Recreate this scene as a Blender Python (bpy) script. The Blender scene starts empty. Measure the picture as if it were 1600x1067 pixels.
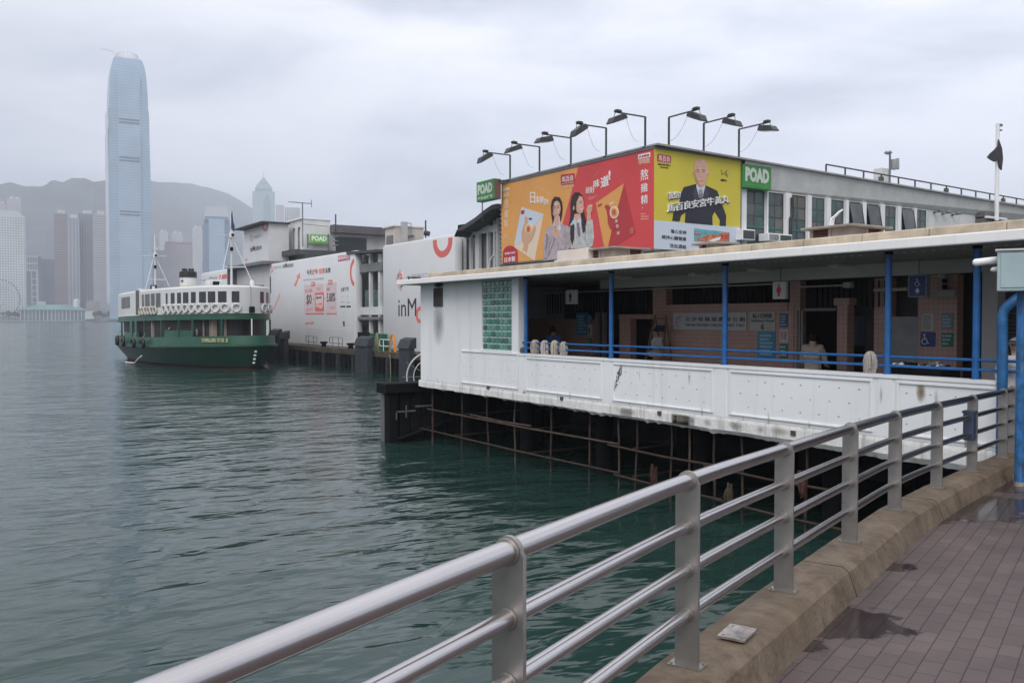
import bpy, math, random
from math import radians as R, sin, cos, pi, sqrt
from mathutils import Vector, Matrix, noise
random.seed(7)
SC = bpy.context.scene
COL = SC.collection

# ------------------------------------------------------------------ camera
YAW, PITCH, FPX, EYE = 33.4, 1.45, 1380.0, 4.0
cam = bpy.data.cameras.new('camera'); camo = bpy.data.objects.new('camera', cam); COL.objects.link(camo)
cam.sensor_width = 36.0; cam.lens = 36.0 * FPX / 1600.0
cam.clip_start = 0.05; cam.clip_end = 30000
camo.location = (0, 0, EYE)
camo.rotation_euler = (R(90 - PITCH), 0, R(-YAW))
SC.camera = camo
CM = Matrix.Translation(camo.location) @ camo.rotation_euler.to_matrix().to_4x4()

# ------------------------------------------------------------------ world: overcast sky
SUN_EL, SUN_AZ = 46.0, 230.0          # azimuth measured clockwise from +Y
w = bpy.data.worlds.new('World'); SC.world = w; w.use_nodes = True
nt = w.node_tree; nt.nodes.clear()
N = nt.nodes.new; Lk = nt.links.new
out = N('ShaderNodeOutputWorld'); bg = N('ShaderNodeBackground')
sky = N('ShaderNodeTexSky'); sky.sky_type = 'NISHITA'; sky.sun_disc = False
sky.sun_elevation = R(SUN_EL); sky.sun_rotation = R(SUN_AZ); sky.dust_density = 4
geo = N('ShaderNodeTexCoord')
nrm = N('ShaderNodeVectorMath'); nrm.operation = 'NORMALIZE'; Lk(geo.outputs['Generated'], nrm.inputs[0])
sep = N('ShaderNodeSeparateXYZ'); Lk(nrm.outputs[0], sep.inputs[0])
def ramp(vals, fac):
    r = N('ShaderNodeValToRGB'); e = r.color_ramp.elements
    while len(e) < len(vals): e.new(0.5)
    for i, (p, c) in enumerate(vals): e[i].position = p; e[i].color = (*c, 1)
    Lk(fac, r.inputs[0]); return r
zen = ramp([(0.0, (.60, .63, .70)), (.07, (.62, .645, .715)), (.2, (.69, .705, .77)), (.38, (.79, .795, .85)), (.75, (1.0, .99, 1.0)), (1.0, (1.0, .99, 1.0))], sep.outputs['Z'])
# brighter cloud towards the right of the view (+X)
rd = N('ShaderNodeVectorMath'); rd.operation = 'DOT_PRODUCT'; Lk(nrm.outputs[0], rd.inputs[0]); rd.inputs[1].default_value = (.93, .36, .25)
az = N('ShaderNodeMapRange'); Lk(rd.outputs['Value'], az.inputs[0])
az.inputs[1].default_value = 0.2; az.inputs[2].default_value = 1.0; az.inputs[3].default_value = .80; az.inputs[4].default_value = 1.32
mp = N('ShaderNodeMapping'); mp.inputs['Scale'].default_value = (1.5, 1.5, 4.6); mp.inputs['Location'].default_value = (.3, .9, .15)
Lk(nrm.outputs[0], mp.inputs[0])
n1 = N('ShaderNodeTexNoise'); n1.inputs['Scale'].default_value = 2.1; n1.inputs['Detail'].default_value = 6; n1.inputs['Roughness'].default_value = .5; n1.inputs['Distortion'].default_value = .3
Lk(mp.outputs[0], n1.inputs['Vector'])
cr = ramp([(.30, (.58, .61, .66)), (.43, (.79, .81, .84)), (.54, (.97, .975, .985)), (.70, (1.12, 1.11, 1.09))], n1.outputs[0])
m1 = N('ShaderNodeMix'); m1.data_type = 'RGBA'; m1.blend_type = 'MULTIPLY'; m1.inputs[0].default_value = 1
Lk(zen.outputs[0], m1.inputs[6]); Lk(cr.outputs[0], m1.inputs[7])
m2 = N('ShaderNodeVectorMath'); m2.operation = 'SCALE'; Lk(m1.outputs[2], m2.inputs[0]); Lk(az.outputs[0], m2.inputs['Scale'])
m3 = N('ShaderNodeVectorMath'); m3.operation = 'SCALE'; Lk(sky.outputs[0], m3.inputs[0]); m3.inputs['Scale'].default_value = .012
m4 = N('ShaderNodeVectorMath'); m4.operation = 'ADD'; Lk(m2.outputs[0], m4.inputs[0]); Lk(m3.outputs[0], m4.inputs[1])
Lk(m4.outputs[0], bg.inputs[0]); bg.inputs[1].default_value = 1.12; Lk(bg.outputs[0], out.inputs[0])

sun = bpy.data.lights.new('sun', 'SUN'); sun.energy = 1.6; sun.angle = R(40); sun.color = (1, .98, .95)
suno = bpy.data.objects.new('sun', sun); COL.objects.link(suno)
sd = Vector((sin(R(SUN_AZ)) * cos(R(SUN_EL)), cos(R(SUN_AZ)) * cos(R(SUN_EL)), sin(R(SUN_EL))))
suno.rotation_euler = sd.to_track_quat('Z', 'Y').to_euler()
SC.view_settings.view_transform = 'Standard'; SC.view_settings.look = 'None'
SC.view_settings.exposure = 0.2; SC.view_settings.gamma = 1.0
SC.render.engine = 'CYCLES'; SC.cycles.use_denoising = True; SC.cycles.max_bounces = 8; SC.cycles.volume_bounces = 3
SC.cycles.diffuse_bounces = 5; SC.cycles.glossy_bounces = 3

# ------------------------------------------------------------------ helpers
def ray(px, py):
    return (CM.to_3x3() @ Vector(((px - 800) / FPX, -(py - 533.5) / FPX, -1)))
def hit(px, py, ax, c):
    d = ray(px, py); o = camo.location
    t = (c - o[ax]) / d[ax]; return o + d * t
def onX(px, py, c): return hit(px, py, 0, c)
def onY(px, py, c): return hit(px, py, 1, c)
def onZ(px, py, c): return hit(px, py, 2, c)
SY, CY = sin(R(YAW)), cos(R(YAW))
def c2w(x, d, z=0.0): return Vector((CY * x + SY * d, -SY * x + CY * d, z))
def at(px, py, d): return c2w((px - 800) / FPX * d, d, EYE + (498.5 - py) / FPX * d)

MATS = {}
def M(name, col, rough=.6, metal=0, var=.12, scale=1.0, streak=0, bump=0, spec=.5, dirt=None, coat=0, rv=.1):
    if name in MATS: return MATS[name]
    m = bpy.data.materials.new(name); m.use_nodes = True; t = m.node_tree; b = t.nodes['Principled BSDF']
    b.inputs['Roughness'].default_value = rough; b.inputs['Metallic'].default_value = metal
    b.inputs['Specular IOR Level'].default_value = spec; b.inputs['Coat Weight'].default_value = coat
    g = t.nodes.new('ShaderNodeNewGeometry')
    last = None
    def mixc(fac, a, bb, bt='MIX'):
        x = t.nodes.new('ShaderNodeMix'); x.data_type = 'RGBA'; x.blend_type = bt
        if isinstance(fac, float): x.inputs[0].default_value = fac
        else: t.links.new(fac, x.inputs[0])
        for i, v in ((6, a), (7, bb)):
            if isinstance(v, tuple): x.inputs[i].default_value = (*v[:3], 1)
            else: t.links.new(v, x.inputs[i])
        return x.outputs[2]
    def nz(sc, det=4, vec=None, rgh=.55):
        n = t.nodes.new('ShaderNodeTexNoise'); n.inputs['Scale'].default_value = sc; n.inputs['Detail'].default_value = det; n.inputs['Roughness'].default_value = rgh
        if vec is None: t.links.new(g.outputs['Position'], n.inputs['Vector'])
        else: t.links.new(vec, n.inputs['Vector'])
        return n.outputs[0]
    def rmp(f, a, bb):
        r = t.nodes.new('ShaderNodeMapRange'); r.inputs[1].default_value = a; r.inputs[2].default_value = bb; t.links.new(f, r.inputs[0]); return r.outputs[0]
    c = col
    if var:
        lo = tuple(x * (1 - var) for x in col); hi = tuple(min(1, x * (1 + var)) for x in col)
        c = mixc(rmp(nz(scale), .3, .7), lo, hi)
    if streak:
        mpn = t.nodes.new('ShaderNodeMapping'); mpn.inputs['Scale'].default_value = (1, 1, .06)
        t.links.new(g.outputs['Position'], mpn.inputs[0])
        f = rmp(nz(5 * scale, 5, mpn.outputs[0], .65), .52, .75)
        k = t.nodes.new('ShaderNodeMath'); k.operation = 'MULTIPLY'; t.links.new(f, k.inputs[0]); k.inputs[1].default_value = streak
        c = mixc(k.outputs[0], c, dirt or tuple(x * .45 for x in col))
    if isinstance(c, tuple): b.inputs['Base Color'].default_value = (*c, 1)
    else: t.links.new(c, b.inputs['Base Color'])
    if bump:
        bn = t.nodes.new('ShaderNodeBump'); bn.inputs['Strength'].default_value = bump; bn.inputs['Distance'].default_value = .02
        t.links.new(nz(scale * 12, 5), bn.inputs['Height']); t.links.new(bn.outputs[0], b.inputs['Normal'])
    rn = rmp(nz(scale * 3), 0, 1)
    ra = t.nodes.new('ShaderNodeMapRange'); ra.inputs[3].default_value = max(.02, rough - rv); ra.inputs[4].default_value = min(1, rough + rv)
    t.links.new(rn, ra.inputs[0]); t.links.new(ra.outputs[0], b.inputs['Roughness'])
    MATS[name] = m; return m

def tag(o, label=None, cat=None, group=None, kind=None):
    if label: o['label'] = label
    if cat: o['category'] = cat
    if group: o['group'] = group
    if kind: o['kind'] = kind
    return o
def empty(name, loc, label=None, cat=None, group=None, rz=0):
    o = bpy.data.objects.new(name, None); COL.objects.link(o); o.location = loc; o.rotation_euler = (0, 0, rz)
    o.empty_display_size = .2
    return tag(o, label, cat, group)
def kids(o): return [c for c in bpy.data.objects if c.parent == o]
def copy_tree(o, parent=None):
    c = o.copy(); COL.objects.link(c)
    if parent is not None: c.parent = parent
    for ch in kids(o): copy_tree(ch, c)
    return c

class MB:
    def __init__(s): s.v = []; s.f = []; s.m = []; s.mats = []; s.smooth = []
    def _mi(s, m):
        if m not in s.mats: s.mats.append(m)
        return s.mats.index(m)
    def add(s, vs, fs, m=None, smooth=False):
        b = len(s.v); s.v += [Vector(v) for v in vs]; i = s._mi(m)
        for f in fs: s.f.append([b + k for k in f]); s.m.append(i); s.smooth.append(smooth)
        return s
    def box(s, x0, x1, y0, y1, z0, z1, m=None, T=None):
        vs = [Vector((x, y, z)) for z in (z0, z1) for x, y in ((x0, y0), (x1, y0), (x1, y1), (x0, y1))]
        if T is not None: vs = [T @ v for v in vs]
        return s.add(vs, [(3, 2, 1, 0), (4, 5, 6, 7), (0, 1, 5, 4), (1, 2, 6, 5), (2, 3, 7, 6), (3, 0, 4, 7)], m)
    def bev(s, x0, x1, y0, y1, z0, z1, m=None, T=None, b=.02):
        import bmesh
        bm = bmesh.new(); bmesh.ops.create_cube(bm, size=1)
        for v in bm.verts: v.co = Vector((x0 + (v.co.x + .5) * (x1 - x0), y0 + (v.co.y + .5) * (y1 - y0), z0 + (v.co.z + .5) * (z1 - z0)))
        bmesh.ops.bevel(bm, geom=bm.edges[:], offset=b, segments=2, profile=.5, affect='EDGES')
        bm.verts.ensure_lookup_table()
        vs = [T @ v.co if T is not None else v.co.copy() for v in bm.verts]
        s.add(vs, [[v.index for v in f.verts] for f in bm.faces], m); bm.free(); return s
    def prism(s, pts, h, m=None):
        """pts: closed polygon in 3D, h: extrusion vector"""
        n = len(pts); h = Vector(h); a = [Vector(p) for p in pts]; b = [p + h for p in a]
        nr = Vector((0, 0, 0))
        for i in range(n): nr += a[i].cross(a[(i + 1) % n])
        if nr.dot(h) < 0: a = a[::-1]; b = b[::-1]
        return s.add(a + b, [list(range(n))[::-1], list(range(n, 2 * n))] + [(i, (i + 1) % n, n + (i + 1) % n, n + i) for i in range(n)], m)
    def tube(s, pts, r, m=None, seg=8, caps=True):
        pts = [Vector(p) for p in pts]; n = len(pts); rs = r if isinstance(r, (list, tuple)) else [r] * n
        vs = []; fs = []; up = None
        for i, p in enumerate(pts):
            if i == 0: d = pts[1] - p
            elif i == n - 1: d = p - pts[-2]
            else: d = (pts[i + 1] - p).normalized() + (p - pts[i - 1]).normalized()
            d.normalize()
            if up is None: up = d.orthogonal().normalized()
            else:
                up = up - d * up.dot(d)
                up = up.normalized() if up.length > 1e-6 else d.orthogonal().normalized()
            sd_ = d.cross(up)
            for k in range(seg):
                a = 2 * pi * k / seg; vs.append(p + (up * cos(a) + sd_ * sin(a)) * rs[i])
        for i in range(n - 1):
            for k in range(seg):
                k2 = (k + 1) % seg; fs.append((i * seg + k, i * seg + k2, (i + 1) * seg + k2, (i + 1) * seg + k))
        if caps: fs += [list(range(seg))[::-1], [(n - 1) * seg + k for k in range(seg)]]
        return s.add(vs, fs, m, True)
    def lathe(s, prof, c, m=None, seg=20, axis=2):
        """prof list of (r,z)"""
        vs = []; fs = []; c = Vector(c)
        for r, z in prof:
            for k in range(seg):
                a = 2 * pi * k / seg
                v = (r * cos(a), r * sin(a), z)
                if axis == 0: v = (z, r * cos(a), r * sin(a))
                if axis == 1: v = (r * cos(a), z, r * sin(a))
                vs.append(c + Vector(v))
        for i in range(len(prof) - 1):
            for k in range(seg):
                k2 = (k + 1) % seg; fs.append((i * seg + k, i * seg + k2, (i + 1) * seg + k2, (i + 1) * seg + k))
        fs += [list(range(seg))[::-1], [(len(prof) - 1) * seg + k for k in range(seg)]]
        return s.add(vs, fs, m, True)
    def torus(s, c, R_, r, m=None, n=(0, 0, 1), seg=20, ring=8, a0=0, a1=2 * pi):
        n = Vector(n).normalized(); u = n.orthogonal().normalized() if abs(n.z) > .9 else Vector((0, 0, 1)).cross(n).normalized(); v = n.cross(u); c = Vector(c)
        vs = []; fs = []; full = abs(a1 - a0 - 2 * pi) < 1e-6; ns = seg if full else seg + 1
        for i in range(ns):
            a = a0 + (a1 - a0) * i / seg; d = u * cos(a) + v * sin(a)
            for k in range(ring):
                b = 2 * pi * k / ring; vs.append(c + d * (R_ + r * cos(b)) + n * (r * sin(b)))
        for i in range(seg):
            i2 = (i + 1) % ns
            for k in range(ring):
                k2 = (k + 1) % ring; fs.append((i * ring + k, i2 * ring + k, i2 * ring + k2, i * ring + k2))
        return s.add(vs, fs, m, True)
    def each(s, name, mat=None, parent=None, local=False):
        par = list(range(len(s.v)))
        def fd(a):
            while par[a] != a: par[a] = par[par[a]]; a = par[a]
            return a
        for f in s.f:
            for k in f[1:]: par[fd(k)] = fd(f[0])
        grp = {}
        for i, f in enumerate(s.f): grp.setdefault(fd(f[0]), []).append(i)
        out_ = []
        for fl in grp.values():
            m = MB(); mp_ = {}
            for i in fl:
                for k in s.f[i]:
                    if k not in mp_: mp_[k] = len(m.v); m.v.append(s.v[k])
                m.f.append([mp_[k] for k in s.f[i]]); m.m.append(m._mi(s.mats[s.m[i]])); m.smooth.append(s.smooth[i])
            out_.append(m.build(name, mat, parent, local))
        return out_
    def build(s, name, mat=None, parent=None, local=False, mesh_only=False):
        me = bpy.data.meshes.new(name)
        off = Vector((0, 0, 0)) if (local or parent is None) else parent_loc(parent)
        me.from_pydata([tuple(v - off) for v in s.v], [], s.f); me.update()
        for m in s.mats: me.materials.append(m if m is not None else mat)
        me.polygons.foreach_set('material_index', s.m)
        me.polygons.foreach_set('use_smooth', s.smooth)
        if any(s.smooth) and hasattr(me, 'set_sharp_from_angle'): me.set_sharp_from_angle(angle=R(40))
        if mesh_only: return me
        o = bpy.data.objects.new(name, me); COL.objects.link(o)
        if parent is not None: o.parent = parent
        return o
def parent_loc(p):
    v = Vector((0, 0, 0))
    while p is not None: v += p.location; p = p.parent
    return v

_tc = {}
def text_geo(s, bold=0.0, space=1.0):
    k = (s, bold, space)
    if k in _tc: return _tc[k]
    c = bpy.data.curves.new('t', 'FONT'); c.body = s; c.offset = bold; c.resolution_u = 2; c.space_character = space
    o = bpy.data.objects.new('t', c); COL.objects.link(o); bpy.context.view_layer.update()
    me = bpy.data.meshes.new_from_object(o.evaluated_get(bpy.context.evaluated_depsgraph_get()))
    vs = [v.co.copy() for v in me.vertices]; fs = [tuple(p.vertices) for p in me.polygons]
    # boundary edges for side walls
    cnt = {}
    for f in fs:
        for i in range(len(f)):
            a, b = f[i], f[(i + 1) % len(f)]; cnt[(a, b)] = 1
    bd = [e for e in cnt if (e[1], e[0]) not in cnt]
    x0 = min(v.x for v in vs); x1 = max(v.x for v in vs); y0 = min(v.y for v in vs); y1 = max(v.y for v in vs)
    vs = [((v.x - x0) / (x1 - x0), (v.y - y0) / (y1 - y0)) for v in vs]
    bpy.data.objects.remove(o); bpy.data.curves.remove(c); bpy.data.meshes.remove(me)
    _tc[k] = (vs, fs, bd, (x1 - x0) / (y1 - y0)); return _tc[k]
def put_text(mb, s, P0, P1, Pt, nrm_, t, m, bold=0.0, space=1.0):
    """text whose box has baseline P0->P1 and left edge P0->Pt, t thick along nrm_"""
    vs, fs, bd, asp = text_geo(s, bold, space); nrm_ = Vector(nrm_)
    U = P1 - P0; V = Pt - P0; n = len(vs)
    a = [P0 + U * x + V * y for x, y in vs]; b = [p + nrm_ * t for p in a]
    F = [tuple(n + i for i in f) for f in fs] + [(e[0], e[1], n + e[1], n + e[0]) for e in bd]
    mb.add(a + b, F, m)

class Board:
    """flat artwork on a plane; traced in the coordinates of a crop (ox, oy, scale) of the picture plane"""
    def __init__(s, root, ax, c, ox=0, oy=0, sc=1.0, nrm_=None, step=.006):
        s.root = root; s.ax = ax; s.c = c; s.o = (ox, oy, sc); s.n = Vector(nrm_) if nrm_ else Vector((-1, 0, 0) if ax == 0 else (0, -1, 0)); s.parts = {}; s.step = step
    def p(s, x, y):
        ox, oy, sc = s.o; return hit(ox + x / sc, oy + y / sc, s.ax, s.c)
    def mb(s, part): return s.parts.setdefault(part, MB())
    def poly(s, part, pts, m, layer=1):
        s.mb(part).prism([s.p(*q) for q in pts], s.n * (s.step * layer), m)
    def rect(s, part, x0, y0, x1, y1, m, layer=1, skew=True):
        P0 = s.p(x0, y0); P1 = s.p(x1, y1)
        if s.ax == 0: q = [P0, Vector((s.c, P1.y, P0.z)), P1, Vector((s.c, P0.y, P1.z))]
        else: q = [P0, Vector((P1.x, s.c, P0.z)), P1, Vector((P0.x, s.c, P1.z))]
        s.mb(part).prism(q, s.n * (s.step * layer), m)
    def ell(s, part, cx, cy, rx, ry, m, layer=1, rot=0, n=24):
        s.poly(part, [(cx + rx * cos(a) * cos(rot) - ry * sin(a) * sin(rot), cy + rx * cos(a) * sin(rot) + ry * sin(a) * cos(rot)) for a in [2 * pi * k / n for k in range(n)]], m, layer)
    def text(s, part, txt, bl, br, tl, m, layer=3, bold=0.0, space=1.0):
        put_text(s.mb(part), txt, s.p(*bl), s.p(*br), s.p(*tl), s.n, s.step * layer, m, bold, space)
    def line(s, part, x0, y0, x1, y1, wd, m, layer=1):
        dx, dy = x1 - x0, y1 - y0; l = sqrt(dx * dx + dy * dy); nx, ny = -dy / l * wd / 2, dx / l * wd / 2
        s.poly(part, [(x0 + nx, y0 + ny), (x1 + nx, y1 + ny), (x1 - nx, y1 - ny), (x0 - nx, y0 - ny)], m, layer)
    def done(s):
        for k, mb in s.parts.items(): mb.build(k, None, s.root)

# ---- palette
white_paint = M('white_paint', (.74, .76, .78), .55, var=.05, scale=.6, streak=.35, dirt=(.42, .40, .36), bump=.15)
white_plain = M('white_plain', (.74, .75, .77), .5, var=.05, scale=.8)
grey_white = M('grey_white', (.55, .56, .57), .6, var=.1, streak=.3)
blue_paint = M('blue_paint', (.010, .105, .33), .38, var=.2, scale=6, streak=.25, dirt=(.10, .16, .2))
steel = M('steel', (.52, .50, .505), .24, metal=1, var=.04, scale=1.5, rv=.03)
steel_brushed = M('steel_brushed', (.30, .285, .27), .42, metal=.85, var=.12, scale=8, rv=.05)
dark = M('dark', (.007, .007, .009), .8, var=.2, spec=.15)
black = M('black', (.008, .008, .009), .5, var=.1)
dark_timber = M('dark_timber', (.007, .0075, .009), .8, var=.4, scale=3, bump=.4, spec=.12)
concrete = M('concrete', (.25, .22, .19), .8, var=.25, scale=4, bump=.5)
rust = M('rust', (.036, .022, .016), .8, var=.5, scale=5, bump=.4)
grey_metal = M('grey_metal', (.17, .18, .19), .5, metal=.3, var=.2, scale=4)
glass_dark = M('glass_dark', (.03, .04, .045), .08, var=.3, scale=1.5, spec=.6)
red = M('red_print', (.62, .035, .04), .5, var=.04)
txt_dark = M('print_black', (.02, .02, .025), .5, var=0)
txt_white = M('print_white', (.78, .78, .78), .5, var=0)
# ================================================================== THE SETTING
# ---- sea
def sea_mat():
    m = bpy.data.materials.new('sea'); m.use_nodes = True; t = m.node_tree; b = t.nodes['Principled BSDF']
    b.inputs['Base Color'].default_value = (.015, .040, .035, 1); b.inputs['Roughness'].default_value = .10; b.inputs['IOR'].default_value = 1.33
    g = t.nodes.new('ShaderNodeNewGeometry')
    def nz(sc, det, st, rot, dis=0.0):
        mp = t.nodes.new('ShaderNodeMapping'); mp.inputs['Scale'].default_value = st; mp.inputs['Rotation'].default_value = (0, 0, R(rot)); t.links.new(g.outputs['Position'], mp.inputs[0])
        n = t.nodes.new('ShaderNodeTexNoise'); n.inputs['Scale'].default_value = sc; n.inputs['Detail'].default_value = det; n.inputs['Roughness'].default_value = .5; n.inputs['Distortion'].default_value = dis
        t.links.new(mp.outputs[0], n.inputs['Vector']); return n.outputs[0]
    def math(op, a, bb):
        k = t.nodes.new('ShaderNodeMath'); k.operation = op
        for i, v in enumerate((a, bb)):
            if isinstance(v, (int, float)): k.inputs[i].default_value = v
            else: t.links.new(v, k.inputs[i])
        return k.outputs[0]
    a = nz(.9, 2, (.5, 1, 1), 33, .6); c = nz(2.6, 2, (.45, 1, 1), 26, .5); d = nz(.22, 2, (1, 1, 1), 60)
    h = math('ADD', math('MULTIPLY', a, .24), math('ADD', math('MULTIPLY', c, .10), math('MULTIPLY', d, .5)))
    patch = nz(.035, 3, (1, .6, 1), 20)
    pr = t.nodes.new('ShaderNodeMapRange'); t.links.new(patch, pr.inputs[0]); pr.inputs[1].default_value = .35; pr.inputs[2].default_value = .65; pr.inputs[3].default_value = .55; pr.inputs[4].default_value = 1.0
    bn = t.nodes.new('ShaderNodeBump'); t.links.new(pr.outputs[0], bn.inputs['Strength']); bn.inputs['Distance'].default_value = .62
    t.links.new(h, bn.inputs['Height']); t.links.new(bn.outputs[0], b.inputs['Normal'])
    return m
sea = MB(); S = 9000
sea.add([(-S, -S, 0), (S, -S, 0), (S, S, 0), (-S, S, 0)], [(0, 1, 2, 3)])
tag(sea.build('water', sea_mat()), 'teal green rippled harbour water', 'water', kind='structure')

# ---- promenade fence line (camera-frame lateral, depth, top height rel. to the eye)
POSTS = [(-3.2, -2.75, -.61), (-2.5, -1.35, -.64), (-1.68, .05, -.67), (-.86, 1.47, -.70), (-.01, 2.89, -.725), (.864, 4.32, -.757), (1.75, 5.65, -.798),
         (2.71, 7.05, -.838), (3.7, 8.5, -.893), (4.73, 9.8, -.925), (5.75, 11.0, -.95), (6.80, 12.2, -.968), (7.22, 12.72, -.975)]
PW = [c2w(x, d, EYE + z) for x, d, z in POSTS]
KH = .95           # rail top above kerb
def along(i):
    a = PW[max(0, i - 1)]; b = PW[min(len(PW) - 1, i + 1)]; d = (b - a); d.z = 0; return d.normalized()
def side(i):
    d = along(i); return Vector((d.y, -d.x, 0))   # to the pavement side
kerb = MB(); sec = []
for i, p in enumerate(PW):
    s_ = side(i); z = p.z - KH
    sec.append([(p - s_ * .15, -3), (p - s_ * .15, z - .02), (p - s_ * .13, z), (p + s_ * .15, z), (p + s_ * .20, z - .035), (p + s_ * .26, z - .21), (p + s_ * .27, z - .6)])
fine = []
for i in range(len(sec) - 1):
    for k in range(16):
        t = k / 16
        fine.append([Vector((a[0].x * (1 - t) + b[0].x * t, a[0].y * (1 - t) + b[0].y * t, a[1] * (1 - t) + b[1] * t)) for a, b in zip(sec[i], sec[i + 1])])
fine.append([Vector((a[0].x, a[0].y, a[1])) for a in sec[-1]])
def kerb_material():
    m = M('kerb_concrete', (.135, .108, .083), .75, var=.22, scale=2.4, bump=.5); t = m.node_tree; b = t.nodes['Principled BSDF']; src = b.inputs['Base Color'].links[0].from_socket
    g = t.nodes.new('ShaderNodeNewGeometry'); n = t.nodes.new('ShaderNodeTexNoise'); n.inputs['Scale'].default_value = 7; n.inputs['Detail'].default_value = 8; n.inputs['Roughness'].default_value = .7; t.links.new(g.outputs['Position'], n.inputs['Vector'])
    r = t.nodes.new('ShaderNodeValToRGB'); e = r.color_ramp.elements; e[0].position = .36; e[0].color = (.66, .58, .50, 1); e[1].position = .62; e[1].color = (1.18, 1.12, 1.05, 1); e.new(.5).color = (1.0, .92, .82, 1); t.links.new(n.outputs[0], r.inputs[0])
    x = t.nodes.new('ShaderNodeMix'); x.data_type = 'RGBA'; x.blend_type = 'MULTIPLY'; x.inputs[0].default_value = 1; t.links.new(src, x.inputs[6]); t.links.new(r.outputs[0], x.inputs[7])
    n2 = t.nodes.new('ShaderNodeTexNoise'); n2.inputs['Scale'].default_value = 1.6; n2.inputs['Detail'].default_value = 5; t.links.new(g.outputs['Position'], n2.inputs['Vector'])
    r2 = t.nodes.new('ShaderNodeMapRange'); r2.inputs[1].default_value = .52; r2.inputs[2].default_value = .62; r2.inputs[4].default_value = .5; t.links.new(n2.outputs[0], r2.inputs[0])
    y = t.nodes.new('ShaderNodeMix'); y.data_type = 'RGBA'; t.links.new(r2.outputs[0], y.inputs[0]); t.links.new(x.outputs[2], y.inputs[6]); y.inputs[7].default_value = (.115, .08, .05, 1)
    t.links.new(y.outputs[2], b.inputs['Base Color']); return m
vs = []; fs = []
for i, row in enumerate(fine):
    for j, v in enumerate(row):
        n = noise.noise_vector(v * 6) * .002 if j in (2, 3, 4, 5) else Vector((0, 0, 0)); vs.append(v + n)
m_ = len(fine[0])
for i in range(len(fine) - 1):
    for j in range(m_ - 1): fs.append((i * m_ + j, i * m_ + j + 1, (i + 1) * m_ + j + 1, (i + 1) * m_ + j))
kerb.add(vs, fs, None, True)
kerb_mat = kerb_material()
ko = kerb.build('kerb', kerb_mat); ko.data.set_sharp_from_angle(angle=R(14))
tag(ko, 'worn brownish concrete kerb under the steel railing', 'kerb', kind='structure')

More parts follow.
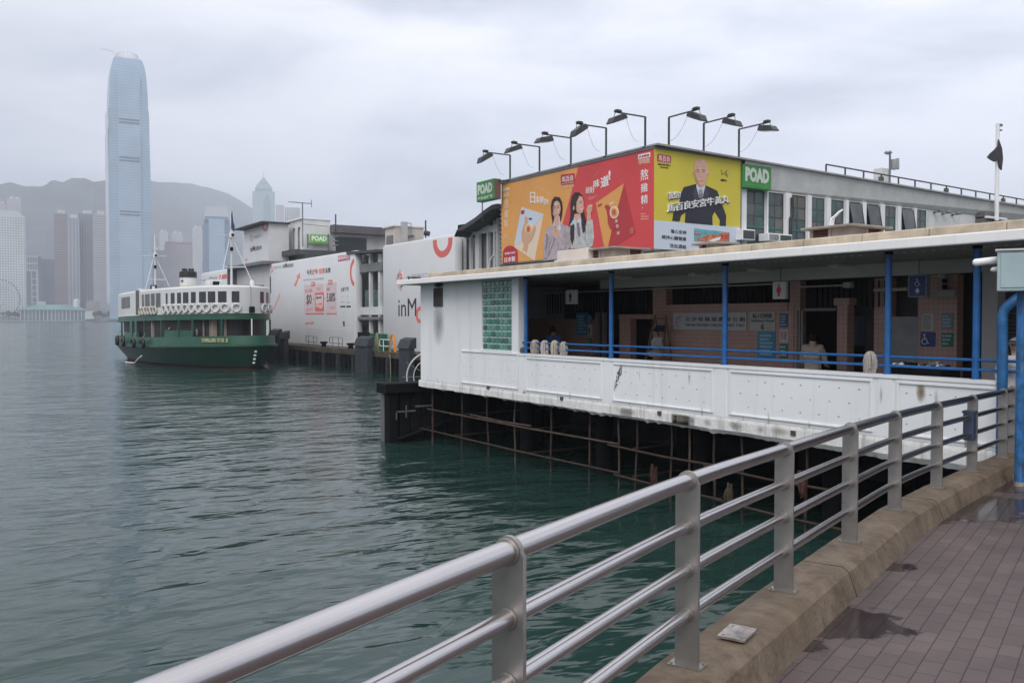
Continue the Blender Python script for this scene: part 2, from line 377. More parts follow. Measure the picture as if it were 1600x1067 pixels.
def pave_mat():
    m = bpy.data.materials.new('pavers'); m.use_nodes = True; t = m.node_tree; b = t.nodes['Principled BSDF']
    g = t.nodes.new('ShaderNodeNewGeometry'); mp = t.nodes.new('ShaderNodeMapping'); mp.inputs['Rotation'].default_value = (0, 0, R(-22)); t.links.new(g.outputs['Position'], mp.inputs[0])
    br = t.nodes.new('ShaderNodeTexBrick'); br.inputs['Scale'].default_value = 1; br.inputs['Brick Width'].default_value = .225; br.inputs['Row Height'].default_value = .1125
    br.inputs['Mortar Size'].default_value = .0042; br.inputs['Mortar Smooth'].default_value = .4
    br.inputs['Color1'].default_value = (.082, .058, .057, 1); br.inputs['Color2'].default_value = (.108, .080, .078, 1); br.inputs['Mortar'].default_value = (.026, .021, .022, 1); br.offset = .5
    t.links.new(mp.outputs[0], br.inputs['Vector'])
    n = t.nodes.new('ShaderNodeTexNoise'); n.inputs['Scale'].default_value = 1.3; n.inputs['Detail'].default_value = 5; t.links.new(g.outputs['Position'], n.inputs['Vector'])
    rm = t.nodes.new('ShaderNodeMapRange'); t.links.new(n.outputs[0], rm.inputs[0]); rm.inputs[1].default_value = .3; rm.inputs[2].default_value = .7; rm.inputs[3].default_value = .72; rm.inputs[4].default_value = 1.18
    mu = t.nodes.new('ShaderNodeVectorMath'); mu.operation = 'SCALE'; t.links.new(br.outputs[0], mu.inputs[0]); t.links.new(rm.outputs[0], mu.inputs['Scale'])
    # wet stains with their own shape
    acc = None
    for (px, py, r_) in ((1300, 1000, .60), (1345, 1012, .5), (1275, 1012, .5), (1250, 1050, .35), (1400, 905, .3), (1500, 800, .9), (1560, 790, .8), (1430, 815, .5), (1590, 760, .9)):
        c = onZ(px, py, 1.9)
        d = t.nodes.new('ShaderNodeVectorMath'); d.operation = 'DISTANCE'; t.links.new(g.outputs['Position'], d.inputs[0]); d.inputs[1].default_value = c
        k = t.nodes.new('ShaderNodeMapRange'); t.links.new(d.outputs['Value'], k.inputs[0]); k.inputs[1].default_value = 0; k.inputs[2].default_value = r_; k.inputs[3].default_value = 1; k.inputs[4].default_value = 0
        if acc is None: acc = k.outputs[0]
        else:
            a = t.nodes.new('ShaderNodeMath'); a.operation = 'MAXIMUM'; t.links.new(acc, a.inputs[0]); t.links.new(k.outputs[0], a.inputs[1]); acc = a.outputs[0]
    n2 = t.nodes.new('ShaderNodeTexNoise'); n2.inputs['Scale'].default_value = 5; n2.inputs['Detail'].default_value = 4; t.links.new(g.outputs['Position'], n2.inputs['Vector'])
    ad = t.nodes.new('ShaderNodeMath'); ad.operation = 'ADD'; t.links.new(acc, ad.inputs[0]); t.links.new(n2.outputs[0], ad.inputs[1])
    wet = t.nodes.new('ShaderNodeMapRange'); t.links.new(ad.outputs[0], wet.inputs[0]); wet.inputs[1].default_value = .78; wet.inputs[2].default_value = .92
    mx = t.nodes.new('ShaderNodeMix'); mx.data_type = 'RGBA'; mx.blend_type = 'MULTIPLY'; t.links.new(wet.outputs[0], mx.inputs[0]); t.links.new(mu.outputs[0], mx.inputs[6]); mx.inputs[7].default_value = (.38, .36, .38, 1)
    t.links.new(mx.outputs[2], b.inputs['Base Color'])
    rr = t.nodes.new('ShaderNodeMapRange'); t.links.new(wet.outputs[0], rr.inputs[0]); rr.inputs[3].default_value = .58; rr.inputs[4].default_value = .13; t.links.new(rr.outputs[0], b.inputs['Roughness'])
    bm = t.nodes.new('ShaderNodeBump'); bm.invert = True; bm.inputs['Distance'].default_value = .006; bm.inputs['Strength'].default_value = .5; t.links.new(br.outputs['Fac'], bm.inputs['Height']); t.links.new(bm.outputs[0], b.inputs['Normal'])
    return m
pv = MB(); inner = [PW[i] + side(i) * .24 for i in range(len(PW))]
rows = []
for i, p in enumerate(inner):
    z = PW[i].z - KH - .20
    far = Vector((p.x + 14 + (i * .4), p.y - 14 + i * .9, 0))
    rows.append([Vector((p.x * (1 - t) + far.x * t, p.y * (1 - t) + far.y * t, z if t < .001 else z)) for t in (0, .1, .3, 1)])
vs = [v for r_ in rows for v in r_]; fs = []
for i in range(len(rows) - 1):
    for j in range(3): fs.append((i * 4 + j, i * 4 + j + 1, (i + 1) * 4 + j + 1, (i + 1) * 4 + j))
zE = rows[-1][0].z; e0 = rows[-1][0]; e3 = rows[-1][3]
b_ = len(vs); vs += [Vector((12.9, 7.15, zE)), Vector((27, 7.15, zE))]; L_ = (len(rows) - 1) * 4
fs.append((L_, L_ + 1, L_ + 2, L_ + 3, b_ + 1, b_))
pv.add(vs, fs)
tag(pv.build('pavement', pave_mat()), 'damp mauve block paving of the promenade', 'pavement', kind='structure')

# ---- far shore land
shore_mat = M('shore_stone', (.16, .17, .18), .9, var=.3, scale=.01)
sh = MB(); a, b, c, d = c2w(-1500, 1400), c2w(900, 1400), c2w(2500, 3000), c2w(-2500, 3000)
sh.prism([a, b, c, d], (0, 0, 4.0))
tag(sh.build('far_shore', shore_mat), 'reclaimed waterfront land across the harbour', 'shore', kind='structure')

# ---- hills
def hills():
    prof = [(-350, 300), (-200, 296), (-80, 292), (0, 288), (20, 284), (32, 290), (60, 292), (72, 290), (86, 281), (100, 283), (112, 279), (135, 278), (150, 284), (165, 282), (200, 280), (240, 283), (300, 288), (330, 294), (360, 304), (390, 322), (430, 345), (500, 372), (600, 405), (760, 440), (1000, 470)]
    def ridge(px):
        for (x0, y0), (x1, y1) in zip(prof, prof[1:]):
            if x0 <= px <= x1: return y0 + (y1 - y0) * (px - x0) / (x1 - x0)
        return 300
    vs = []; fs = []; nu, nv = 200, 26
    for i in range(nu + 1):
        px = -350 + 1350 * i / nu
        dr = 2700 + max(0, min(1, (px - 150) / 150)) * 1400
        H = (498.5 - ridge(px)) / FPX * dr
        for j in range(nv + 1):
            t = j / nv; d = 1900 + (dr - 1900) * t
            p = c2w((px - 800) / FPX * d, d)
            z = H * (t ** 1.25)
            z += noise.fractal(Vector((p.x * .004, p.y * .004, 0)), 1, 2, 5) * 34 * sin(pi * min(t, .97)) + noise.noise(Vector((p.x * .03, p.y * .03, 3))) * 5 * t
            vs.append(Vector((p.x, p.y, max(0, z) + 2)))
    for i in range(nu):
        for j in range(nv): fs.append((i * (nv + 1) + j, (i + 1) * (nv + 1) + j, (i + 1) * (nv + 1) + j + 1, i * (nv + 1) + j + 1))
    # back slope
    b = len(vs)
    for i in range(nu + 1):
        px = -350 + 1350 * i / nu; p = c2w((px - 800) / FPX * 5600, 5600); vs.append(Vector((p.x, p.y, 0)))
    for i in range(nu): fs.append((i * (nv + 1) + nv, (i + 1) * (nv + 1) + nv, b + i + 1, b + i))
    mb = MB(); mb.add(vs, fs, None, True); return mb
hill_mat = M('hill_wood', (.022, .038, .038), .9, var=.85, scale=.012)
tag(hills().build('hills', hill_mat), 'wooded hills fading into the mist behind the towers', 'hills', kind='structure')

# ================================================================== STEEL RAILING
rail = empty('railing', PW[4] - Vector((0, 0, KH)), 'curved stainless steel railing with four tubes and flat plate posts on the kerb', 'railing')
RH = [(.912, .039), (.69, .030), (.475, .030), (.254, .030)]
def cat(pts, n=6):
    o = []
    for i in range(len(pts) - 1):
        p0 = pts[max(0, i - 1)]; p1 = pts[i]; p2 = pts[i + 1]; p3 = pts[min(len(pts) - 1, i + 2)]
        for k in range(n):
            t = k / n; o.append(.5 * ((2 * p1) + (p2 - p0) * t + (2 * p0 - 5 * p1 + 4 * p2 - p3) * t * t + (3 * p1 - 3 * p2 + p3 - p0) * t ** 3))
    o.append(pts[-1]); return o
for k, (h, r) in enumerate(RH):
    mb = MB(); line = cat([p + Vector((0, 0, h - KH)) for p in PW])
    mb.tube(line, r, None, 24)
    mb.build('top_rail' if k == 0 else 'rail', steel, rail)
for i, p in enumerate(PW):
    d = along(i); s_ = side(i); T = Matrix((( s_.x, d.x, 0, p.x), (s_.y, d.y, 0, p.y), (0, 0, 1, p.z - KH), (0, 0, 0, 1)))
    mb = MB()
    pts = [(-.06, 0), (.06, 0), (.06, .90)]; n = 10
    pts += [(.052 * cos(a), .912 + .052 * sin(a)) for a in [pi * q / n for q in range(n + 1)]] + [(-.06, .90)]
    mb.prism([T @ Vector((x, -.011, z)) for x, z in pts], d * .022)
    for h, r in RH:                                                     # weld collars
        c = T @ Vector((0, 0, h)); mb.torus(c, r + .003, .006, None, n=d, seg=18, ring=6)
        mb.torus(c + d * .014, r + .003, .005, None, n=d, seg=18, ring=6); mb.torus(c - d * .014, r + .003, .005, None, n=d, seg=18, ring=6)
    post = mb.build('post', steel_brushed, rail)
    mb = MB(); mb.box(-.085, .085, -.05, .05, -.012, .008, None, T)
    for bx, by_ in ((-.07, -.035), (.07, -.035), (-.07, .035), (.07, .035)): mb.lathe([(.008, .006), (.008, .016), (.003, .018)], T @ Vector((bx, by_, 0)), None, 6)
    mb.build('base_plate', steel_brushed, post)
for i, f in ((4, .55), (6, .5), (8, .5), (10, .4)):
    p = PW[i].lerp(PW[i + 1], f); d = along(i); s_ = side(i); z = p.z - KH
    mb = MB(); pts = [p + s_ * a + Vector((0, 0, b)) for a, b in ((-.131, -KH + .0025), (.15, -KH + .003), (.202, -KH - .033), (.264, -KH - .21), (.10, -KH - .21), (-.131, -KH - .1))]
    mb.prism(pts, d * .010); tag(mb.build('kerb_joint', M('joint_dark', (.035, .028, .022), .9)), 'dark expansion joint across the kerb', kind='structure')
# things on and by the fence
T = Matrix.Translation(onZ(1152, 990, PW[5].z - KH + .003)) @ Matrix.Rotation(R(24), 4, 'Z')
mb = MB(); mb.box(-.11, .11, -.075, .075, 0, .012, None, T)
for sx in (-.08, .08):
    for sy in (-.05, .05): mb.lathe([(.008, .012), (.008, .017), (.003, .019)], T @ Vector((sx, sy, 0)), None, 8)
for q in range(3): mb.torus(T @ Vector((.02 + q * .028, -.01, .0125)), .014, .0022, None)
tag(mb.build('access_plate', M('plate', (.42, .38, .36), .4, metal=.8, var=.4, scale=14)), 'square scratched metal plate screwed to the kerb top', 'plate')
P = PW[10]; d = along(10); s_ = side(10)
T = Matrix(((d.x, s_.x, 0, P.x), (d.y, s_.y, 0, P.y), (0, 0, 1, P.z - KH), (0, 0, 0, 1)))
mb = MB(); mb.bev(-.17, -.03, -.07, .05, .40, .76, None, T, .012); mb.box(-.18, -.02, -.08, .06, .74, .765, None, T)
ab = empty('ashtray_box', P - Vector((0, 0, KH)), 'small dark metal box clamped to the railing post', 'box')
mb.build('box_body', M('box_blue', (.03, .04, .075), .45, var=.3, scale=8), ab)
mb = MB(); mb.torus(T @ Vector((-.03, 0, .68)), .05, .007, None, n=(0, 0, 1)); mb.torus(T @ Vector((-.03, 0, .47)), .05, .007, None, n=(0, 0, 1)); mb.build('clamp', steel_brushed, ab)
mb = MB(); q = onZ(1290, 997, 1.9)
mb.bev(-.012, .012, -.055, .055, 0, .012, None, Matrix.Translation(Vector((q.x, q.y, PW[6].z - KH - .20))) @ Matrix.Rotation(R(-38), 4, 'Z'), .003)
tag(mb.build('litter_stick', M('stick', (.35, .30, .25), .7)), 'small pale stick lying in the wet patch on the paving', 'litter')
for k, (px, py, r, lb) in enumerate([(1461, 876, .012, 'tiny white scrap on the paving in front of the kerb'), (1535, 769, .02, 'crumpled white scrap on the paving at the far end of the kerb')]):
    mb = MB(); q = onZ(px, py, 1.88); q.z = (1.885 if k else 1.87)
    mb.lathe([(r * .5, 0), (r, r * .4), (r * .8, r * .9), (r * .2, r * 1.2)], q, None, 7); mb.v = [v + noise.noise_vector(v * 60) * r * .4 for v in mb.v]
    tag(mb.build('paper_scrap', txt_white), lb, 'litter')
# ================================================================== TOILET PAVILION (front wall on x = KX)
KX, BX = 13.32, 16.40
FZ, PZ, SOF = 2.03, 3.02, 5.13
YE, YS = 25.59, 7.0                     # far and near ends
YW = onX(810, 500, KX).y                # where the solid wall stops
pav = empty('waterfront_pavilion', (16, 16, FZ), 'low white public toilet pavilion on piles with a flat overhanging roof and tiled rear wall', 'pavilion')
# deck slab with a broken lower edge
mb = MB(); n = 260; vs = []; fs = []
for i in range(n + 1):
    y = YE + .06 - (YE - YS + .06) * i / n
    drop = .22 + .16 * i / n + noise.noise(Vector((y * 1.3, 0, 0))) * .025 + noise.noise(Vector((y * 7, 3, 0))) * .02 + (.03 if random.random() < .08 else 0)
    zb = FZ - drop
    vs += [Vector((KX - .035, y, FZ)), Vector((KX - .05, y, FZ - .07)), Vector((KX - .05 + noise.noise(Vector((y * 5, 9, 0))) * .02, y, FZ - .2 - (drop - .2) * .4)), Vector((KX + .02, y, zb)), Vector((KX + .5, y, zb + .02)), Vector((KX + .5, y, FZ - .01))]
for i in range(n):
    for j in range(5): fs.append((i * 6 + j, i * 6 + j + 1, (i + 1) * 6 + j + 1, (i + 1) * 6 + j))
fs += [(5, 4, 3, 2, 1, 0), tuple(n * 6 + j for j in range(6))]
mb.add(vs, fs)
mb.box(KX + .5, 24, YS - 1, YE, FZ - .3, FZ - .004)
mb.build('deck_slab', M('slab_paint', (.68, .68, .67), .7, var=.12, scale=1.5, streak=.6, dirt=(.16, .12, .10), bump=.5), pav)
# solid white wall with window opening
gx0, gx1 = onX(752.6, 500, KX).y, onX(799.5, 500, KX).y
gz1, gz0 = onX(753, 432, KX).z, onX(753, 546.5, KX).z
gz1 = min(gz1, SOF - .02)
mb = MB(); X1 = KX + .25
mb.box(KX, X1, gx0, YE, FZ, SOF); mb.box(KX, X1, YW, gx1, FZ, SOF); mb.box(KX, X1, gx1, gx0, FZ, gz0); mb.box(KX, X1, gx1, gx0, gz1, SOF)
mb.box(X1, 24, YE - .2, YE, FZ, SOF);
mb.build('front_wall', white_paint, pav)
# glass blocks
mb = MB(); gm = MB()
gm.box(KX + .05, KX + .14, gx1 - .0, gx0 + .0, gz0, gz1)
gb = empty('glass_block_window', (0, 0, 0)); gb.parent = pav; gb.location = -parent_loc(pav)
cols_, rows_ = 7, 11
w_ = (gx0 - gx1 - .04) / cols_; h_ = (gz1 - gz0 - .04) / rows_
glassb = [M('glass_block_%d' % k, c_, .12, var=.35, scale=5, spec=.7) for k, c_ in enumerate([(.04, .17, .13), (.08, .25, .20), (.03, .12, .095), (.11, .24, .20)])]
for i in range(cols_):
    for j in range(rows_):
        y = gx1 + .02 + i * w_; z = gz0 + .02 + j * h_
        mb.bev(KX + .015 + random.random() * .004, KX + .06, y + .016, y + w_ - .016, z + .017, z + h_ - .017, random.choice(glassb), None, .018)
gm.build('mortar_grid', M('mortar', (.55, .62, .60), .7, var=.1), gb); mb.build('block', None, gb)
mb = MB(); mb.box(KX - .03, KX + .02, gx1 - .05, gx0 + .05, gz0 - .06, gz0 - .002); mb.build('window_sill', white_plain, pav)
# louvred vent with its rain stain
vt = MB(); y0, y1 = onX(678.5, 465, KX).y, onX(692, 465, KX).y; z1, z0 = onX(685, 450, KX).z, onX(685, 479, KX).z
vt.box(KX - .035, KX, y1, y0, z0, z0 + .04); vt.box(KX - .035, KX, y1, y0, z1 - .04, z1); vt.box(KX - .035, KX, y1, y1 + .04, z0 + .04, z1 - .04); vt.box(KX - .035, KX, y0 - .04, y0, z0 + .04, z1 - .04)
vt.box(KX - .006, KX + .001, y1 + .04, y0 - .04, z0 + .04, z1 - .04, dark)
for k in range(7):
    z = z0 + .06 + k * (z1 - z0 - .1) / 7; vt.prism([(KX - .03, y1 + .04, z), (KX - .03, y0 - .04, z), (KX - .007, y0 - .04, z + .04), (KX - .007, y1 + .04, z + .04)], (0, 0, .008))
vt.build('louvred_vent', M('vent_brown', (.07, .06, .06), .6, var=.3), pav)
def stain_mat(name, c, dens):
    m = bpy.data.materials.new(name); m.use_nodes = True; t = m.node_tree; b = t.nodes['Principled BSDF']; b.inputs['Base Color'].default_value = (*c, 1); b.inputs['Roughness'].default_value = .8
    uv = t.nodes.new('ShaderNodeTexCoord'); n = t.nodes.new('ShaderNodeTexNoise'); n.inputs['Scale'].default_value = 9.0; n.inputs['Detail'].default_value = 8; n.inputs['Roughness'].default_value = .7
    mp = t.nodes.new('ShaderNodeMapping'); mp.inputs['Scale'].default_value = (1, 2.2, .5); t.links.new(uv.outputs['Generated'], mp.inputs[0]); t.links.new(mp.outputs[0], n.inputs['Vector'])
    s0 = t.nodes.new('ShaderNodeVectorMath'); s0.operation = 'MULTIPLY'; t.links.new(uv.outputs['Generated'], s0.inputs[0]); s0.inputs[1].default_value = (0, 1, 1)
    s3 = t.nodes.new('ShaderNodeVectorMath'); s3.operation = 'DISTANCE'; t.links.new(s0.outputs[0], s3.inputs[0]); s3.inputs[1].default_value = (0, .5, .55)
    k = t.nodes.new('ShaderNodeMapRange'); t.links.new(s3.outputs['Value'], k.inputs[0]); k.inputs[1].default_value = .5; k.inputs[2].default_value = .05
    a = t.nodes.new('ShaderNodeMath'); a.operation = 'MULTIPLY'; t.links.new(k.outputs[0], a.inputs[0]); t.links.new(n.outputs[0], a.inputs[1])
    r = t.nodes.new('ShaderNodeMapRange'); t.links.new(a.outputs[0], r.inputs[0]); r.inputs[1].default_value = .14; r.inputs[2].default_value = .55; r.inputs[4].default_value = dens
    t.links.new(r.outputs[0], b.inputs['Alpha']); return m
def stain(px0, py0, px1, py1, m):
    a = onX(px0, py0, KX); b = onX(px1, py1, KX); s = MB(); X = KX - .0045
    s.box(X, X + .003, b.y, a.y, b.z, a.z); s.build('rain_stain', m, pav)
grime = stain_mat('grime', (.22, .21, .20), .3); soot = stain_mat('soot', (.03, .03, .03), .95)
stain(674, 440, 698, 452, soot); stain(672, 462, 699, 560, grime); stain(1428, 590, 1450, 640, stain_mat('rusty_run', (.25, .18, .1), .6))
brownrun = stain_mat('brown_run', (.36, .28, .21), .32); darkrun = stain_mat('dark_run', (.24, .23, .22), .3)
# parapet bays: cap, recess, raised frame and dimples
bays = [(721, 810), (822, 941), (957.5, 1115), (1140, 1365), (1402, 1562)]
ys = [(onX(a, 560, KX).y, onX(b, 560, KX).y) for a, b in bays]
mb = MB()
mb.box(KX + .0, KX + .2, YS, YW - .003, FZ, PZ - .0)
mb.box(KX - .03, KX + .23, YS - .02, YW - .003, PZ, PZ + .055)
mb.build('parapet', white_paint, pav)
bolt = M('bolt_hole', (.09, .08, .075), .8)
for k, (a, b) in enumerate(ys):
    top = PZ - .03 if k else onX(760, 549, KX).z
    bot = FZ + .06
    mb = MB(); X = KX
    for (q0, q1, r0, r1) in ((b, a, top - .05, top), (b, a, bot, bot + .04), (b, b + .05, bot + .04, top - .05), (a - .05, a, bot + .04, top - .05)):
        mb.bev(X - .028, X + .001, q0, q1, r0, r1, None, None, .008)
    for rr in range(3):
        z = bot + (top - bot) * (.22 + .28 * rr); y = b + .25 + (.2 if rr % 2 else 0)
        while y < a - .15:
            mb.box(X - .006, X + .001, y, y + random.uniform(.018, .035), z - .006, z + .007, bolt); y += .41
    mb.build('wall_panel', white_paint, pav)
# pilasters between bays
mb = MB()
for px in (815, 949, 1127, 1384): 
    y = onX(px, 600, KX).y; mb.box(KX - .012, KX + .001, y - .14, y + .14, FZ, PZ)
mb.each('pilaster', white_paint, pav)
# drain spouts and blotches on the slab edge
mb = MB()
for px, py in ((763, 605), (878, 622), (1031, 645), (1240, 676)):
    p = onX(px, py, KX - .05); mb.box(p.x - .03, p.x + .01, p.y - .05, p.y + .05, p.z - .05, p.z + .04)
mb.each('drain_spout', M('spout', (.07, .06, .05), .8), pav)
# tar splash on the parapet
mb = MB(); rnd = random.Random(21); tar = M('tar', (.11, .11, .11), .7, var=.7, scale=18)
for k in range(46):
    t = rnd.random() ** .7; px = 970 - 11 * t + rnd.gauss(0, 1.6) * (1 - t * .5); py = 572 + 40 * t + rnd.gauss(0, 2); ln = rnd.uniform(2, 9) * (1.1 - t); wd = rnd.uniform(.5, 1.5) * (1.15 - t)
    c = onX(max(px, 957.5), py, KX - .003); h = ln * .016; v = wd * .014; sl = rnd.uniform(.0, .05)
    mb.prism([c + Vector((0, -v, 0)), c + Vector((0, -sl - v * .4, h)), c + Vector((0, v * .5 - sl, h * .8)), c + Vector((0, v, -h * .2)), c + Vector((0, v * .3 + sl * .4, -h)), c + Vector((0, -v * .5, -h * .7))], (-.0015 - k * .00002, 0, 0))
mb.box(KX - .006, KX + .001, onX(957.3, 600, KX).y - .012, onX(957.3, 600, KX).y + .01, 2.3, 2.85)
mb.build('tar_splash', tar, pav)['kind'] = 'stuff'
rnd = random.Random(12)
for k in range(26):
    px = rnd.uniform(665, 1540); y = onX(px, 600, KX).y; w_ = rnd.uniform(.03, .10); h_ = rnd.uniform(.25, .7); zt = rnd.choice([PZ - .06, FZ + .12, FZ + .02]) if px > 830 else FZ + .1; zt = max(zt, FZ - .12 + h_ * .6)
    s = MB(); X = KX - .033 - .0004 * k; s.box(X, X + .002, y, y + w_, zt - h_ * .8, zt); s.build('rain_stain', rnd.choice([brownrun, darkrun, grime]), pav)
for k in range(12):
    px = rnd.uniform(850, 1400); y = onX(px, 600, KX).y; w_ = rnd.uniform(.15, .7); s = MB(); X = KX - .078; s.box(X - k * .0003, X + .002 - k * .0003, y, y + w_, FZ - rnd.uniform(.2, .3), FZ - .03); s.build('rain_stain', rnd.choice([brownrun, darkrun, darkrun]), pav)
# roof
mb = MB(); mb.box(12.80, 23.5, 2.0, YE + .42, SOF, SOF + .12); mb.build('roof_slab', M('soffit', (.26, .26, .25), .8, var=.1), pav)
mb = MB(); mb.bev(12.70, 12.80, 2.0, YE + .46, SOF - .03, SOF + .13, None, None, .02); mb.bev(12.70, 23.5, YE + .42, YE + .50, SOF - .03, SOF + .13, None, None, .02); mb.build('fascia', M('fascia_paint', (.80, .80, .80), .5, var=.05, scale=2, streak=.2, dirt=(.4, .38, .34)), pav)
mb = MB()
y = 2.0
while y < YE - 1.2:
    mb.bev(12.93, 13.10, y, y + 1.17, SOF + .12, SOF + .285, None, None, .02); y += 1.18
mb.box(13.10, 23.0, 2.0, YE - 1.3, SOF + .12, SOF + .2)
mb.build('roof_upstand', M('upstand', (.50, .42, .32), .8, var=.28, scale=2.5, streak=.5, dirt=(.30, .27, .22)), pav)
mb = MB(); mb.tube([(12.95, YE + .1, SOF + .16), (12.97, YE + .2, SOF + .22), (13.0, YE - .1, SOF + .2), (13.0, YE - .6, SOF + .17)], .035); mb.build('roof_debris', M('debris', (.06, .05, .03), .9, var=.5, scale=20), pav)
mb = MB(); y = 2.2                                                     # perforated vent strip in the soffit
while y < YW - .1: mb.lathe([(.035, SOF - .012), (.035, SOF + .001)], (13.75, y, 0), None, 8); y += .17
mb.build('soffit_perforation', M('soffit_hole', (.52, .52, .50), .7), pav)['kind'] = 'stuff'
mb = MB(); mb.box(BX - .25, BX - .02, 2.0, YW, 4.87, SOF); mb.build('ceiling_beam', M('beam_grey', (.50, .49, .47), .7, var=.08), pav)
# blue columns and rails
cy = [onX(px, 560, KX + .14).y for px in (822, 955, 1132.5, 1387, 1525)]
for y in cy:
    mb = MB(); mb.lathe([(.085, PZ + .05), (.085, PZ + .065), (.056, PZ + .07), (.054, SOF)], (KX + .14, y, 0), None, 16)
    mb.lathe([(.07, SOF - .05), (.07, SOF)], (KX + .14, y, 0), dark, 12); mb.build('column', blue_paint, pav)
for z in (3.22, 3.37):
    mb = MB(); mb.tube([(KX + .14, YW, z), (KX + .14, 5.2, z)], .024, None, 10); mb.build('handrail', blue_paint, pav)
# floor inside
mb = MB(); mb.box(KX + .2, 23, 2.0, YE - .2, FZ - .003, FZ + .004); mb.build('walkway_floor', M('tile_floor', (.34, .32, .31), .5, var=.2), pav)
# rear wall traced on x = BX
B = Board(pav, 0, BX, 0, 0, 1)
def tile_mat():
    m = M('wall_tile', (.42, .265, .215), .45, var=.12, scale=.7); t = m.node_tree; b = t.nodes['Principled BSDF']; src = b.inputs['Base Color'].links[0].from_socket
    g = t.nodes.new('ShaderNodeNewGeometry'); sp = t.nodes.new('ShaderNodeSeparateXYZ'); t.links.new(g.outputs['Position'], sp.inputs[0]); cb = t.nodes.new('ShaderNodeCombineXYZ')
    ad = t.nodes.new('ShaderNodeMath'); ad.operation = 'ADD'; t.links.new(sp.outputs['X'], ad.inputs[0]); t.links.new(sp.outputs['Y'], ad.inputs[1])
    t.links.new(ad.outputs[0], cb.inputs[0]); t.links.new(sp.outputs['Z'], cb.inputs[1])
    br = t.nodes.new('ShaderNodeTexBrick'); br.inputs['Scale'].default_value = 1; br.offset = 0; br.inputs['Brick Width'].default_value = .10; br.inputs['Row Height'].default_value = .10; br.inputs['Mortar Size'].default_value = .005
    br.inputs['Color1'].default_value = (1, 1, 1, 1); br.inputs['Color2'].default_value = (.88, .88, .88, 1); br.inputs['Mortar'].default_value = (.55, .55, .55, 1); t.links.new(cb.outputs[0], br.inputs['Vector'])
    mx = t.nodes.new('ShaderNodeMix'); mx.data_type = 'RGBA'; mx.blend_type = 'MULTIPLY'; mx.inputs[0].default_value = 1; t.links.new(src, mx.inputs[6]); t.links.new(br.outputs[0], mx.inputs[7]); t.links.new(mx.outputs[2], b.inputs['Base Color'])
    return m
tile = tile_mat()
def yb(px): return onX(px, 500, BX).y
def wallbox(mb, px0, px1, z0, z1, m=None, X0=BX, X1=BX + .22): mb.box(X0, X1, yb(px1), yb(px0), z0, z1, m)
mb = MB()
yl = YE - .25
mb.box(BX, BX + .22, yb(925), yl, FZ, 4.0)                               # left stretch
mb.box(BX, BX + .22, yb(1041), yb(1020), FZ, 4.86)                       # pier, full height
wallbox(mb, 968, 985, FZ, 4.0); wallbox(mb, 968, 1020, 4.001, 4.13, None, BX - .03)
wallbox(mb, 1041, 1240, FZ, 4.38); wallbox(mb, 1041, 1232, 4.20, 4.37, None, BX - .04, BX)
wallbox(mb, 1233, 1249, FZ, 4.86, None, BX + .02); wallbox(mb, 1309, 1325, FZ, 4.3, None, BX - .02); wallbox(mb, 1304, 1328, 4.3, 4.45, None, BX - .04)
wallbox(mb, 1352, 1378, FZ, 4.86, None, BX + .3, BX + .5); wallbox(mb, 1434, 1495, FZ, 4.86)
mb.build('tiled_wall', tile, pav)
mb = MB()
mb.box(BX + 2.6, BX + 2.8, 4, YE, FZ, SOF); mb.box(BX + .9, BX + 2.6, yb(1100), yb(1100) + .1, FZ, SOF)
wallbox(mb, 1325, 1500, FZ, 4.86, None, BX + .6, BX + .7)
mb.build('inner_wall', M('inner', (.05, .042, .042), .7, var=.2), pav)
mb = MB(); wallbox(mb, 1378, 1434, FZ, 4.05, None, BX + .3, BX + .34); mb.build('grey_door', M('door_grey', (.22, .23, .24), .5, var=.15, scale=3), pav)
mb = MB()
for a, b in ((930, 934), (941, 944), (1244, 1247), (1252, 1255)): wallbox(mb, a, b, FZ, 4.2, None, BX - .01, BX + .1)
wallbox(mb, 1256, 1306, 4.18, 4.24, None, BX - .01, BX + .08)
mb.each('door_frame', M('frame_grey', (.16, .15, .15), .5), pav)
mb = MB()
for (a, b, z0, z1) in ((1060, 1207, 4.40, 4.82), (845, 1018, 4.15, 4.8), (1262, 1372, 4.25, 4.8)):
    y = yb(b)
    while y < yb(a): mb.box(BX + .24, BX + .26, y, y + .03, z0, z1); y += .14
mb.build('window_grille', dark, pav)
mb = MB()                                                              # overhead conduits
mb.tube([(BX - .3, yb(850), 4.8), (BX - .3, yb(1235), 4.8)], .018, None, 8); mb.tube([(BX - .1, yb(1255), 4.72), (BX - .1, yb(1337), 4.72)], .02); mb.bev(BX - .2, BX - .05, yb(1337), yb(1325), 4.66, 4.78); mb.tube([(BX - .1, yb(1370), 4.6), (BX - .1, yb(1422), 4.6)], .035)
mb.each('conduit', M('conduit', (.4, .38, .35), .5), pav)
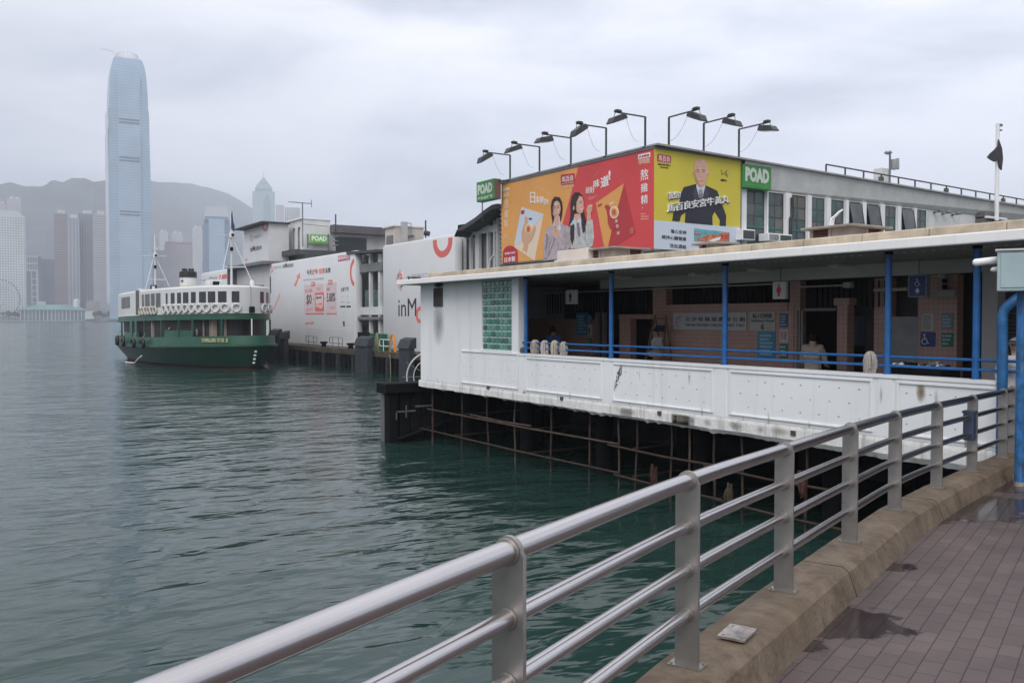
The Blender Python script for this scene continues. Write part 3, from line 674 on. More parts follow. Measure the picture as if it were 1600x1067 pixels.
# right end: grey column, louvre shutter
mb = MB(); mb.box(15.2, 15.6, onX(1558, 500, 15.2).y, onX(1534, 500, 15.2).y, FZ, SOF); mb.build('end_column', M('end_col', (.30, .29, .29), .7, var=.08), pav)
mb = MB(); y0, y1 = 2.2, onX(1559, 500, 15.4).y
z = 2.9
while z < 4.8: mb.prism([(15.5, y0, z), (15.5, y1, z), (15.44, y1, z - .05), (15.44, y0, z - .05)], (.0, 0, .012)); z += .065
mb.box(15.56, 15.6, y0, y1, FZ, SOF, dark); mb.build('roller_shutter', M('shutter', (.09, .08, .08), .5, metal=.3, var=.2), pav)
for px, py in ((969, 435), (1098, 431), (1187, 424), (1367, 421)):
    q = onZ(px, py, SOF - .06); q.x = min(q.x, BX - .5)
    mb = MB(); mb.bev(q.x - .3, q.x + .3, q.y - .12, q.y + .12, SOF - .055, SOF, None, None, .01)
    mb.box(q.x - .27, q.x + .27, q.y - .1, q.y + .1, SOF - .062, SOF - .056, M('lamp_diffuser', (.85, .85, .82), .4, var=0)); mb.build('ceiling_light', grey_white, pav)

# ---- signs hanging under the roof
def symbol(mb, c, U, V, nrm_, s, m, skirt):
    """standing figure of height s centred on c"""
    def P(x, y): return c + U * (x * s) + V * (y * s)
    h = nrm_ * .008
    mb.prism([P(.095 * cos(a), .40 + .095 * sin(a)) for a in [2 * pi * k / 14 for k in range(14)]], h, m)
    if skirt: mb.prism([P(-.13, .28), P(.13, .28), P(.27, -.02), P(.19, -.05), P(.13, .1), P(.2, -.2), P(.10, -.2), P(.10, -.5), P(.02, -.5), P(.02, -.2), P(-.02, -.2), P(-.02, -.5), P(-.10, -.5), P(-.10, -.2), P(-.2, -.2), P(-.13, .1), P(-.19, -.05), P(-.27, -.02)], h, m)
    else: mb.prism([P(-.2, .28), P(.2, .28), P(.24, -.05), P(.16, -.05), P(.13, .14), P(.12, -.5), P(.02, -.5), P(.02, -.06), P(-.02, -.06), P(-.02, -.5), P(-.12, -.5), P(-.13, .14), P(-.16, -.05), P(-.24, -.05)], h, m)
def wheelchair(mb, c, U, V, nrm_, s, m):
    def P(x, y, k=.006): return c + U * (x * s) + V * (y * s) + nrm_ * k
    mb.prism([P(-.08 + .08 * cos(a), .42 + .08 * sin(a), 0) for a in [2 * pi * k / 12 for k in range(12)]], nrm_ * .008, m)
    mb.tube([P(-.08, .3), P(-.05, -.02), P(.2, -.04), P(.3, -.36), P(.4, -.33)], .035 * s, m, 6); mb.tube([P(-.07, .14), P(.16, .12)], .03 * s, m, 6)
    mb.tube([P(-.05 + .27 * cos(a), -.2 + .27 * sin(a)) for a in [R(110 + 250 * k / 16) for k in range(17)]], .03 * s, m, 6)
UY, UZ, NX = Vector((0, -1, 0)), Vector((0, 0, 1)), Vector((-1, 0, 0))
signw = M('sign_white', (.62, .62, .58), .5, var=.04); signblue = M('sign_blue', (.012, .03, .16), .45, var=.05)
def hang_sign(px0, py0, px1, py1, X, label, face, kind):
    a = onX(px0, py0, X); b = onX(px1, py1, X); c = (a + b) / 2
    r = empty('hanging_sign', c, label, 'sign', 'toilet signs hanging under the pavilion ceiling')
    mb = MB(); mb.bev(X, X + .1, b.y, a.y, b.z, a.z, None, None, .012); mb.build('sign_box', face, r)
    mb = MB(); mb.tube([(X + .05, c.y, a.z), (X + .05, c.y, SOF)], .012, None, 6); mb.build('hanger', grey_metal, r)
    mb = MB()
    H = a.z - b.z
    if kind == 'm': symbol(mb, c, UY, UZ, NX, H * .66, txt_dark, False)
    if kind == 'f': symbol(mb, c, UY, UZ, NX, H * .72, red, True)
    if kind == 'w':
        wheelchair(mb, c + UZ * H * .18, UY, UZ, NX, H * .42, txt_white); d = c - UZ * H * .24
        mb.prism([d + UY * (.05 * H * cos(q)) + UZ * (.05 * H * sin(q) + .08 * H) for q in [2 * pi * k / 12 for k in range(12)]], NX * .008, txt_white)
        mb.prism([d + UY * (x * H) + UZ * (y * H) for x, y in ((-.03, .04), (.03, .04), (.14, -.02), (.12, -.05), (.05, -.02), (.06, -.1), (-.06, -.1), (-.05, -.02), (-.12, -.05), (-.14, -.02))], NX * .008, txt_white)
        for q in (-.05, .05): mb.prism([d + UY * (q * H + .02 * H * cos(t)) + UZ * (-.14 * H + .02 * H * sin(t)) for t in [2 * pi * k / 8 for k in range(8)]], NX * .008, txt_white)
        fr = MB(); fr.box(X - .01, X + .11, b.y - .03, a.y + .03, b.z - .03, b.z); fr.box(X - .01, X + .11, b.y - .03, a.y + .03, a.z, a.z + .03); fr.box(X - .01, X + .11, b.y - .03, b.y, b.z, a.z); fr.box(X - .01, X + .11, a.y, a.y + .03, b.z, a.z); fr.build('sign_frame', M('frame_dim', (.16, .19, .21), .5), r)
    mb.build('pictogram', None, r)
hang_sign(883.5, 453.5, 899, 475, 15.0, "white box sign with a black man pictogram hanging over the men's end", signw, 'm')
hang_sign(1207, 440.5, 1227, 467, 15.4, 'white box sign with a red woman pictogram beside the doorway', signw, 'f')
hang_sign(1421.5, 432, 1446, 461.5, 15.6, 'navy box sign with white wheelchair and baby pictograms', signblue, 'w')

# ---- notices on the rear wall
def notice(name, cat_, label, px0, py0, px1, py1, face, X=BX, group=None, th=.02):
    a = onX(px0, py0, X - th); b = onX(px1, py1, X - th)
    r = empty(name, Vector((X, (a.y + b.y) / 2, b.z)), label, cat_, group)
    mb = MB(); mb.bev(X - th, X - .002, b.y, a.y, b.z, a.z, None, None, .004); mb.build('board', face, r)
    return Board(r, 0, X - th)
b = notice('wall_sign', 'sign', 'long pale sign naming the public toilet in Chinese and English with a swirl emblem', 1052, 489, 1166, 516.5, M('sign_pale', (.40, .40, .41), .5, var=.05))
# (the board is level: right edge is higher in the picture than its left one)
def lvl(b_, px, z): q = onX(px, 500, b_.c); return Vector((b_.c, q.y, z))
aZ, bZ = onX(1052, 489, BX - .02).z, onX(1166, 516.5, BX - .02).z
H = aZ - bZ
def wtext(b_, part, txt, px0, px1, z0, z1, m, layer=1, bold=0.0, space=1.0):
    put_text(b_.mb(part), txt, lvl(b_, px0, z0), lvl(b_, px1, z0), lvl(b_, px0, z1), b_.n, b_.step * layer, m, bold, space)
wtext(b, 'lettering', '尖沙咀碼頭廣場公廁', 1071, 1164, bZ + H * .50, bZ + H * .76, txt_dark, 1, .01, 1.5)
wtext(b, 'lettering', 'TSIM SHA TSUI FERRY CONCOURSE PUBLIC TOILET', 1071, 1164, bZ + H * .21, bZ + H * .36, txt_dark)
pu = M('emblem_purple', (.16, .08, .22), .5, var=0)
mbq = b.mb('emblem'); c0 = lvl(b, 1061, bZ + H * .5)
mbq.tube([c0 + UY * (.09 * cos(t) - .01) + UZ * (.12 * sin(t)) + NX * .004 for t in [R(60 + 220 * k / 12) for k in range(13)]], .008, pu, 6)
mbq.tube([c0 + UY * (-.06) + UZ * .04 + NX * .004, c0 + UY * .02 + UZ * .10 + NX * .004, c0 + UY * .11 + UZ * .13 + NX * .004], .008, pu, 6); mbq.tube([c0 + UY * (-.05) + UZ * (-.03) + NX * .004, c0 + UY * .08 + UZ * .02 + NX * .004], .007, pu, 6)
b.done()
b = notice('street_number_sign', 'sign', 'pale square plate reading Salisbury Road and the number 6', 1171.5, 487, 1211, 517, M('plate_pale', (.36, .37, .33), .5, var=.05))
aZ, bZ = onX(1171.5, 487, BX - .02).z, onX(1211, 517, BX - .02).z; H = aZ - bZ
wtext(b, 'lettering', '梳士巴利道', 1176, 1206, bZ + H * .66, bZ + H * .90, txt_dark, 1, .02); wtext(b, 'lettering', 'Salisbury Road', 1174, 1209, bZ + H * .42, bZ + H * .60, txt_dark, 1, .01); wtext(b, 'lettering', '6', 1189, 1194, bZ + H * .06, bZ + H * .36, txt_dark, 1, .03); b.done()
cyan = M('poster_cyan', (.035, .20, .34), .5, var=.15, scale=6); pale = M('poster_pale', (.28, .42, .48), .5, var=.1); pgreen = M('poster_green', (.01, .11, .07), .5, var=.1); ppaper = M('poster_paper', (.42, .40, .40), .6, var=.08); pblue = M('poster_blue', (.03, .07, .16), .5, var=.3, scale=8)
def blurb(b_, px0, px1, z0, z1, m, rows_, part='print'):
    mb_ = b_.mb(part)
    for k in range(rows_):
        zz = z1 - (z1 - z0) * (k + .5) / rows_; hh = (z1 - z0) / rows_ * .28; f = random.uniform(.6, 1)
        a_ = lvl(b_, px0, zz); b2 = lvl(b_, px0 + (px1 - px0) * f, zz); y = a_.y
        while y > b2.y:
            wd = random.uniform(.02, .06); mb_.box(b_.c - .004, b_.c + .002, max(b2.y, y - wd), y, zz - hh, zz + hh, m); y -= wd + .012
def simple_notice(label, px0, py0, px1, py1, face, ink, rows_, group, name='wall_notice'):
    b_ = notice(name, 'notice', label, px0, py0, px1, py1, face, BX, group, .014)
    a = onX(px0, py0, b_.c); c = onX(px1, py1, b_.c); m_ = (px1 - px0) * .12; hh = a.z - c.z
    if ink: blurb(b_, px0 + m_, px1 - m_, c.z + hh * .08, a.z - hh * .08, ink, rows_)
    return b_, a.z, c.z
G = 'notices fixed to the tiled toilet wall'
simple_notice('cyan hygiene poster directly under the Salisbury Road plate', 1184, 518, 1211, 560, cyan, pale, 6, G)[0].done()
simple_notice('cyan poster on the dim tiled wall under the man pictogram', 900, 489, 918, 524, cyan, pale, 6, G)[0].done()
simple_notice('small grey-blue notice, top of the three notices by the dark doorway', 1218, 490, 1231, 511, pblue, pale, 4, G)[0].done()
b_, z1, z0 = simple_notice('small white notice with pink mark, middle of the three by the dark doorway', 1218, 514, 1231, 535, ppaper, None, 0, G)
h = z1 - z0; wtext(b_, 'print', '8', 1220, 1224.5, z0 + h * .2, z0 + h * .8, M('pinkish', (.4, .12, .16), .5)); blurb(b_, 1226, 1230, z0 + h * .2, z0 + h * .8, txt_dark, 3); b_.done()
simple_notice('small green notice with pale foot, lowest of the three by the dark doorway', 1218, 537, 1231, 560, pgreen, pale, 3, G)[0].done()
simple_notice('small blue-grey notice above the man plate beside the cyan poster', 918, 491, 925, 505, pblue, pale, 3, G)[0].done()
b_, z1, z0 = simple_notice('small white plate with black man pictogram beside the cyan poster', 916.5, 508, 925, 525, ppaper, None, 0, G)
symbol(b_.mb('pictogram'), lvl(b_, 920.7, (z0 + z1) / 2), UY, UZ, NX, (z1 - z0) * .6, txt_dark, False); b_.done()
simple_notice('small green notice under the man plate beside the cyan poster', 916.5, 529, 924, 542, pgreen, pale, 3, G)[0].done()
simple_notice('white text notice above the wheelchair plate', 1440.5, 489.5, 1459, 517, ppaper, M('faint_ink', (.2, .2, .2), .6), 7, G)[0].done()
b_, z1, z0 = simple_notice('navy plate with a white wheelchair pictogram on the brown tiles', 1438, 518.5, 1461, 542, signblue, None, 0, G)
wheelchair(b_.mb('pictogram'), lvl(b_, 1446, (z0 + z1) / 2), UY, UZ, NX, (z1 - z0) * .72, txt_white); b_.done()
simple_notice('grey-blue framed notice right of the white text notice', 1471, 489.5, 1489, 514, M('noticegrey', (.14, .17, .21), .5, var=.2), pale, 4, G)[0].done()
simple_notice('green framed notice right of the wheelchair plate', 1471, 520, 1489, 542, pgreen, pale, 3, G)[0].done()
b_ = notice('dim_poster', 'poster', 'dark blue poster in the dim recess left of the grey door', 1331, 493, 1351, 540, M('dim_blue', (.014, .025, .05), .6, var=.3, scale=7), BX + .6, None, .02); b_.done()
# fittings by the accessible toilet
mb = MB(); q0, q1 = onX(1462, 453, BX - .12), onX(1492, 464, BX - .12); mb.bev(BX - .12, BX - .01, q1.y, q0.y, q1.z, q0.z, None, None, .015); tag(mb.build('wall_light_box', M('fit', (.33, .32, .30), .5)), 'pale horizontal wall light box above the framed notices', 'light box')
mb = MB(); q0, q1 = onX(1465, 424, BX - .15), onX(1475, 434, BX - .15); mb.bev(BX - .15, BX - .01, q1.y, q0.y, q1.z, q0.z, None, None, .015)
for k in range(2): q = onX(1476, 439 + k * 9, BX - .08); mb.lathe([(.04, -.04), (.05, 0), (.04, .04)], q, dark, 8)
tag(mb.build('alarm_unit', M('fit')if False else MATS['fit']), 'small white alarm box with dark sounders on the brown tiles', 'alarm')

# ---- mops drying on the rail
def mop(label, px, top_py, bot_py, X, wid, col, seedv, group, handle_in=True):
    rnd = random.Random(seedv); a = onX(px, top_py, X); b = onX(px, bot_py, X); L_ = a.z - b.z
    r = empty('mop', Vector((X, a.y, b.z)), label, 'mop', group)
    m = M('mop_' + str(seedv), col, .95, var=.25, scale=30)
    mb = MB()
    for k in range(90):
        t = rnd.uniform(0, 2 * pi); rr = wid * rnd.uniform(.45, 1); x, y = cos(t), sin(t); ln = L_ * rnd.uniform(.86, 1.05)
        pts = [a + Vector((0, 0, 0)), a + Vector((x * rr * .4, y * rr * .45, -.012)), a + Vector((x * rr * .75, y * rr * .85, -ln * .16)), a + Vector((x * rr * .8, y * rr * 1.12, -ln * .42)), a + Vector((x * rr * .7 + rnd.uniform(-.01, .01), y * rr * 1.08, -ln * .7)), a + Vector((x * rr * .5 + rnd.uniform(-.04, .04), y * rr * rnd.uniform(.3, 1.15) + rnd.uniform(-.03, .03), -ln * rnd.uniform(.72, 1.18)))]
        mb.tube(pts, [.008, .010, .010, .010, .009, .005], m, 5)
    mb.lathe([(.02, -L_ * .8), (wid * .3, -L_ * .6), (wid * .4, -L_ * .3), (wid * .2, -.03)], a, m, 12)
    mb.build('mop_head', None, r)
    mb = MB(); mb.tube([a + Vector((0, 0, -.03)), Vector((X + .25, a.y, FZ + .02))], .012, None, 8); mb.build('handle', M('mop_handle', (.28, .2, .12), .6), r)
GM = 'mops drying upside down on the blue rail'
for k, (px, ty, by, col, lb) in enumerate([(836, 531, 556, (.40, .36, .33), 'grey-beige mop head, first of four from the white corner'), (851, 532, 557, (.50, .47, .44), 'off-white mop head, second of four from the white corner'), (867, 532, 557, (.50, .44, .36), 'creamy yellowish mop head, third of four from the white corner'), (881, 534, 558, (.40, .38, .36), 'slimmer grey mop head, fourth of four from the white corner')]):
    mop(lb, px, ty, by, KX + .14, (.14, .13, .12, .12)[k], col, k + 3, GM)
mop('shaggy off-white mop alone on the rail beside a blue column', 1360, 549, 589, KX + .12, .12, (.36, .34, .32), 11, GM)
# bucket left of the first mop
mb = MB(); q = onX(817, 553, KX + .12); mb.lathe([(.05, 0), (.075, .09), (.05, .14), (.03, .16)], (KX + .1, q.y, PZ + .055), None, 10); tag(mb.build('rag_bundle', M('rag', (.09, .08, .08), .9, var=.5, scale=20)), 'dark crumpled rag on the parapet at the white corner', 'rag')
# ---- stepladder with cloths
LX = BX - .45
ld = empty('stepladder', Vector((LX, onX(1027, 560, LX).y, FZ)), 'wooden stepladder leaning by the dark doorway with cloths on its rungs', 'ladder')
wood = M('ladder_wood', (.17, .11, .075), .7, var=.3, scale=8)
tL, tR, bL, bR = onX(1024, 492, LX + .3), onX(1040, 493, LX + .3), onX(1008, 566, LX - .1), onX(1036, 570, LX - .1)
def ext(t, b): d = (t - b); return t - d * ((t.z - FZ) / d.z)
mb = MB(); bL, bR = ext(tL, bL), ext(tR, bR)
for t, b in ((tL, bL), (tR, bR)): mb.tube([t, b], .03, None, 4)
for k in range(7): f = .04 + k * .14; mb.tube([tL.lerp(bL, f), tR.lerp(bR, f)], .022, None, 4)
mb.build('ladder_frame', wood, ld)
mb = MB()
for t in (tL, tR): mb.tube([t, Vector((t.x + .25, t.y - .15, FZ))], .022, None, 4)
mb.build('back_leg', wood, ld)
def cloth(label, x0, y0, x1, y1, m, sd):
    rnd = random.Random(sd); X = LX + .1; a = onX(x0, y0, X - .1); b = onX(x1, y1, X - .1); vs = []; fs = []
    for i in range(9):
        for j in range(7):
            u, v = i / 8, j / 6; vs.append(Vector((X - .1 - .05 * sin(u * 9 + sd) * v - .03 * v, a.y + (b.y - a.y) * (u + .06 * sin(v * 5 + sd)), a.z + (b.z - a.z) * v * (1 + .08 * sin(u * 7)))))
    for i in range(8):
        for j in range(6): k = i * 7 + j; fs.append((k, k + 7, k + 8, k + 1))
    n_ = len(vs); vs += [v + Vector((.02, 0, 0)) for v in vs]; fs += [tuple(q + n_ for q in f[::-1]) for f in fs]
    mb = MB(); mb.add(vs, fs, None, True); tag(mb.build('cloth', m), label, 'cloth', 'cloths hung on the stepladder')
cloth('navy cloth on the highest rung of the stepladder', 1024, 508, 1037, 518, M('cloth_navy', (.015, .015, .04), .9), 1)
cloth('pale grey square cloth halfway down the stepladder', 1020, 527, 1034, 541, M('cloth_pale', (.32, .32, .34), .9, var=.1), 2)
cloth('off-white cloth lowest on the stepladder', 1014, 547, 1033, 557, M('cloth_off', (.38, .36, .33), .9, var=.1), 3)
# trolley / handcart just behind the near parapet
cart = empty('cleaning_cart', Vector((14.4, onX(1430, 590, 14.4).y, FZ)), 'low handcart with dark tray and bent metal handle behind the near parapet', 'cart')
y0 = cart.location.y; mb = MB(); zt = 3.14
mb.bev(14.1, 14.7, y0 - .65, y0 + .35, zt - .16, zt + .0, None, None, .02)
rnd = random.Random(3)
for k in range(34): q = Vector((rnd.uniform(14.08, 14.6), y0 + rnd.uniform(-.6, .3), zt + rnd.uniform(0, .05))); mb.lathe([(.02, 0), (.06, .03), (.03, .07)], q, [dark, txt_white, M('bag_grey', (.2, .2, .22), .7)][k % 3 if k % 5 else 0], 6)
mb.build('tray', dark, cart)
mb = MB(); mb.tube([(14.2, y0 + .5, FZ + .3), (14.2, y0 + .75, zt + .02), (14.2, y0 + 1.0, zt + .05), (14.5, y0 + 1.0, zt + .05), (14.5, y0 + .5, FZ + .3)], .018, None, 8); mb.build('handle', grey_metal, cart)
mb = MB(); mb.box(14.15, 14.65, y0 - .6, y0 + .5, FZ + .25, FZ + .3)
for k in range(2): mb.tube([(14.2 + .4 * k, y0 - .5, FZ + .3), (14.2 + .4 * k, y0 - .5, zt - .15)], .02)
mb.build('base_frame', grey_metal, cart)
for sx in (14.2, 14.6):
    for sy in (-.45, .4): mb = MB(); mb.lathe([(.05, -.03), (.13, -.03), (.13, .03), (.05, .03)], (sx, y0 + sy, FZ + .134), None, 14, 0); mb.build('wheel', black, cart)

# ---- piles, scaffold grid and quay under the deck
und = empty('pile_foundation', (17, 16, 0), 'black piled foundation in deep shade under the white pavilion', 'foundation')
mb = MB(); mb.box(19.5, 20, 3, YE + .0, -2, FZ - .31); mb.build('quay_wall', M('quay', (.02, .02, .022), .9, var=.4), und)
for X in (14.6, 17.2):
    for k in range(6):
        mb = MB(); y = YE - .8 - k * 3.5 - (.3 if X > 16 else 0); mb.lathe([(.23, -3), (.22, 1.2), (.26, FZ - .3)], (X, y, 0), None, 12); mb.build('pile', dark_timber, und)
sc = empty('scaffold', (KX + .3, 16, 0), 'rusty pole scaffold grid hanging under the pavilion deck', 'scaffold')
rnd = random.Random(5); pxs = [676, 721, 762, 805, 862, 866 + 55, 967, 994, 1050, 1078, 1118, 1160, 1215, 1262]
rl = M('rod_light', (.06, .042, .034), .8, var=.5, scale=4)
for k, px in enumerate(pxs):
    y = onX(px, 650, KX + .25).y; mb = MB(); pts = [Vector((KX + .25 + rnd.uniform(-.02, .02), y + rnd.uniform(-.03, .03), z)) for z in (FZ - .2, 1.2, .5, -.8)]
    mb.tube(pts, .026, None, 7); mb.build('upright_pole', rust if k % 3 else rl, sc)
for z, a, b, m in ((1.06, 668, 966, rl), (1.12, 735, 830, rl), (.98, 950, 1120, rust), (.92, 1100, 1300, rust), (.38, 650, 968, rust), (.30, 960, 1130, rust), (.26, 1110, 1340, rust)):
    mb = MB(); mb.tube([(KX + .19, onX(a, 650, KX + .19).y, z + .02), (KX + .19, onX((a + b) / 2, 650, KX + .19).y, z - .02), (KX + .19, onX(b, 650, KX + .19).y, z)], .026, None, 7); mb.build('cross_pole', m, sc)
for z in (1.0, .35):
    for q in range(4): y = YE - 1.5 - q * 4.3; mb = MB(); mb.tube([(KX + .25, y, z), (19.4, y + .1, z)], .028, None, 6); mb.build('cross_pole', rust, sc)
for k, (px, py, lb, col) in enumerate([(1022, 733, 'red-brown rag snagged on the scaffold pole nearest the water', (.04, .012, .008)), (1138, 762, 'straw coloured rag hanging on the scaffold by a railing post', (.05, .038, .02)), (1253, 745, 'faded pink rag snagged behind the railing tubes', (.07, .025, .02))]):
    q = onX(px, py, KX + .16); mb = MB(); rnd = random.Random(k)
    for s_ in range(9):
        o = Vector((0, rnd.uniform(-.09, .09), rnd.uniform(-.05, .12))); mb.tube([q + o, q + o * .8 + Vector((rnd.uniform(-.04, .04), rnd.uniform(-.03, .03), -.16)), q + o * .5 + Vector((rnd.uniform(-.04, .04), rnd.uniform(-.05, .05), -.3 - rnd.random() * .12))], [.02, .035, .012], None, 5)
    tag(mb.build('snagged_rag', M('rag_%d' % k, col, .9, var=.5, scale=12)), lb, 'rag', 'rags snagged on the scaffold')
# fender at the far corner of the pavilion
fd = empty('corner_fender', (13.5, 26.3, 0), 'black timber fender frame with heavy capping beam at the far corner', 'fender')
p0 = onZ(612, 600, 1.9); fx = 12.35; fy = 26.0
mb = MB(); mb.bev(fx - .15, 20, fy - .15, fy + .6, 1.60, 1.92, None, None, .03); mb.build('capping_beam', dark_timber, fd)
for k in range(18):  # timbers added past the corner frame to block the bright gap under the deck
    mb = MB(); x = fx + .02 + k * .42; mb.bev(x, x + .34, fy, fy + .35, -2, 1.6, None, None, .03); mb.build('fender_timber', dark_timber, fd)
mb = MB(); mb.bev(fx, fx + .35, fy + .36, fy + .6, -2, 1.6, None, None, .03); mb.box(fx + .2, fx + .9, fy - .16, fy - .14, .98, 1.03); mb.box(fx + .2, fx + .24, fy - .16, fy - .14, .75, 1.03); mb.box(fx + .55, fx + .59, fy - .16, fy - .14, .8, 1.2); mb.box(fx + .9, 13.9, fy - .16, fy - .14, 1.12, 1.17, None, Matrix.Identity(4))
mb.build('bracket', M('bracket_grey', (.16, .16, .16), .6, metal=.4), fd)
mb = MB(); mb.tube([(fx + .3, fy - .1, .1), (fx + 2.2, fy - .2, .62)], .07, None, 6); mb.build('diagonal_brace', dark_timber, fd)

# ---- blue pipe, pole and pale cabinet at the right edge
M('pipe_blue', (.012, .10, .26), .45, var=.3, scale=7, streak=.4, dirt=(.12, .15, .18))
bp = empty('blue_pipe', c2w(7.28, 13.1, 2.0), 'thick bent blue pipe rising past the end of the steel railing', 'pipe')
mb = MB(); c_ = lambda x, d, py: at(x, py, d)
mb.tube(cat([at(1567, 735, 13.1), at(1567, 620, 13.1), at(1567, 540, 13.1), at(1566, 500, 13.1), at(1569, 484, 13.1), at(1580, 473, 13.05), at(1600, 458, 13.0), at(1625, 440, 13.0)], 4), .074, None, 16); mb.build('pipe_run', MATS['pipe_blue'], bp)
mb = MB(); mb.torus(at(1567, 500, 13.1), .075, .008); mb.torus(at(1567, 640, 13.1), .075, .008); mb.build('pipe_joint', blue_paint, bp)
pl = empty('blue_post', Vector((*at(1595, 740, 11.1).xy, 1.9)), 'slim weathered blue post carrying the pale cabinet at the right edge', 'post')
mb = MB(); p_ = at(1596, 740, 11.1); mb.lathe([(.058, 1.88), (.058, 4.85)], (p_.x, p_.y, 0), M('blue_worn', (.012, .10, .27), .5, var=.5, scale=9, streak=.5, dirt=(.22, .25, .27)), 14); mb.build('pole', None, pl)
mb = MB(); mb.lathe([(.065, 1.86), (.065, 1.95)], (p_.x, p_.y, 0), concrete, 14); mb.build('post_foot', None, pl)
cb = empty('junction_cabinet', at(1590, 455, 11.0), 'pale grey-blue metal cabinet mounted high at the right edge', 'cabinet')
T = Matrix.Translation(at(1556.5, 455, 11.0)) @ Matrix.Rotation(R(-YAW - 30), 4, 'Z')
mb = MB(); mb.bev(0, .62, 0, .35, 0, .50, None, T, .012); mb.bev(.04, .58, -.012, .002, .04, .46, None, T, .006); mb.build('cabinet_box', M('cab', (.30, .40, .42), .5, var=.08, scale=3), cb)
mb = MB(); mb.box(-.02, .64, -.03, .37, .50, .52, None, T); mb.build('cabinet_lid', grey_white, cb)
for k, (a, b, r_) in enumerate([((1519, 411), (1560, 406), .045), ((1547, 422), (1562, 420), .03)]):
    t = empty('tube_lamp', at(*a, 11.2), ['white plastic tube lamp poking left from the pale cabinet, the longer upper one', 'short white plastic tube below the longer tube lamp at the cabinet'][k], 'lamp')
    mb = MB(); mb.tube([at(a[0], a[1], 11.2), at(b[0] - 34 + 34 * k * 1.0 if False else a[0] + 3, a[1] - .5, 11.2), at(*b, 11.2)], [r_ * .45, r_, r_], None, 14); mb.build('lamp_tube', txt_white, t)
# ================================================================== ROOF VENTS on the pavilion
def hat_vent(px, py, d, pl, pr, label):
    q = at(px, py, d); X0, Y0, Z = q.x, q.y, q.z
    Y1 = onX(pl, 400, X0).y; X1_ = onY(pr, 400, Y0).x
    r = empty('roof_vent', ((X0 + X1_) / 2, (Y0 + Y1) / 2, SOF + .2), label, 'vent', 'louvred vents on the pavilion roof')
    mb = MB(); mb.bev(X0, X1_, Y0, Y1, Z - .06, Z, None, None, .015); mb.build('vent_cover', M('vent_cover', (.24, .22, .2), .7, var=.25, scale=3), r)
    a = .16; x0, x1, y0, y1 = X0 + a, X1_ - a, Y0 + a, Y1 - a; zb = SOF + .19; zt = Z - .061
    body = M('vent_body', (.27, .23, .22), .6, var=.15, scale=4); mb = MB(); p = .09; g = .004
    mb.box(x0 + .06, x1 - .06, y0 + .06, y1 - .06, zb, zt, M('vent_dark', (.05, .025, .02), .8))
    for (u, v) in ((x0, y0), (x1 - p, y0), (x0, y1 - p), (x1 - p, y1 - p), (x0, (y0 + y1) / 2 - p / 2), ((x0 + x1) / 2 - p / 2, y0)): mb.box(u, u + p, v, v + p, zb, zt, body)
    ym = (y0 + y1) / 2; xm = (x0 + x1) / 2
    mb.box(x0 + .02, x0 + .05, y0 + p, ym - p / 2, zb, zt, body); mb.box(xm + p / 2 - .0, x1 - p, y0 + .02, y0 + .05, zb, zt, body) if False else mb.box(x0 + p, xm - p / 2, y0 + .02, y0 + .05, zb, zt, body)
    z = zb + .05
    while z < zt - .04:
        mb.prism([(x0 + .01, ym + p / 2, z), (x0 + .01, y1 - p, z), (x0 + .06, y1 - p, z + .05), (x0 + .06, ym + p / 2, z + .05)], (0, 0, .01), M('vent_slat', (.11, .05, .045), .6))
        mb.prism([(xm + p / 2, y0 + .01, z), (x1 - p, y0 + .01, z), (x1 - p, y0 + .06, z + .05), (xm + p / 2, y0 + .06, z + .05)], (0, 0, .01), MATS['vent_slat']); z += .075
    mb.build('vent_body', None, r)
hat_vent(1330, 349, 21, 1250, 1395, 'large brown louvred roof vent with flat cover, nearest the row of windows')
hat_vent(958, 384.5, 27, 903, 1017, 'brown louvred roof vent with flat cover in front of the red advertisement')
hat_vent(1118, 377.3, 25.3, 1080, 1157, 'brown flat-topped roof vent in front of the yellow advertisement')
q = at(918, 387.5, 28); mb = MB(); y1 = onX(870, 400, q.x).y; mb.bev(q.x, q.x + 1.6, q.y, y1, SOF + .19, q.z, None, None, .02); mb.bev(q.x - .06, q.x + 1.66, q.y - .06, y1 + .06, q.z - .36, q.z - .30, None, None, .012)
tag(mb.build('roof_hatch', M('hatch', (.60, .56, .52), .6, var=.06)), 'cream box hatch on the pavilion roof left of the brown vents', 'hatch')

# ================================================================== FERRY TERMINAL
TX, TY = 30.0, 32.74
ter = empty('ferry_terminal', (45, 40, 1.5), 'long white ferry terminal hall with metal windows and flat overhanging roof', 'terminal')
wallw = M('terminal_white', (.66, .66, .66), .65, var=.08, scale=.5, streak=.4, dirt=(.30, .29, .27))
wz = lambda px: onY(px, 300, 33.0).x
mb = MB(); mb.box(30.35, 75, 33.05, 33.3, 11.0, 12.25); mb.box(30.35, 75, 33.05, 33.3, 1.5, 7.6); mb.box(30.35, 30.6, 33.3, 46.6, 1.5, 12.4); mb.box(30.6, 75, 46.4, 46.6, 1.5, 12.2)
wins = [(1165.7, 1196), (1199.8, 1226), (1236, 1260.6), (1267.4, 1290), (1297.5, 1320), (1325.6, 1346.3), (1353, 1374), (1381.9, 1401.4), (1407.5, 1427.3), (1431.8, 1449)]
wx = [(wz(a), wz(b)) for a, b in wins]
edges = [30.35] + [v for p in wx for v in p] + [75]
for k in range(0, len(edges), 2): mb.box(edges[k], edges[k + 1], 33.05, 33.3, 7.6, 11.0)
mb.build('wall', wallw, ter)
mb = MB()
for k in range(0, len(edges) - 2, 2):
    x0 = edges[k] if k else edges[1] - .5; x1 = edges[k + 1]; mb.bev(x0 + .04, x1 - .04, 32.9, 33.06, 7.2, 11.05, None, None, .02)
mb.each('window_pier', white_plain, ter)
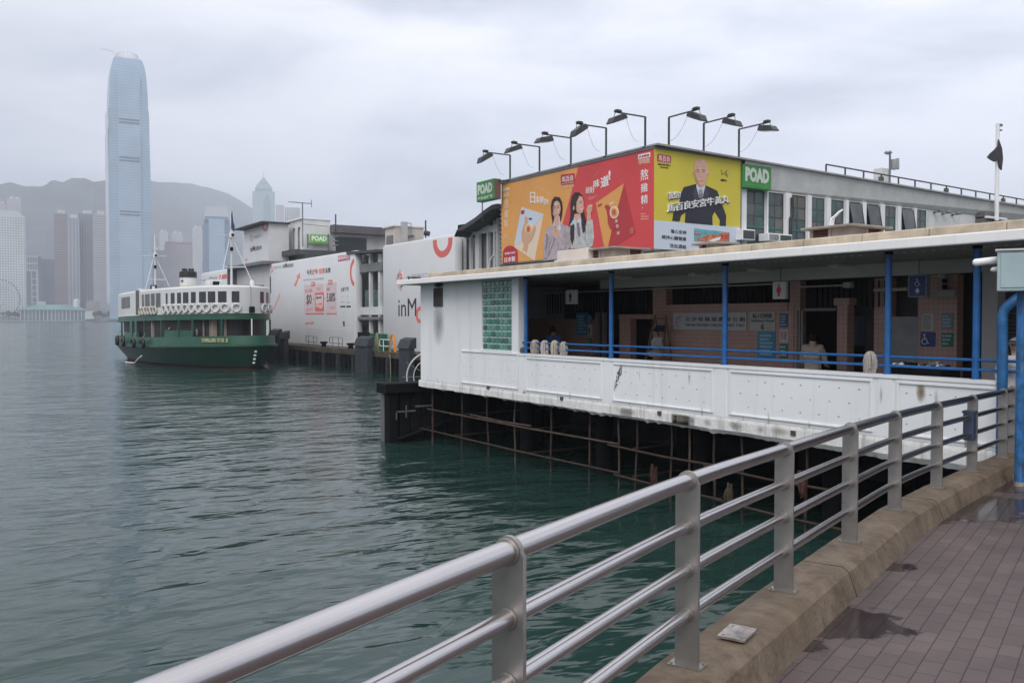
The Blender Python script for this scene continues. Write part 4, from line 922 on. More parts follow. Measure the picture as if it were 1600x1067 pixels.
pane1 = M('pane_grey', (.05, .06, .06), .12, var=.6, scale=.9, spec=.7); pane2 = M('pane_green', (.05, .095, .09), .2, var=.4, scale=1.1); frame_m = M('win_frame', (.06, .07, .075), .5, var=.1)
for k, (a, b) in enumerate(wx):
    w0 = MB(); zt, zb = 10.98, 7.62; cols = 2; rnd = random.Random(k)
    for i in range(cols + 1): x = a + (b - a) * i / cols; w0.box(x - .025, x + .025, 33.08, 33.14, zb, zt, frame_m)
    zs = [zt - j * (zt - zb) / 5 for j in range(6)]
    for z in zs: w0.box(a, b, 33.085, 33.135, z - .022, z + .022, frame_m)
    if k < 5: w0.box(a, b, 33.07, 33.09, zb + 1.35, zb + 1.45, M('green_rail', (.03, .14, .12), .5))
    win = w0.build('window', None, ter)
    p = MB()
    for i in range(cols):
        for j in range(5):
            x0 = a + (b - a) * i / cols + .03; x1 = a + (b - a) * (i + 1) / cols - .03; dy = rnd.uniform(-.012, .012)
            p.box(x0, x1, 33.10 + dy, 33.115 + dy, zs[j + 1] + .03, zs[j] - .03, [pane1, pane2, M('pane_blind', (.14, .13, .12), .5, var=.2), pane1, pane2][(i * 3 + j + k + rnd.randint(0, 2)) % 5])
    p.build('pane', None, win)
    if k in (5, 6, 8):                                                   # tilted open sashes
        s = MB(); dx = .5
        s.prism([(b - .05, 33.0, 10.95), (b - .05 + .04, 33.0, 10.95), (b + .04, 32.5, 8.0), (b, 32.5, 8.0)], (0, -.03, 0), frame_m)
        s.prism([(a + .1, 33.0, 10.9), (b - .05, 33.0, 10.9), (b - .02, 32.55, 8.1), (a + .3, 32.55, 8.1)], (0, -.02, 0), pane1); s.build('open_sash', None, win)
# roof
mb = MB(); zl, zr = 12.55, 11.95
def rz(x): return zl + (zr - zl) * (x - 30) / 34
mb.prism([(29.95, 32.45, rz(30)), (80, 32.35, rz(80)), (80, 46.9, rz(80)), (29.95, 46.9, rz(30))], (0, 0, .09)); mb.build('roof', M('roof_grey', (.30, .30, .31), .7, var=.15), ter)
mb = MB(); mb.prism([(36.4, 32.62, rz(36) - .004), (80, 32.55, rz(80) - .004), (80, 33.02, 11.1), (36.4, 33.02, 11.1)], (0, -.02, .0)); mb.build('soffit', M('soffit_white', (.66, .66, .65), .65, var=.1, streak=.25, dirt=(.35, .34, .32)), ter)
mb = MB()
x0 = onY(1293, 265, 32.5).x; pts = [Vector((x0 + k * .0, 32.5, 0)) for k in range(1)]
mb.tube([(x0, 32.6, rz(x0) + .55), (78, 32.6, rz(78) + .55)], .045, None, 6)
x = x0
while x < 77: mb.box(x - .03, x + .03, 32.56, 32.64, rz(x) + .13, rz(x) + .55); x += 1.75
x = x0 + 5.2
while x < 77: mb.box(x - .16, x + .16, 32.5, 32.66, rz(x) + .14, rz(x) + .38); x += 7
mb.build('roof_rail', M('rail_dark', (.07, .07, .075), .6), ter)
# left gallery (between the wraps and the advertisement)
GX = 31.0
gal = [(710, 368), (714, 359), (722, 353), (741, 341), (757, 328), (768, 320.5), (783, 317)]
mb = MB(); top = [onX(a, b, 29.7) for a, b in gal]; bot = [onX(a, b + (7 if k > 1 else 2), 29.7) for k, (a, b) in enumerate(gal)]
top[-1].y = bot[-1].y = 46.75
mb.prism(top + bot[::-1], (9, 0, 0)); mb.build('gallery_roof', M('roof_dark', (.05, .055, .06), .6, var=.2), ter)
mb = MB(); y0, y1 = 46.8, onX(713, 400, GX).y
def gp(px): return onX(px, 400, GX).y
def roof_y(px):
    for (x0, q0), (x1, q1) in zip(gal, gal[1:]):
        if x0 <= px <= x1: return q0 + (q1 - q0) * (px - x0) / (x1 - x0)
    return 317
for a, b in ((722.5, 727), (744.5, 750.5), (736, 737.3), (762.8, 764.5), (773, 775), (778, 779.5)): mb.box(GX - .12, GX + .1, gp(b), gp(a), 1.5, onX(a, roof_y(a) + 5, 29.9).z)
mb.box(GX - .1, GX + .08, gp(779), gp(727), 9.7, 10.15)
mb.build('gallery_frame', grey_white, ter)
mb = MB(); mb.box(GX + .3, GX + .4, y0, y1 - .5, 5, 9.7, M('mesh_grey', (.20, .20, .21), .6, var=.25, scale=2)); mb.box(GX + 2.5, GX + 2.6, y0, y1 - 1.5, 1.5, 10.2, M('gal_back', (.12, .12, .13), .7, var=.3)); mb.box(GX + .12, GX + .2, gp(722), y1, 1.5, 10.6, dark); mb.build('gallery_wall', None, ter)
mb = MB()
for z in (7.4, 8.3): mb.tube([(GX - .2, gp(718), z), (GX - .2, gp(723), z)], .05, None, 6)
mb.tube([(GX - .2, gp(766), 6.5), (GX - .2, gp(767), 7.3), (GX - .2, gp(770), 7.9), (GX - .2, gp(775), 8.2)], .05, None, 6); mb.build('gallery_pipe', white_plain, ter)
# wall fittings
mb = MB(); x = onY(1235, 330, 32.85).x; mb.tube([(x, 32.84, 7.6), (x, 32.84, 9.6), (x + .12, 32.84, 9.75), (x + .12, 32.84, 10.8)], .10, None, 10); mb.build('drain_pipe', black, ter)
def ac(px0, py0, px1, py1, label, double=False):
    a = onY(px0, py0, 32.3); b = onY(px1, py1, 32.3); r = empty('air_conditioner', ((a.x + b.x) / 2, 32.5, b.z), label, 'air conditioner', 'window air conditioners on the terminal wall')
    mb = MB(); mb.bev(a.x, b.x, 32.3, 33.0, b.z, a.z, None, None, .03); mb.build('casing', white_plain, r)
    mb = MB(); mb.box(a.x + .07 + (.45 * (b.x - a.x) if double else 0), b.x - .07, 32.285, 32.305, b.z + .07, a.z - .07); mb.build('grille', M('ac_grille', (.05, .055, .06), .6, var=.3, scale=20), r)
    if double:
        mb = MB()
        for k in range(6): zz = b.z + .08 + k * (a.z - b.z - .16) / 5; mb.box(a.x + .06, a.x + .42 * (b.x - a.x), 32.285, 32.302, zz - .012, zz + .012, grey_metal)
        mb.torus(((a.x + (b.x - a.x) * .32), 32.29, (a.z + b.z) / 2), .1, .015, grey_metal, n=(0, 1, 0)); mb.build('louvre', None, r)
ac(1160, 357.5, 1180, 376, 'window air conditioner nearest the yellow advertisement'); ac(1201, 364, 1238, 379, 'wide air conditioner with side louvres, further from the yellow advertisement', True)
for k, px in enumerate((1461, 1474, 1489)):
    r = empty('wall_camera', onY(px, 331 + k * 2, 32.95), ['small bullet camera on the blank terminal wall, nearest the windows', 'small bullet camera on the blank terminal wall, middle of three', 'small bullet camera on the blank terminal wall, farthest from the windows'][k], 'camera', 'small cameras on the terminal wall'); c = r.location.copy()
    mb = MB(); mb.tube([c + Vector((-.1, -.3, .0)), c + Vector((.28, -.35, .05))], .09, None, 8); mb.build('camera_body', grey_metal, r); mb = MB(); mb.tube([c + Vector((0, .05, -.05)), c + Vector((0, -.28, 0))], .04, None, 6); mb.lathe([(.09, 0), (.09, .06)], c + Vector((0, -.0, -.03)), None, 8, 1); mb.build('bracket', grey_metal, r)
# white bent pipes, roof equipment, flagpole
mb = MB(); q = at(1296, 348, 24)
for k in range(3): mb.tube(cat([q + Vector((k * .06, 0, -.9)), q + Vector((k * .06, 0, .0)), q + Vector((.10 + k * .07, -.05, .16 + k * .03)), q + Vector((.24 + k * .07, -.1, .30 + k * .03))], 4), .022, None, 8)
tag(mb.build('cable_goosenecks', white_plain), 'bundle of white bent pipe ends rising behind the large brown vent', 'pipes')
an = empty('antenna_unit', onY(1386, 286, 33.6), 'pale cabinet with mast and small dish antennas on the terminal roof', 'antenna')
a = onY(1378, 262, 33.6); b = onY(1392.5, 284, 33.6)
mb = MB(); mb.bev(a.x, b.x, 33.6, 34.2, b.z - .15, a.z, None, None, .03); mb.build('cabinet', M('unit_grey', (.55, .56, .56), .5), an)
mb = MB(); t_ = onY(1389.5, 236, 33.6); mb.tube([(t_.x, 33.55, b.z - .3), (t_.x, 33.55, t_.z)], .06, None, 8); mb.tube([(t_.x - .5, 33.5, t_.z - .12), (t_.x, 33.55, t_.z - .1)], .05, None, 6); mb.build('mast', grey_metal, an)
mb = MB(); mb.lathe([(.10, 0), (.26, .1), (.24, .14)], (t_.x - .42, 33.4, t_.z - .3), None, 10); mb.bev(t_.x + .12, t_.x + .5, 33.4, 33.6, a.z - .05, a.z + .6, None, None, .03); mb.bev(t_.x + .55, t_.x + .8, 33.4, 33.55, a.z - .0, a.z + .7, None, None, .03); mb.build('dish', M('dish', (.3, .31, .32), .5), an)
fp = empty('flagpole', onY(1557, 345, 32.2), 'white flagpole with a furled dark flag at the near end of the terminal roof', 'flagpole'); fx_ = fp.location.x
mb = MB(); zt = onY(1557, 193, 32.2).z; mb.lathe([(.15, fp.location.z), (.12, zt)], (fx_, 32.2, 0), None, 12); mb.build('pole', white_plain, fp)
mb = MB(); mb.box(fx_ - .05, fx_ + .45, 32.1, 32.3, zt - .15, zt); mb.box(fx_ + .1, fx_ + .5, 32.15, 32.25, zt - .45, zt - .35); mb.build('pulley', grey_metal, fp)
mb = MB(); pts = [(1561, 218), (1566, 232), (1567.5, 248), (1565.5, 266), (1562, 262), (1560.5, 250), (1555, 253), (1549, 250), (1543.5, 246), (1548, 240), (1555, 234), (1560, 228)]
mb.prism([onY(x, y, 32.0) for x, y in pts], (0, .09, 0)); o = mb.build('flag', M('flag_dark', (.03, .03, .035), .8, var=.4, scale=3), fp)
mb = MB(); a = onY(1541, 330, 32.3); b = onY(1566, 352, 32.3); mb.box(a.x, b.x, 32.4, 33.02, b.z, a.z, M('platform_dark', (.12, .12, .12), .7)); mb.bev(a.x, b.x + .5, 32.2, 33.0, b.z + .35, b.z + .5, white_plain, None, .03); mb.build('platform', None, fp)

# ---- floodlights over the advertisements
lampg = M('lamp_grey', (.055, .058, .06), .45, metal=.4, var=.15, scale=8)
def floodlight(base, dr, label, arm=1.8, tilt=22):
    r = empty('floodlight', base, label, 'floodlight', 'floodlights on arms over the rooftop advertisements')
    dr = Vector(dr); ztop = 14.1; b = Vector(base); sd_ = Vector((dr.y, -dr.x, 0))
    mb = MB(); mb.tube([b, Vector((b.x, b.y, ztop))], .055, None, 4); mb.bev(b.x - .12, b.x + .12, b.y - .12, b.y + .12, b.z - .02, b.z + .03, None, None, .008); mb.build('lamp_post', lampg, r)
    e = Vector((b.x, b.y, ztop)) + dr * arm + Vector((0, 0, .0)); mb = MB(); mb.tube([Vector((b.x, b.y, ztop)), e], .045, None, 4)
    T = Matrix(((dr.x, sd_.x, 0, e.x), (dr.y, sd_.y, 0, e.y), (0, 0, 1, e.z), (0, 0, 0, 1)))
    mb.bev(-.16, .14, -.12, .12, 0, .13, None, T, .02); mb.build('lamp_arm', lampg, r)
    T2 = T @ Matrix.Translation((-.05, 0, -.30)) @ Matrix.Rotation(R(tilt), 4, 'Y')
    mb = MB(); prof = [(-.36, .10), (-.30, .17), (.40, .14), (.62, -.06), (.64, -.12), (-.40, -.10)]
    mb.prism([T2 @ Vector((x, -.24, z)) for x, z in prof], sd_ * .48); mb.build('lamp_head', lampg, r)
    mb = MB(); mb.prism([T2 @ Vector((x, y, -.13)) for x, y in ((-.34, -.2), (.58, -.2), (.58, .2), (-.34, .2))], (T2.to_3x3() @ Vector((0, 0, .012)))); mb.build('lamp_glass', M('lamp_glass', (.25, .26, .27), .1), r)
    mb = MB(); mb.tube([T2 @ Vector((.1, -.27, .0)), T @ Vector((-.05, -.27, .02)), T @ Vector((-.05, .27, .02)), T2 @ Vector((.1, .27, 0))], .018, None, 5); mb.build('yoke', lampg, r)
    if arm > 1.0:
        mb = MB(); p0 = T @ Vector((-.5, 0, -.05)); p1 = b + Vector((0, 0, .3)) + sd_ * .3 + dr * .2; mb.tube([p0.lerp(p1, t) + Vector((0, 0, -.35 * sin(pi * t))) for t in [k / 8 for k in range(9)]], .007, None, 4); mb.build('cable', lampg, r)
for k, (px, lb) in enumerate([(797, 'floodlight on a bent arm nearest the green box sign'), (843, 'second floodlight from the green box sign, over the orange half'), (892, 'third floodlight from the green box sign, over the split of orange and red'), (947, 'floodlight over the middle of the red half'), (1008, 'floodlight over the red half right at the building corner')]):
    floodlight((30.05, onX(px, 240, 30.05).y, 12.6), (-1, 0, 0), lb, 1.8, (30, 18, 10, 32, 20)[k])
for k, (px, lb) in enumerate([(1045, 'floodlight over the yellow advertisement nearest the building corner'), (1099.5, 'middle floodlight of the three over the yellow advertisement'), (1154.5, 'floodlight over the yellow advertisement nearest the green wall sign')]):
    floodlight((onY(px, 240, 32.85).x, 32.85, 12.5), (0, -1, 0), lb, 1.9, (22, 18, 8)[k])

# ================================================================== ADVERTISEMENTS
orange = M('print_orange', (.72, .34, .09), .5, var=.02); pred = M('print_red', (.63, .06, .065), .5, var=.02); yel = M('print_yellow', (.60, .50, .04), .5, var=.02)
cream = M('print_cream', (.75, .60, .46), .5, var=.02); paleb = M('print_paleblue', (.56, .62, .72), .5, var=.02); skin = M('print_skin', (.64, .38, .29), .5, var=.1, scale=4); hairb = M('print_hair', (.03, .017, .018), .5, var=.5, scale=9)
lilac = M('print_lilac', (.42, .36, .39), .5, var=.22, scale=3.5); knit = M('print_knit', (.50, .51, .50), .5, var=.2, scale=3.5); henc = M('print_hen', (.62, .36, .22), .5, var=.05); logor = M('print_logored', (.45, .02, .045), .5, var=.02); navy = M('print_navy', (.015, .014, .03), .5, var=.2); lip = M('print_lip', (.5, .10, .10), .5, var=0); tie = M('print_tie', (.22, .16, .2), .5); dred = M('print_deepred', (.45, .035, .045), .5, var=.02); shade_o = M('print_tan', (.50, .24, .08), .5, var=.02)
ad1 = empty('rooftop_advertisement', (30, 40, 7.47), 'wide orange and red advertisement with two women and chicken essence packs', 'advertisement')
Z0, Z1 = 7.47, 12.42; YL, YR = 46.7, TY
mb = MB(); mb.box(30.0, 30.3, YR + .004, YL, Z0, Z1); mb.build('panel', orange, ad1)
mb = MB(); mb.box(29.95, 30.35, YR - .0, YL, Z1, Z1 + .09); mb.box(30.02, 30.34, YR, YL, Z0 - .08, Z0); mb.build('panel_frame', grey_metal, ad1)
mb = MB()
k_ = Z0
while k_ < Z1: mb.torus((30.0, YL + .03, k_), .05, .012, None, n=(0, 1, 0), seg=8, ring=5); k_ += .28
mb.build('lacing', white_plain, ad1)
B = Board(ad1, 0, 30.0, 780, 260, 6.667, step=.008)
q = [B.p(832, 0), None, None, B.p(660, 620)]
top = Vector((30.0, B.p(828, 0).y, Z1)); botm = Vector((30.0, B.p(560, 940).y, Z0))
B.mb('red_field').prism([top, Vector((30, YR, Z1)), Vector((30, YR, Z0)), botm], (-.008, 0, 0), pred)
# left pack
B.poly('cream_pack_picture', [(235, 425), (465, 500), (370, 985), (155, 840)], cream, 2)
B.poly('cream_pack_picture', [(235, 425), (465, 500), (455, 520), (225, 790), (160, 825)], paleb, 3)
hen1 = [(268, 540), (280, 520), (293, 523), (302, 548), (305, 600), (330, 650), (360, 640), (372, 610), (388, 640), (372, 700), (345, 760), (305, 810), (298, 870), (280, 892), (262, 870), (258, 815), (238, 760), (238, 690), (258, 620), (272, 580)]
B.poly('cream_pack_picture', hen1, henc, 4)
B.ell('cream_pack_picture', 311, 652, 38, 56, cream, 5); B.ell('cream_pack_picture', 311, 652, 27, 42, orange, 6); B.rect('cream_pack_picture', 231, 462, 266, 495, logor, 4)
B.text('cream_pack_picture', '雞精', (314, 556), (346, 560), (314, 536), txt_dark, 5)
B.text('cream_pack_picture', '雞', (298, 680), (324, 684), (298, 628), dred, 7); B.line('cream_pack_picture', 262, 830, 250, 880, 4, henc, 5); B.line('cream_pack_picture', 285, 830, 290, 895, 4, henc, 5)
# right pack
B.poly('red_pack_picture', [(1010, 385), (1305, 178), (1425, 700), (1110, 905), (1095, 830)], dred, 2)
B.poly('red_pack_picture', [(1010, 383), (1305, 178), (1240, 420), (1170, 690), (1125, 890), (1090, 810)], orange, 3)
hen2 = [(1102, 425), (1115, 402), (1140, 402), (1165, 430), (1180, 500), (1215, 560), (1225, 640), (1190, 680), (1158, 650), (1135, 590), (1132, 520), (1120, 455)]
B.poly('red_pack_picture', hen2, dred, 4); B.ell('red_pack_picture', 1203, 480, 46, 66, cream, 5); B.ell('red_pack_picture', 1203, 480, 33, 48, orange, 6); B.text('red_pack_picture', '雞', (1185, 510), (1222, 504), (1185, 455), dred, 7)
B.text('red_pack_picture', '雞', (1212, 590), (1238, 586), (1212, 555), cream, 5); B.text('red_pack_picture', '精', (1222, 645), (1248, 640), (1222, 608), cream, 5); B.text('red_pack_picture', '囍', (1230, 715), (1258, 708), (1230, 682), cream, 5)
B.poly('red_pack_picture', [(1032, 402), (1074, 386), (1072, 406), (1032, 424)], dred, 5); B.poly('red_pack_picture', [(1152, 388), (1200, 362), (1198, 385), (1160, 408)], cream, 5)
for r_ in range(3): B.text('red_pack_picture', '∴∵', (1366, 672 + r_ * 20 - 10), (1402, 662 + r_ * 20 - 10), (1366, 655 + r_ * 20 - 10), cream, 5)
# woman on the left
B.poly('woman_figure', [(575, 320), (600, 316), (632, 325), (655, 370), (662, 440), (655, 520), (640, 575), (560, 600), (545, 500), (540, 420), (550, 360)], hairb, 3)
B.poly('woman_figure', [(560, 600), (545, 620), (500, 650), (480, 690), (468, 800), (462, 985), (660, 960), (752, 830), (745, 680), (720, 625), (660, 605), (640, 585)], lilac, 4)
B.poly('woman_figure', [(588, 520), (632, 520), (640, 600), (650, 660), (600, 700), (568, 600)], paleb, 5); B.poly('woman_figure', [(585, 500), (625, 500), (632, 600), (600, 660), (578, 600)], skin, 6)
B.ell('woman_figure', 603, 445, 42, 85, skin, 7, .06); B.poly('woman_figure', [(560, 420), (575, 370), (600, 345), (640, 380), (655, 440), (650, 380), (625, 332), (585, 332), (558, 370)], hairb, 8)
for x in (588, 622): B.ell('woman_figure', x, 430, 8, 5, hairb, 8); B.line('woman_figure', x - 10, 412, x + 9, 410, 3, hairb, 8)
B.poly('woman_figure', [(585, 487), (605, 496), (624, 488), (606, 510)], lip, 8); B.poly('woman_figure', [(590, 489), (605, 494), (620, 490), (606, 500)], txt_white, 9); B.line('woman_figure', 606, 440, 603, 470, 3, M('print_skin2', (.5, .26, .2), .5), 8)
B.poly('woman_figure', [(598, 560), (608, 556), (612, 640), (640, 690), (640, 740), (690, 830), (660, 850), (600, 760), (560, 740), (552, 690), (575, 650), (592, 640)], skin, 7)
B.poly('woman_figure', [(552, 700), (590, 740), (545, 860), (500, 960), (470, 960), (500, 860), (535, 760)], lilac, 8); B.poly('woman_figure', [(600, 745), (640, 720), (700, 830), (680, 880), (640, 850)], lilac, 8)
B.line('woman_figure', 560, 755, 520, 860, 4, tie, 9); B.line('woman_figure', 625, 700, 600, 690, 3, MATS['print_skin2'], 9); B.line('woman_figure', 612, 665, 585, 672, 3, MATS['print_skin2'], 9)
# woman on the right
B.poly('second_woman_figure', [(790, 272), (830, 270), (868, 300), (885, 350), (885, 470), (905, 560), (910, 700), (870, 720), (860, 600), (800, 560), (780, 640), (775, 760), (745, 760), (725, 620), (745, 520), (742, 400), (760, 310)], hairb, 3)
B.poly('second_woman_figure', [(770, 560), (730, 640), (745, 700), (750, 860), (930, 850), (975, 830), (990, 740), (975, 560), (925, 540), (905, 640), (870, 560)], knit, 4)
B.poly('second_woman_figure', [(780, 500), (850, 490), (860, 560), (830, 600), (790, 560)], skin, 5); B.poly('second_woman_figure', [(785, 530), (812, 590), (845, 530), (862, 570), (860, 640), (800, 640), (775, 580)], paleb, 6)
B.poly('second_woman_figure', [(812, 590), (840, 585), (850, 700), (838, 740), (822, 700)], tie, 7); B.poly('second_woman_figure', [(745, 620), (790, 600), (785, 760), (765, 820), (748, 760)], hairb, 6); B.poly('second_woman_figure', [(868, 480), (895, 560), (905, 660), (880, 700), (862, 600)], hairb, 6)
B.poly('second_woman_figure', [(815, 345), (840, 308), (872, 320), (884, 370), (884, 420), (890, 440), (883, 455), (878, 480), (850, 495), (820, 480), (802, 440)], skin, 7); B.poly('second_woman_figure', [(790, 300), (840, 290), (840, 320), (815, 370), (808, 450), (790, 450)], hairb, 8)
B.line('second_woman_figure', 848, 385, 868, 380, 4, hairb, 8); B.line('second_woman_figure', 845, 370, 870, 362, 3, hairb, 8); B.poly('second_woman_figure', [(850, 440), (878, 430), (868, 455)], txt_white, 8); B.line('second_woman_figure', 848, 440, 878, 428, 3, lip, 9); B.ell('second_woman_figure', 786, 436, 8, 22, skin, 9)
B.poly('second_woman_figure', [(920, 560), (925, 500), (915, 450), (930, 410), (955, 402), (975, 415), (970, 460), (955, 500), (960, 560)], skin, 6); B.line('second_woman_figure', 935, 430, 968, 424, 3, MATS['print_skin2'], 7); B.line('second_woman_figure', 932, 448, 966, 444, 3, MATS['print_skin2'], 7); B.ell('second_woman_figure', 960, 412, 12, 10, cream, 7)
B.line('second_woman_figure', 905, 600, 900, 760, 3, tie, 6); B.line('second_woman_figure', 900, 760, 930, 830, 3, tie, 6)
hl = M('print_highlight', (.76, .50, .40), .5, var=0); hh_ = M('print_hairlight', (.09, .055, .05), .5, var=.2); fold = M('print_fold', (.30, .25, .28), .5, var=.1); fold2 = M('print_fold2', (.36, .37, .37), .5, var=.1); s2_ = MATS.get('print_skin2') or M('print_skin2', (.5, .26, .2), .5)
B.poly('woman_figure', [(568, 400), (575, 470), (592, 520), (606, 532), (598, 520), (584, 480), (578, 420)], s2_, 8); B.ell('woman_figure', 622, 462, 10, 12, hl, 8); B.ell('woman_figure', 600, 395, 18, 12, hl, 8); B.ell('woman_figure', 604, 472, 5, 4, s2_, 9)
for k in range(7): B.line('woman_figure', 562 + k * 3, 345 + k * 3, 550 + k * 2, 470 + k * 12, 1.6, hh_, 9 if k > 3 else 4)
for k in range(5): B.line('woman_figure', 500 + k * 10, 700 + k * 14, 488 + k * 8, 930, 2.6, fold, 9 if k < 2 else 5)
for k in range(5): B.line('woman_figure', 680 + k * 12, 640 + k * 12, 690 + k * 10, 820, 2.4, fold, 5)
B.poly('woman_figure', [(588, 600), (600, 650), (580, 640)], fold2, 7)
B.poly('second_woman_figure', [(806, 400), (812, 452), (828, 486), (850, 494), (832, 470), (822, 430)], s2_, 8); B.ell('second_woman_figure', 850, 412, 10, 10, hl, 8); B.ell('second_woman_figure', 852, 348, 12, 14, hl, 8)
for k in range(8): B.line('second_woman_figure', 778 + k * 5, 300 - k * 2, 752 + k * 4, 480 + k * 12, 1.6, hh_, 9 if k > 4 else 4)
for k in range(4): B.line('second_woman_figure', 872 + k * 7, 520 + k * 20, 876 + k * 8, 690, 1.6, hh_, 7)
for k in range(5): B.line('second_woman_figure', 925 + k * 11, 600 + k * 10, 935 + k * 10, 800, 2.4, fold2, 5)
for k in range(4): B.line('second_woman_figure', 790 + k * 22, 700, 796 + k * 20, 850, 2.4, fold2, 5)
for k in range(6): B.line('cream_pack_picture', 258 + k * 14, 640 + k * 6, 262 + k * 14, 700 + k * 8, 3, hl if k % 2 else s2_, 5)
# writing
B.poly('logo_plate', [(645, 100), (655, 88), (778, 72), (788, 82), (788, 165), (778, 178), (655, 195), (645, 185)], logor, 3)
B.text('lettering', '馬百良', (657, 168), (778, 150), (657, 110), txt_white, 4, .004); B.text('lettering', 'MA PAK LEUNG', (658, 190), (778, 170), (658, 181), txt_white, 4)
B.text('lettering', '始創於嘉慶', (650, 232), (785, 212), (650, 215), cream, 2)
B.text('lettering', '日', (325, 385), (375, 388), (325, 270), txt_white, 3, .004); B.text('lettering', '本', (383, 388), (418, 392), (383, 305), txt_white, 3, .004); B.text('lettering', '製', (422, 388), (462, 388), (422, 315), txt_white, 3, .004); B.text('lettering', '造!', (466, 405), (512, 400), (466, 340), txt_white, 3, .004)
B.text('lettering', '超', (905, 285), (945, 278), (905, 222), txt_white, 3, .004); B.text('lettering', '好', (948, 288), (1000, 272), (948, 212), txt_white, 3, .004); B.text('lettering', '味', (985, 232), (1048, 210), (985, 150), txt_white, 3, .015); B.text('lettering', '道', (1058, 232), (1146, 200), (1058, 118), txt_white, 3, .02); B.text('lettering', '!', (1142, 145), (1162, 138), (1142, 48), txt_white, 3, .03)
for k in range(3): B.line('lettering', 925 + k * 8, 330 - k * 2 + k * 12, 1020 - k * 20, 308 + k * 14, 2.5, cream, 2)
B.line('lettering', 893, 220, 1040, 50, 2, henc, 2); B.line('lettering', 906, 205, 1020, 75, 1.5, cream, 2); B.line('lettering', 400, 210, 530, 300, 1.5, cream, 2)
for t_, x0, x1, y1, y0 in (('熬', 1475, 1556, 148, 30), ('雞', 1478, 1550, 272, 178), ('精', 1480, 1550, 395, 300)): B.text('lettering', t_, (x0, y1 + 6), (x1, y1 - 10), (x0, y0 + 8), txt_white, 3, .004)
B.text('lettering', '遊', (1452, -8), (1490, -16), (1452, -50), henc, 3); B.text('lettering', '哺時濃', (1452, -8), (1560, -30), (1452, -58), henc, 3) if False else B.text('lettering', '即時飲', (1455, -12), (1572, -34), (1455, -66), cream, 3)
B.poly('lettering', [(1450, -118), (1575, -146), (1575, -96), (1450, -70)], txt_white, 2); B.text('lettering', '日本製造', (1462, -84), (1565, -107), (1462, -108), dred, 4)
B.text('lettering', '·', (1488, 440), (1500, 438), (1488, 430), cream, 2); 
for k, s_ in enumerate(('Pure', 'Chicken', 'Essence')): B.text('lettering', s_, (1478, 505 + k * 26), (1478 + 18 * len(s_) * .55 + 10, 500 + k * 26), (1478, 489 + k * 26), cream, 2)
for t_, x0, x1, y1, y0 in (('熬', 50, 96, 440, 345), ('雞', 52, 94, 545, 460), ('精', 52, 92, 635, 562)): B.text('lettering', t_, (x0, y1), (x1, y1 - 10), (x0, y0), cream, 2, .004)
B.poly('lettering', [(38, 232), (104, 218), (104, 250), (38, 262)], cream, 2); B.text('lettering', '即時飲', (44, 330), (102, 318), (44, 280), cream, 2)
for k, s_ in enumerate(('Pure', 'Chicken', 'Essence')): B.text('lettering', s_, (50, 722 + k * 22), (50 + 40 - k * 3, 718 + k * 22), (50, 709 + k * 22), cream, 2)
hp = [B.p(40, 1015)] + [B.p(118 - 76 * cos(t), 910 - 84 * sin(t)) for t in [pi * k / 18 for k in range(19)]] + [B.p(194, 1000)]
for p_ in hp: p_.z = max(p_.z, Z0 + .002)
B.mb('round_badge').prism(hp, (-.03, 0, 0), logor)
B.text('lettering', '無添加!日本製!', (62, 922), (172, 910), (62, 898), txt_white, 5); B.text('lettering', '日本製', (60, 1004), (172, 990), (60, 950), txt_white, 5, .015)
B.done()
ad2 = empty('corner_advertisement', (33, TY, Z0), 'yellow advertisement with a bald man in dark suit and Chinese slogan', 'advertisement')
XR = onY(1157, 300, TY).x
mb = MB(); mb.box(30.0, XR, TY - .02 + .02, TY + .25, Z0, Z1); 
mb.v = [Vector((max(v.x, 30.31) if v.y > TY + .1 else v.x, v.y, v.z)) for v in mb.v]
mb.build('panel', yel, ad2)
mb = MB(); mb.box(30.0, XR + .05, TY - .06, TY + .2, Z1 + .002, Z1 + .10); mb.box(XR, XR + .09, TY - .01, TY + .26, Z0, Z1); mb.build('panel_frame', grey_metal, ad2)
B = Board(ad2, 1, TY, 1015, 230, 6.465, step=.008)
zs = B.p(400, 768).z
B.mb('white_field').prism([(30.02, TY, zs), (XR - .02, TY, zs), (XR - .02, TY, Z0 + .01), (30.02, TY, Z0 + .01)], (0, -.008, 0), paleb)
B.poly('man_figure', [(228, 745), (240, 660), (300, 560), (320, 460), (345, 405), (470, 372), (560, 385), (680, 440), (705, 500), (730, 580), (772, 690), (768, 800), (705, 795), (710, 740), (655, 650), (632, 700), (635, 790), (355, 765), (362, 660), (318, 690), (300, 752)], navy, 2)
B.poly('man_figure', [(468, 380), (560, 385), (552, 470), (520, 520), (490, 510), (472, 450)], paleb, 3); B.poly('man_figure', [(480, 330), (555, 340), (552, 390), (515, 415), (475, 385)], skin, 4)
B.poly('man_figure', [(498, 430), (528, 430), (536, 480), (520, 520), (490, 505)], tie, 4); B.line('man_figure', 500, 452, 530, 440, 4, paleb, 5); B.line('man_figure', 495, 472, 532, 458, 4, paleb, 5)
B.poly('man_figure', [(445, 215), (452, 160), (480, 128), (520, 120), (555, 135), (580, 180), (582, 240), (572, 310), (550, 370), (515, 402), (490, 385), (465, 340), (447, 280)], skin, 6)
sk2 = MATS['print_skin2']
B.ell('man_figure', 586, 262, 8, 22, skin, 5); B.ell('man_figure', 443, 250, 6, 20, skin, 5)
for x0, x1 in ((465, 495), (522, 555)): B.line('man_figure', x0, 232, x1, 236, 6, hairb, 7); B.line('man_figure', x0 + 4, 252, x1 - 4, 255, 5, hairb, 7)
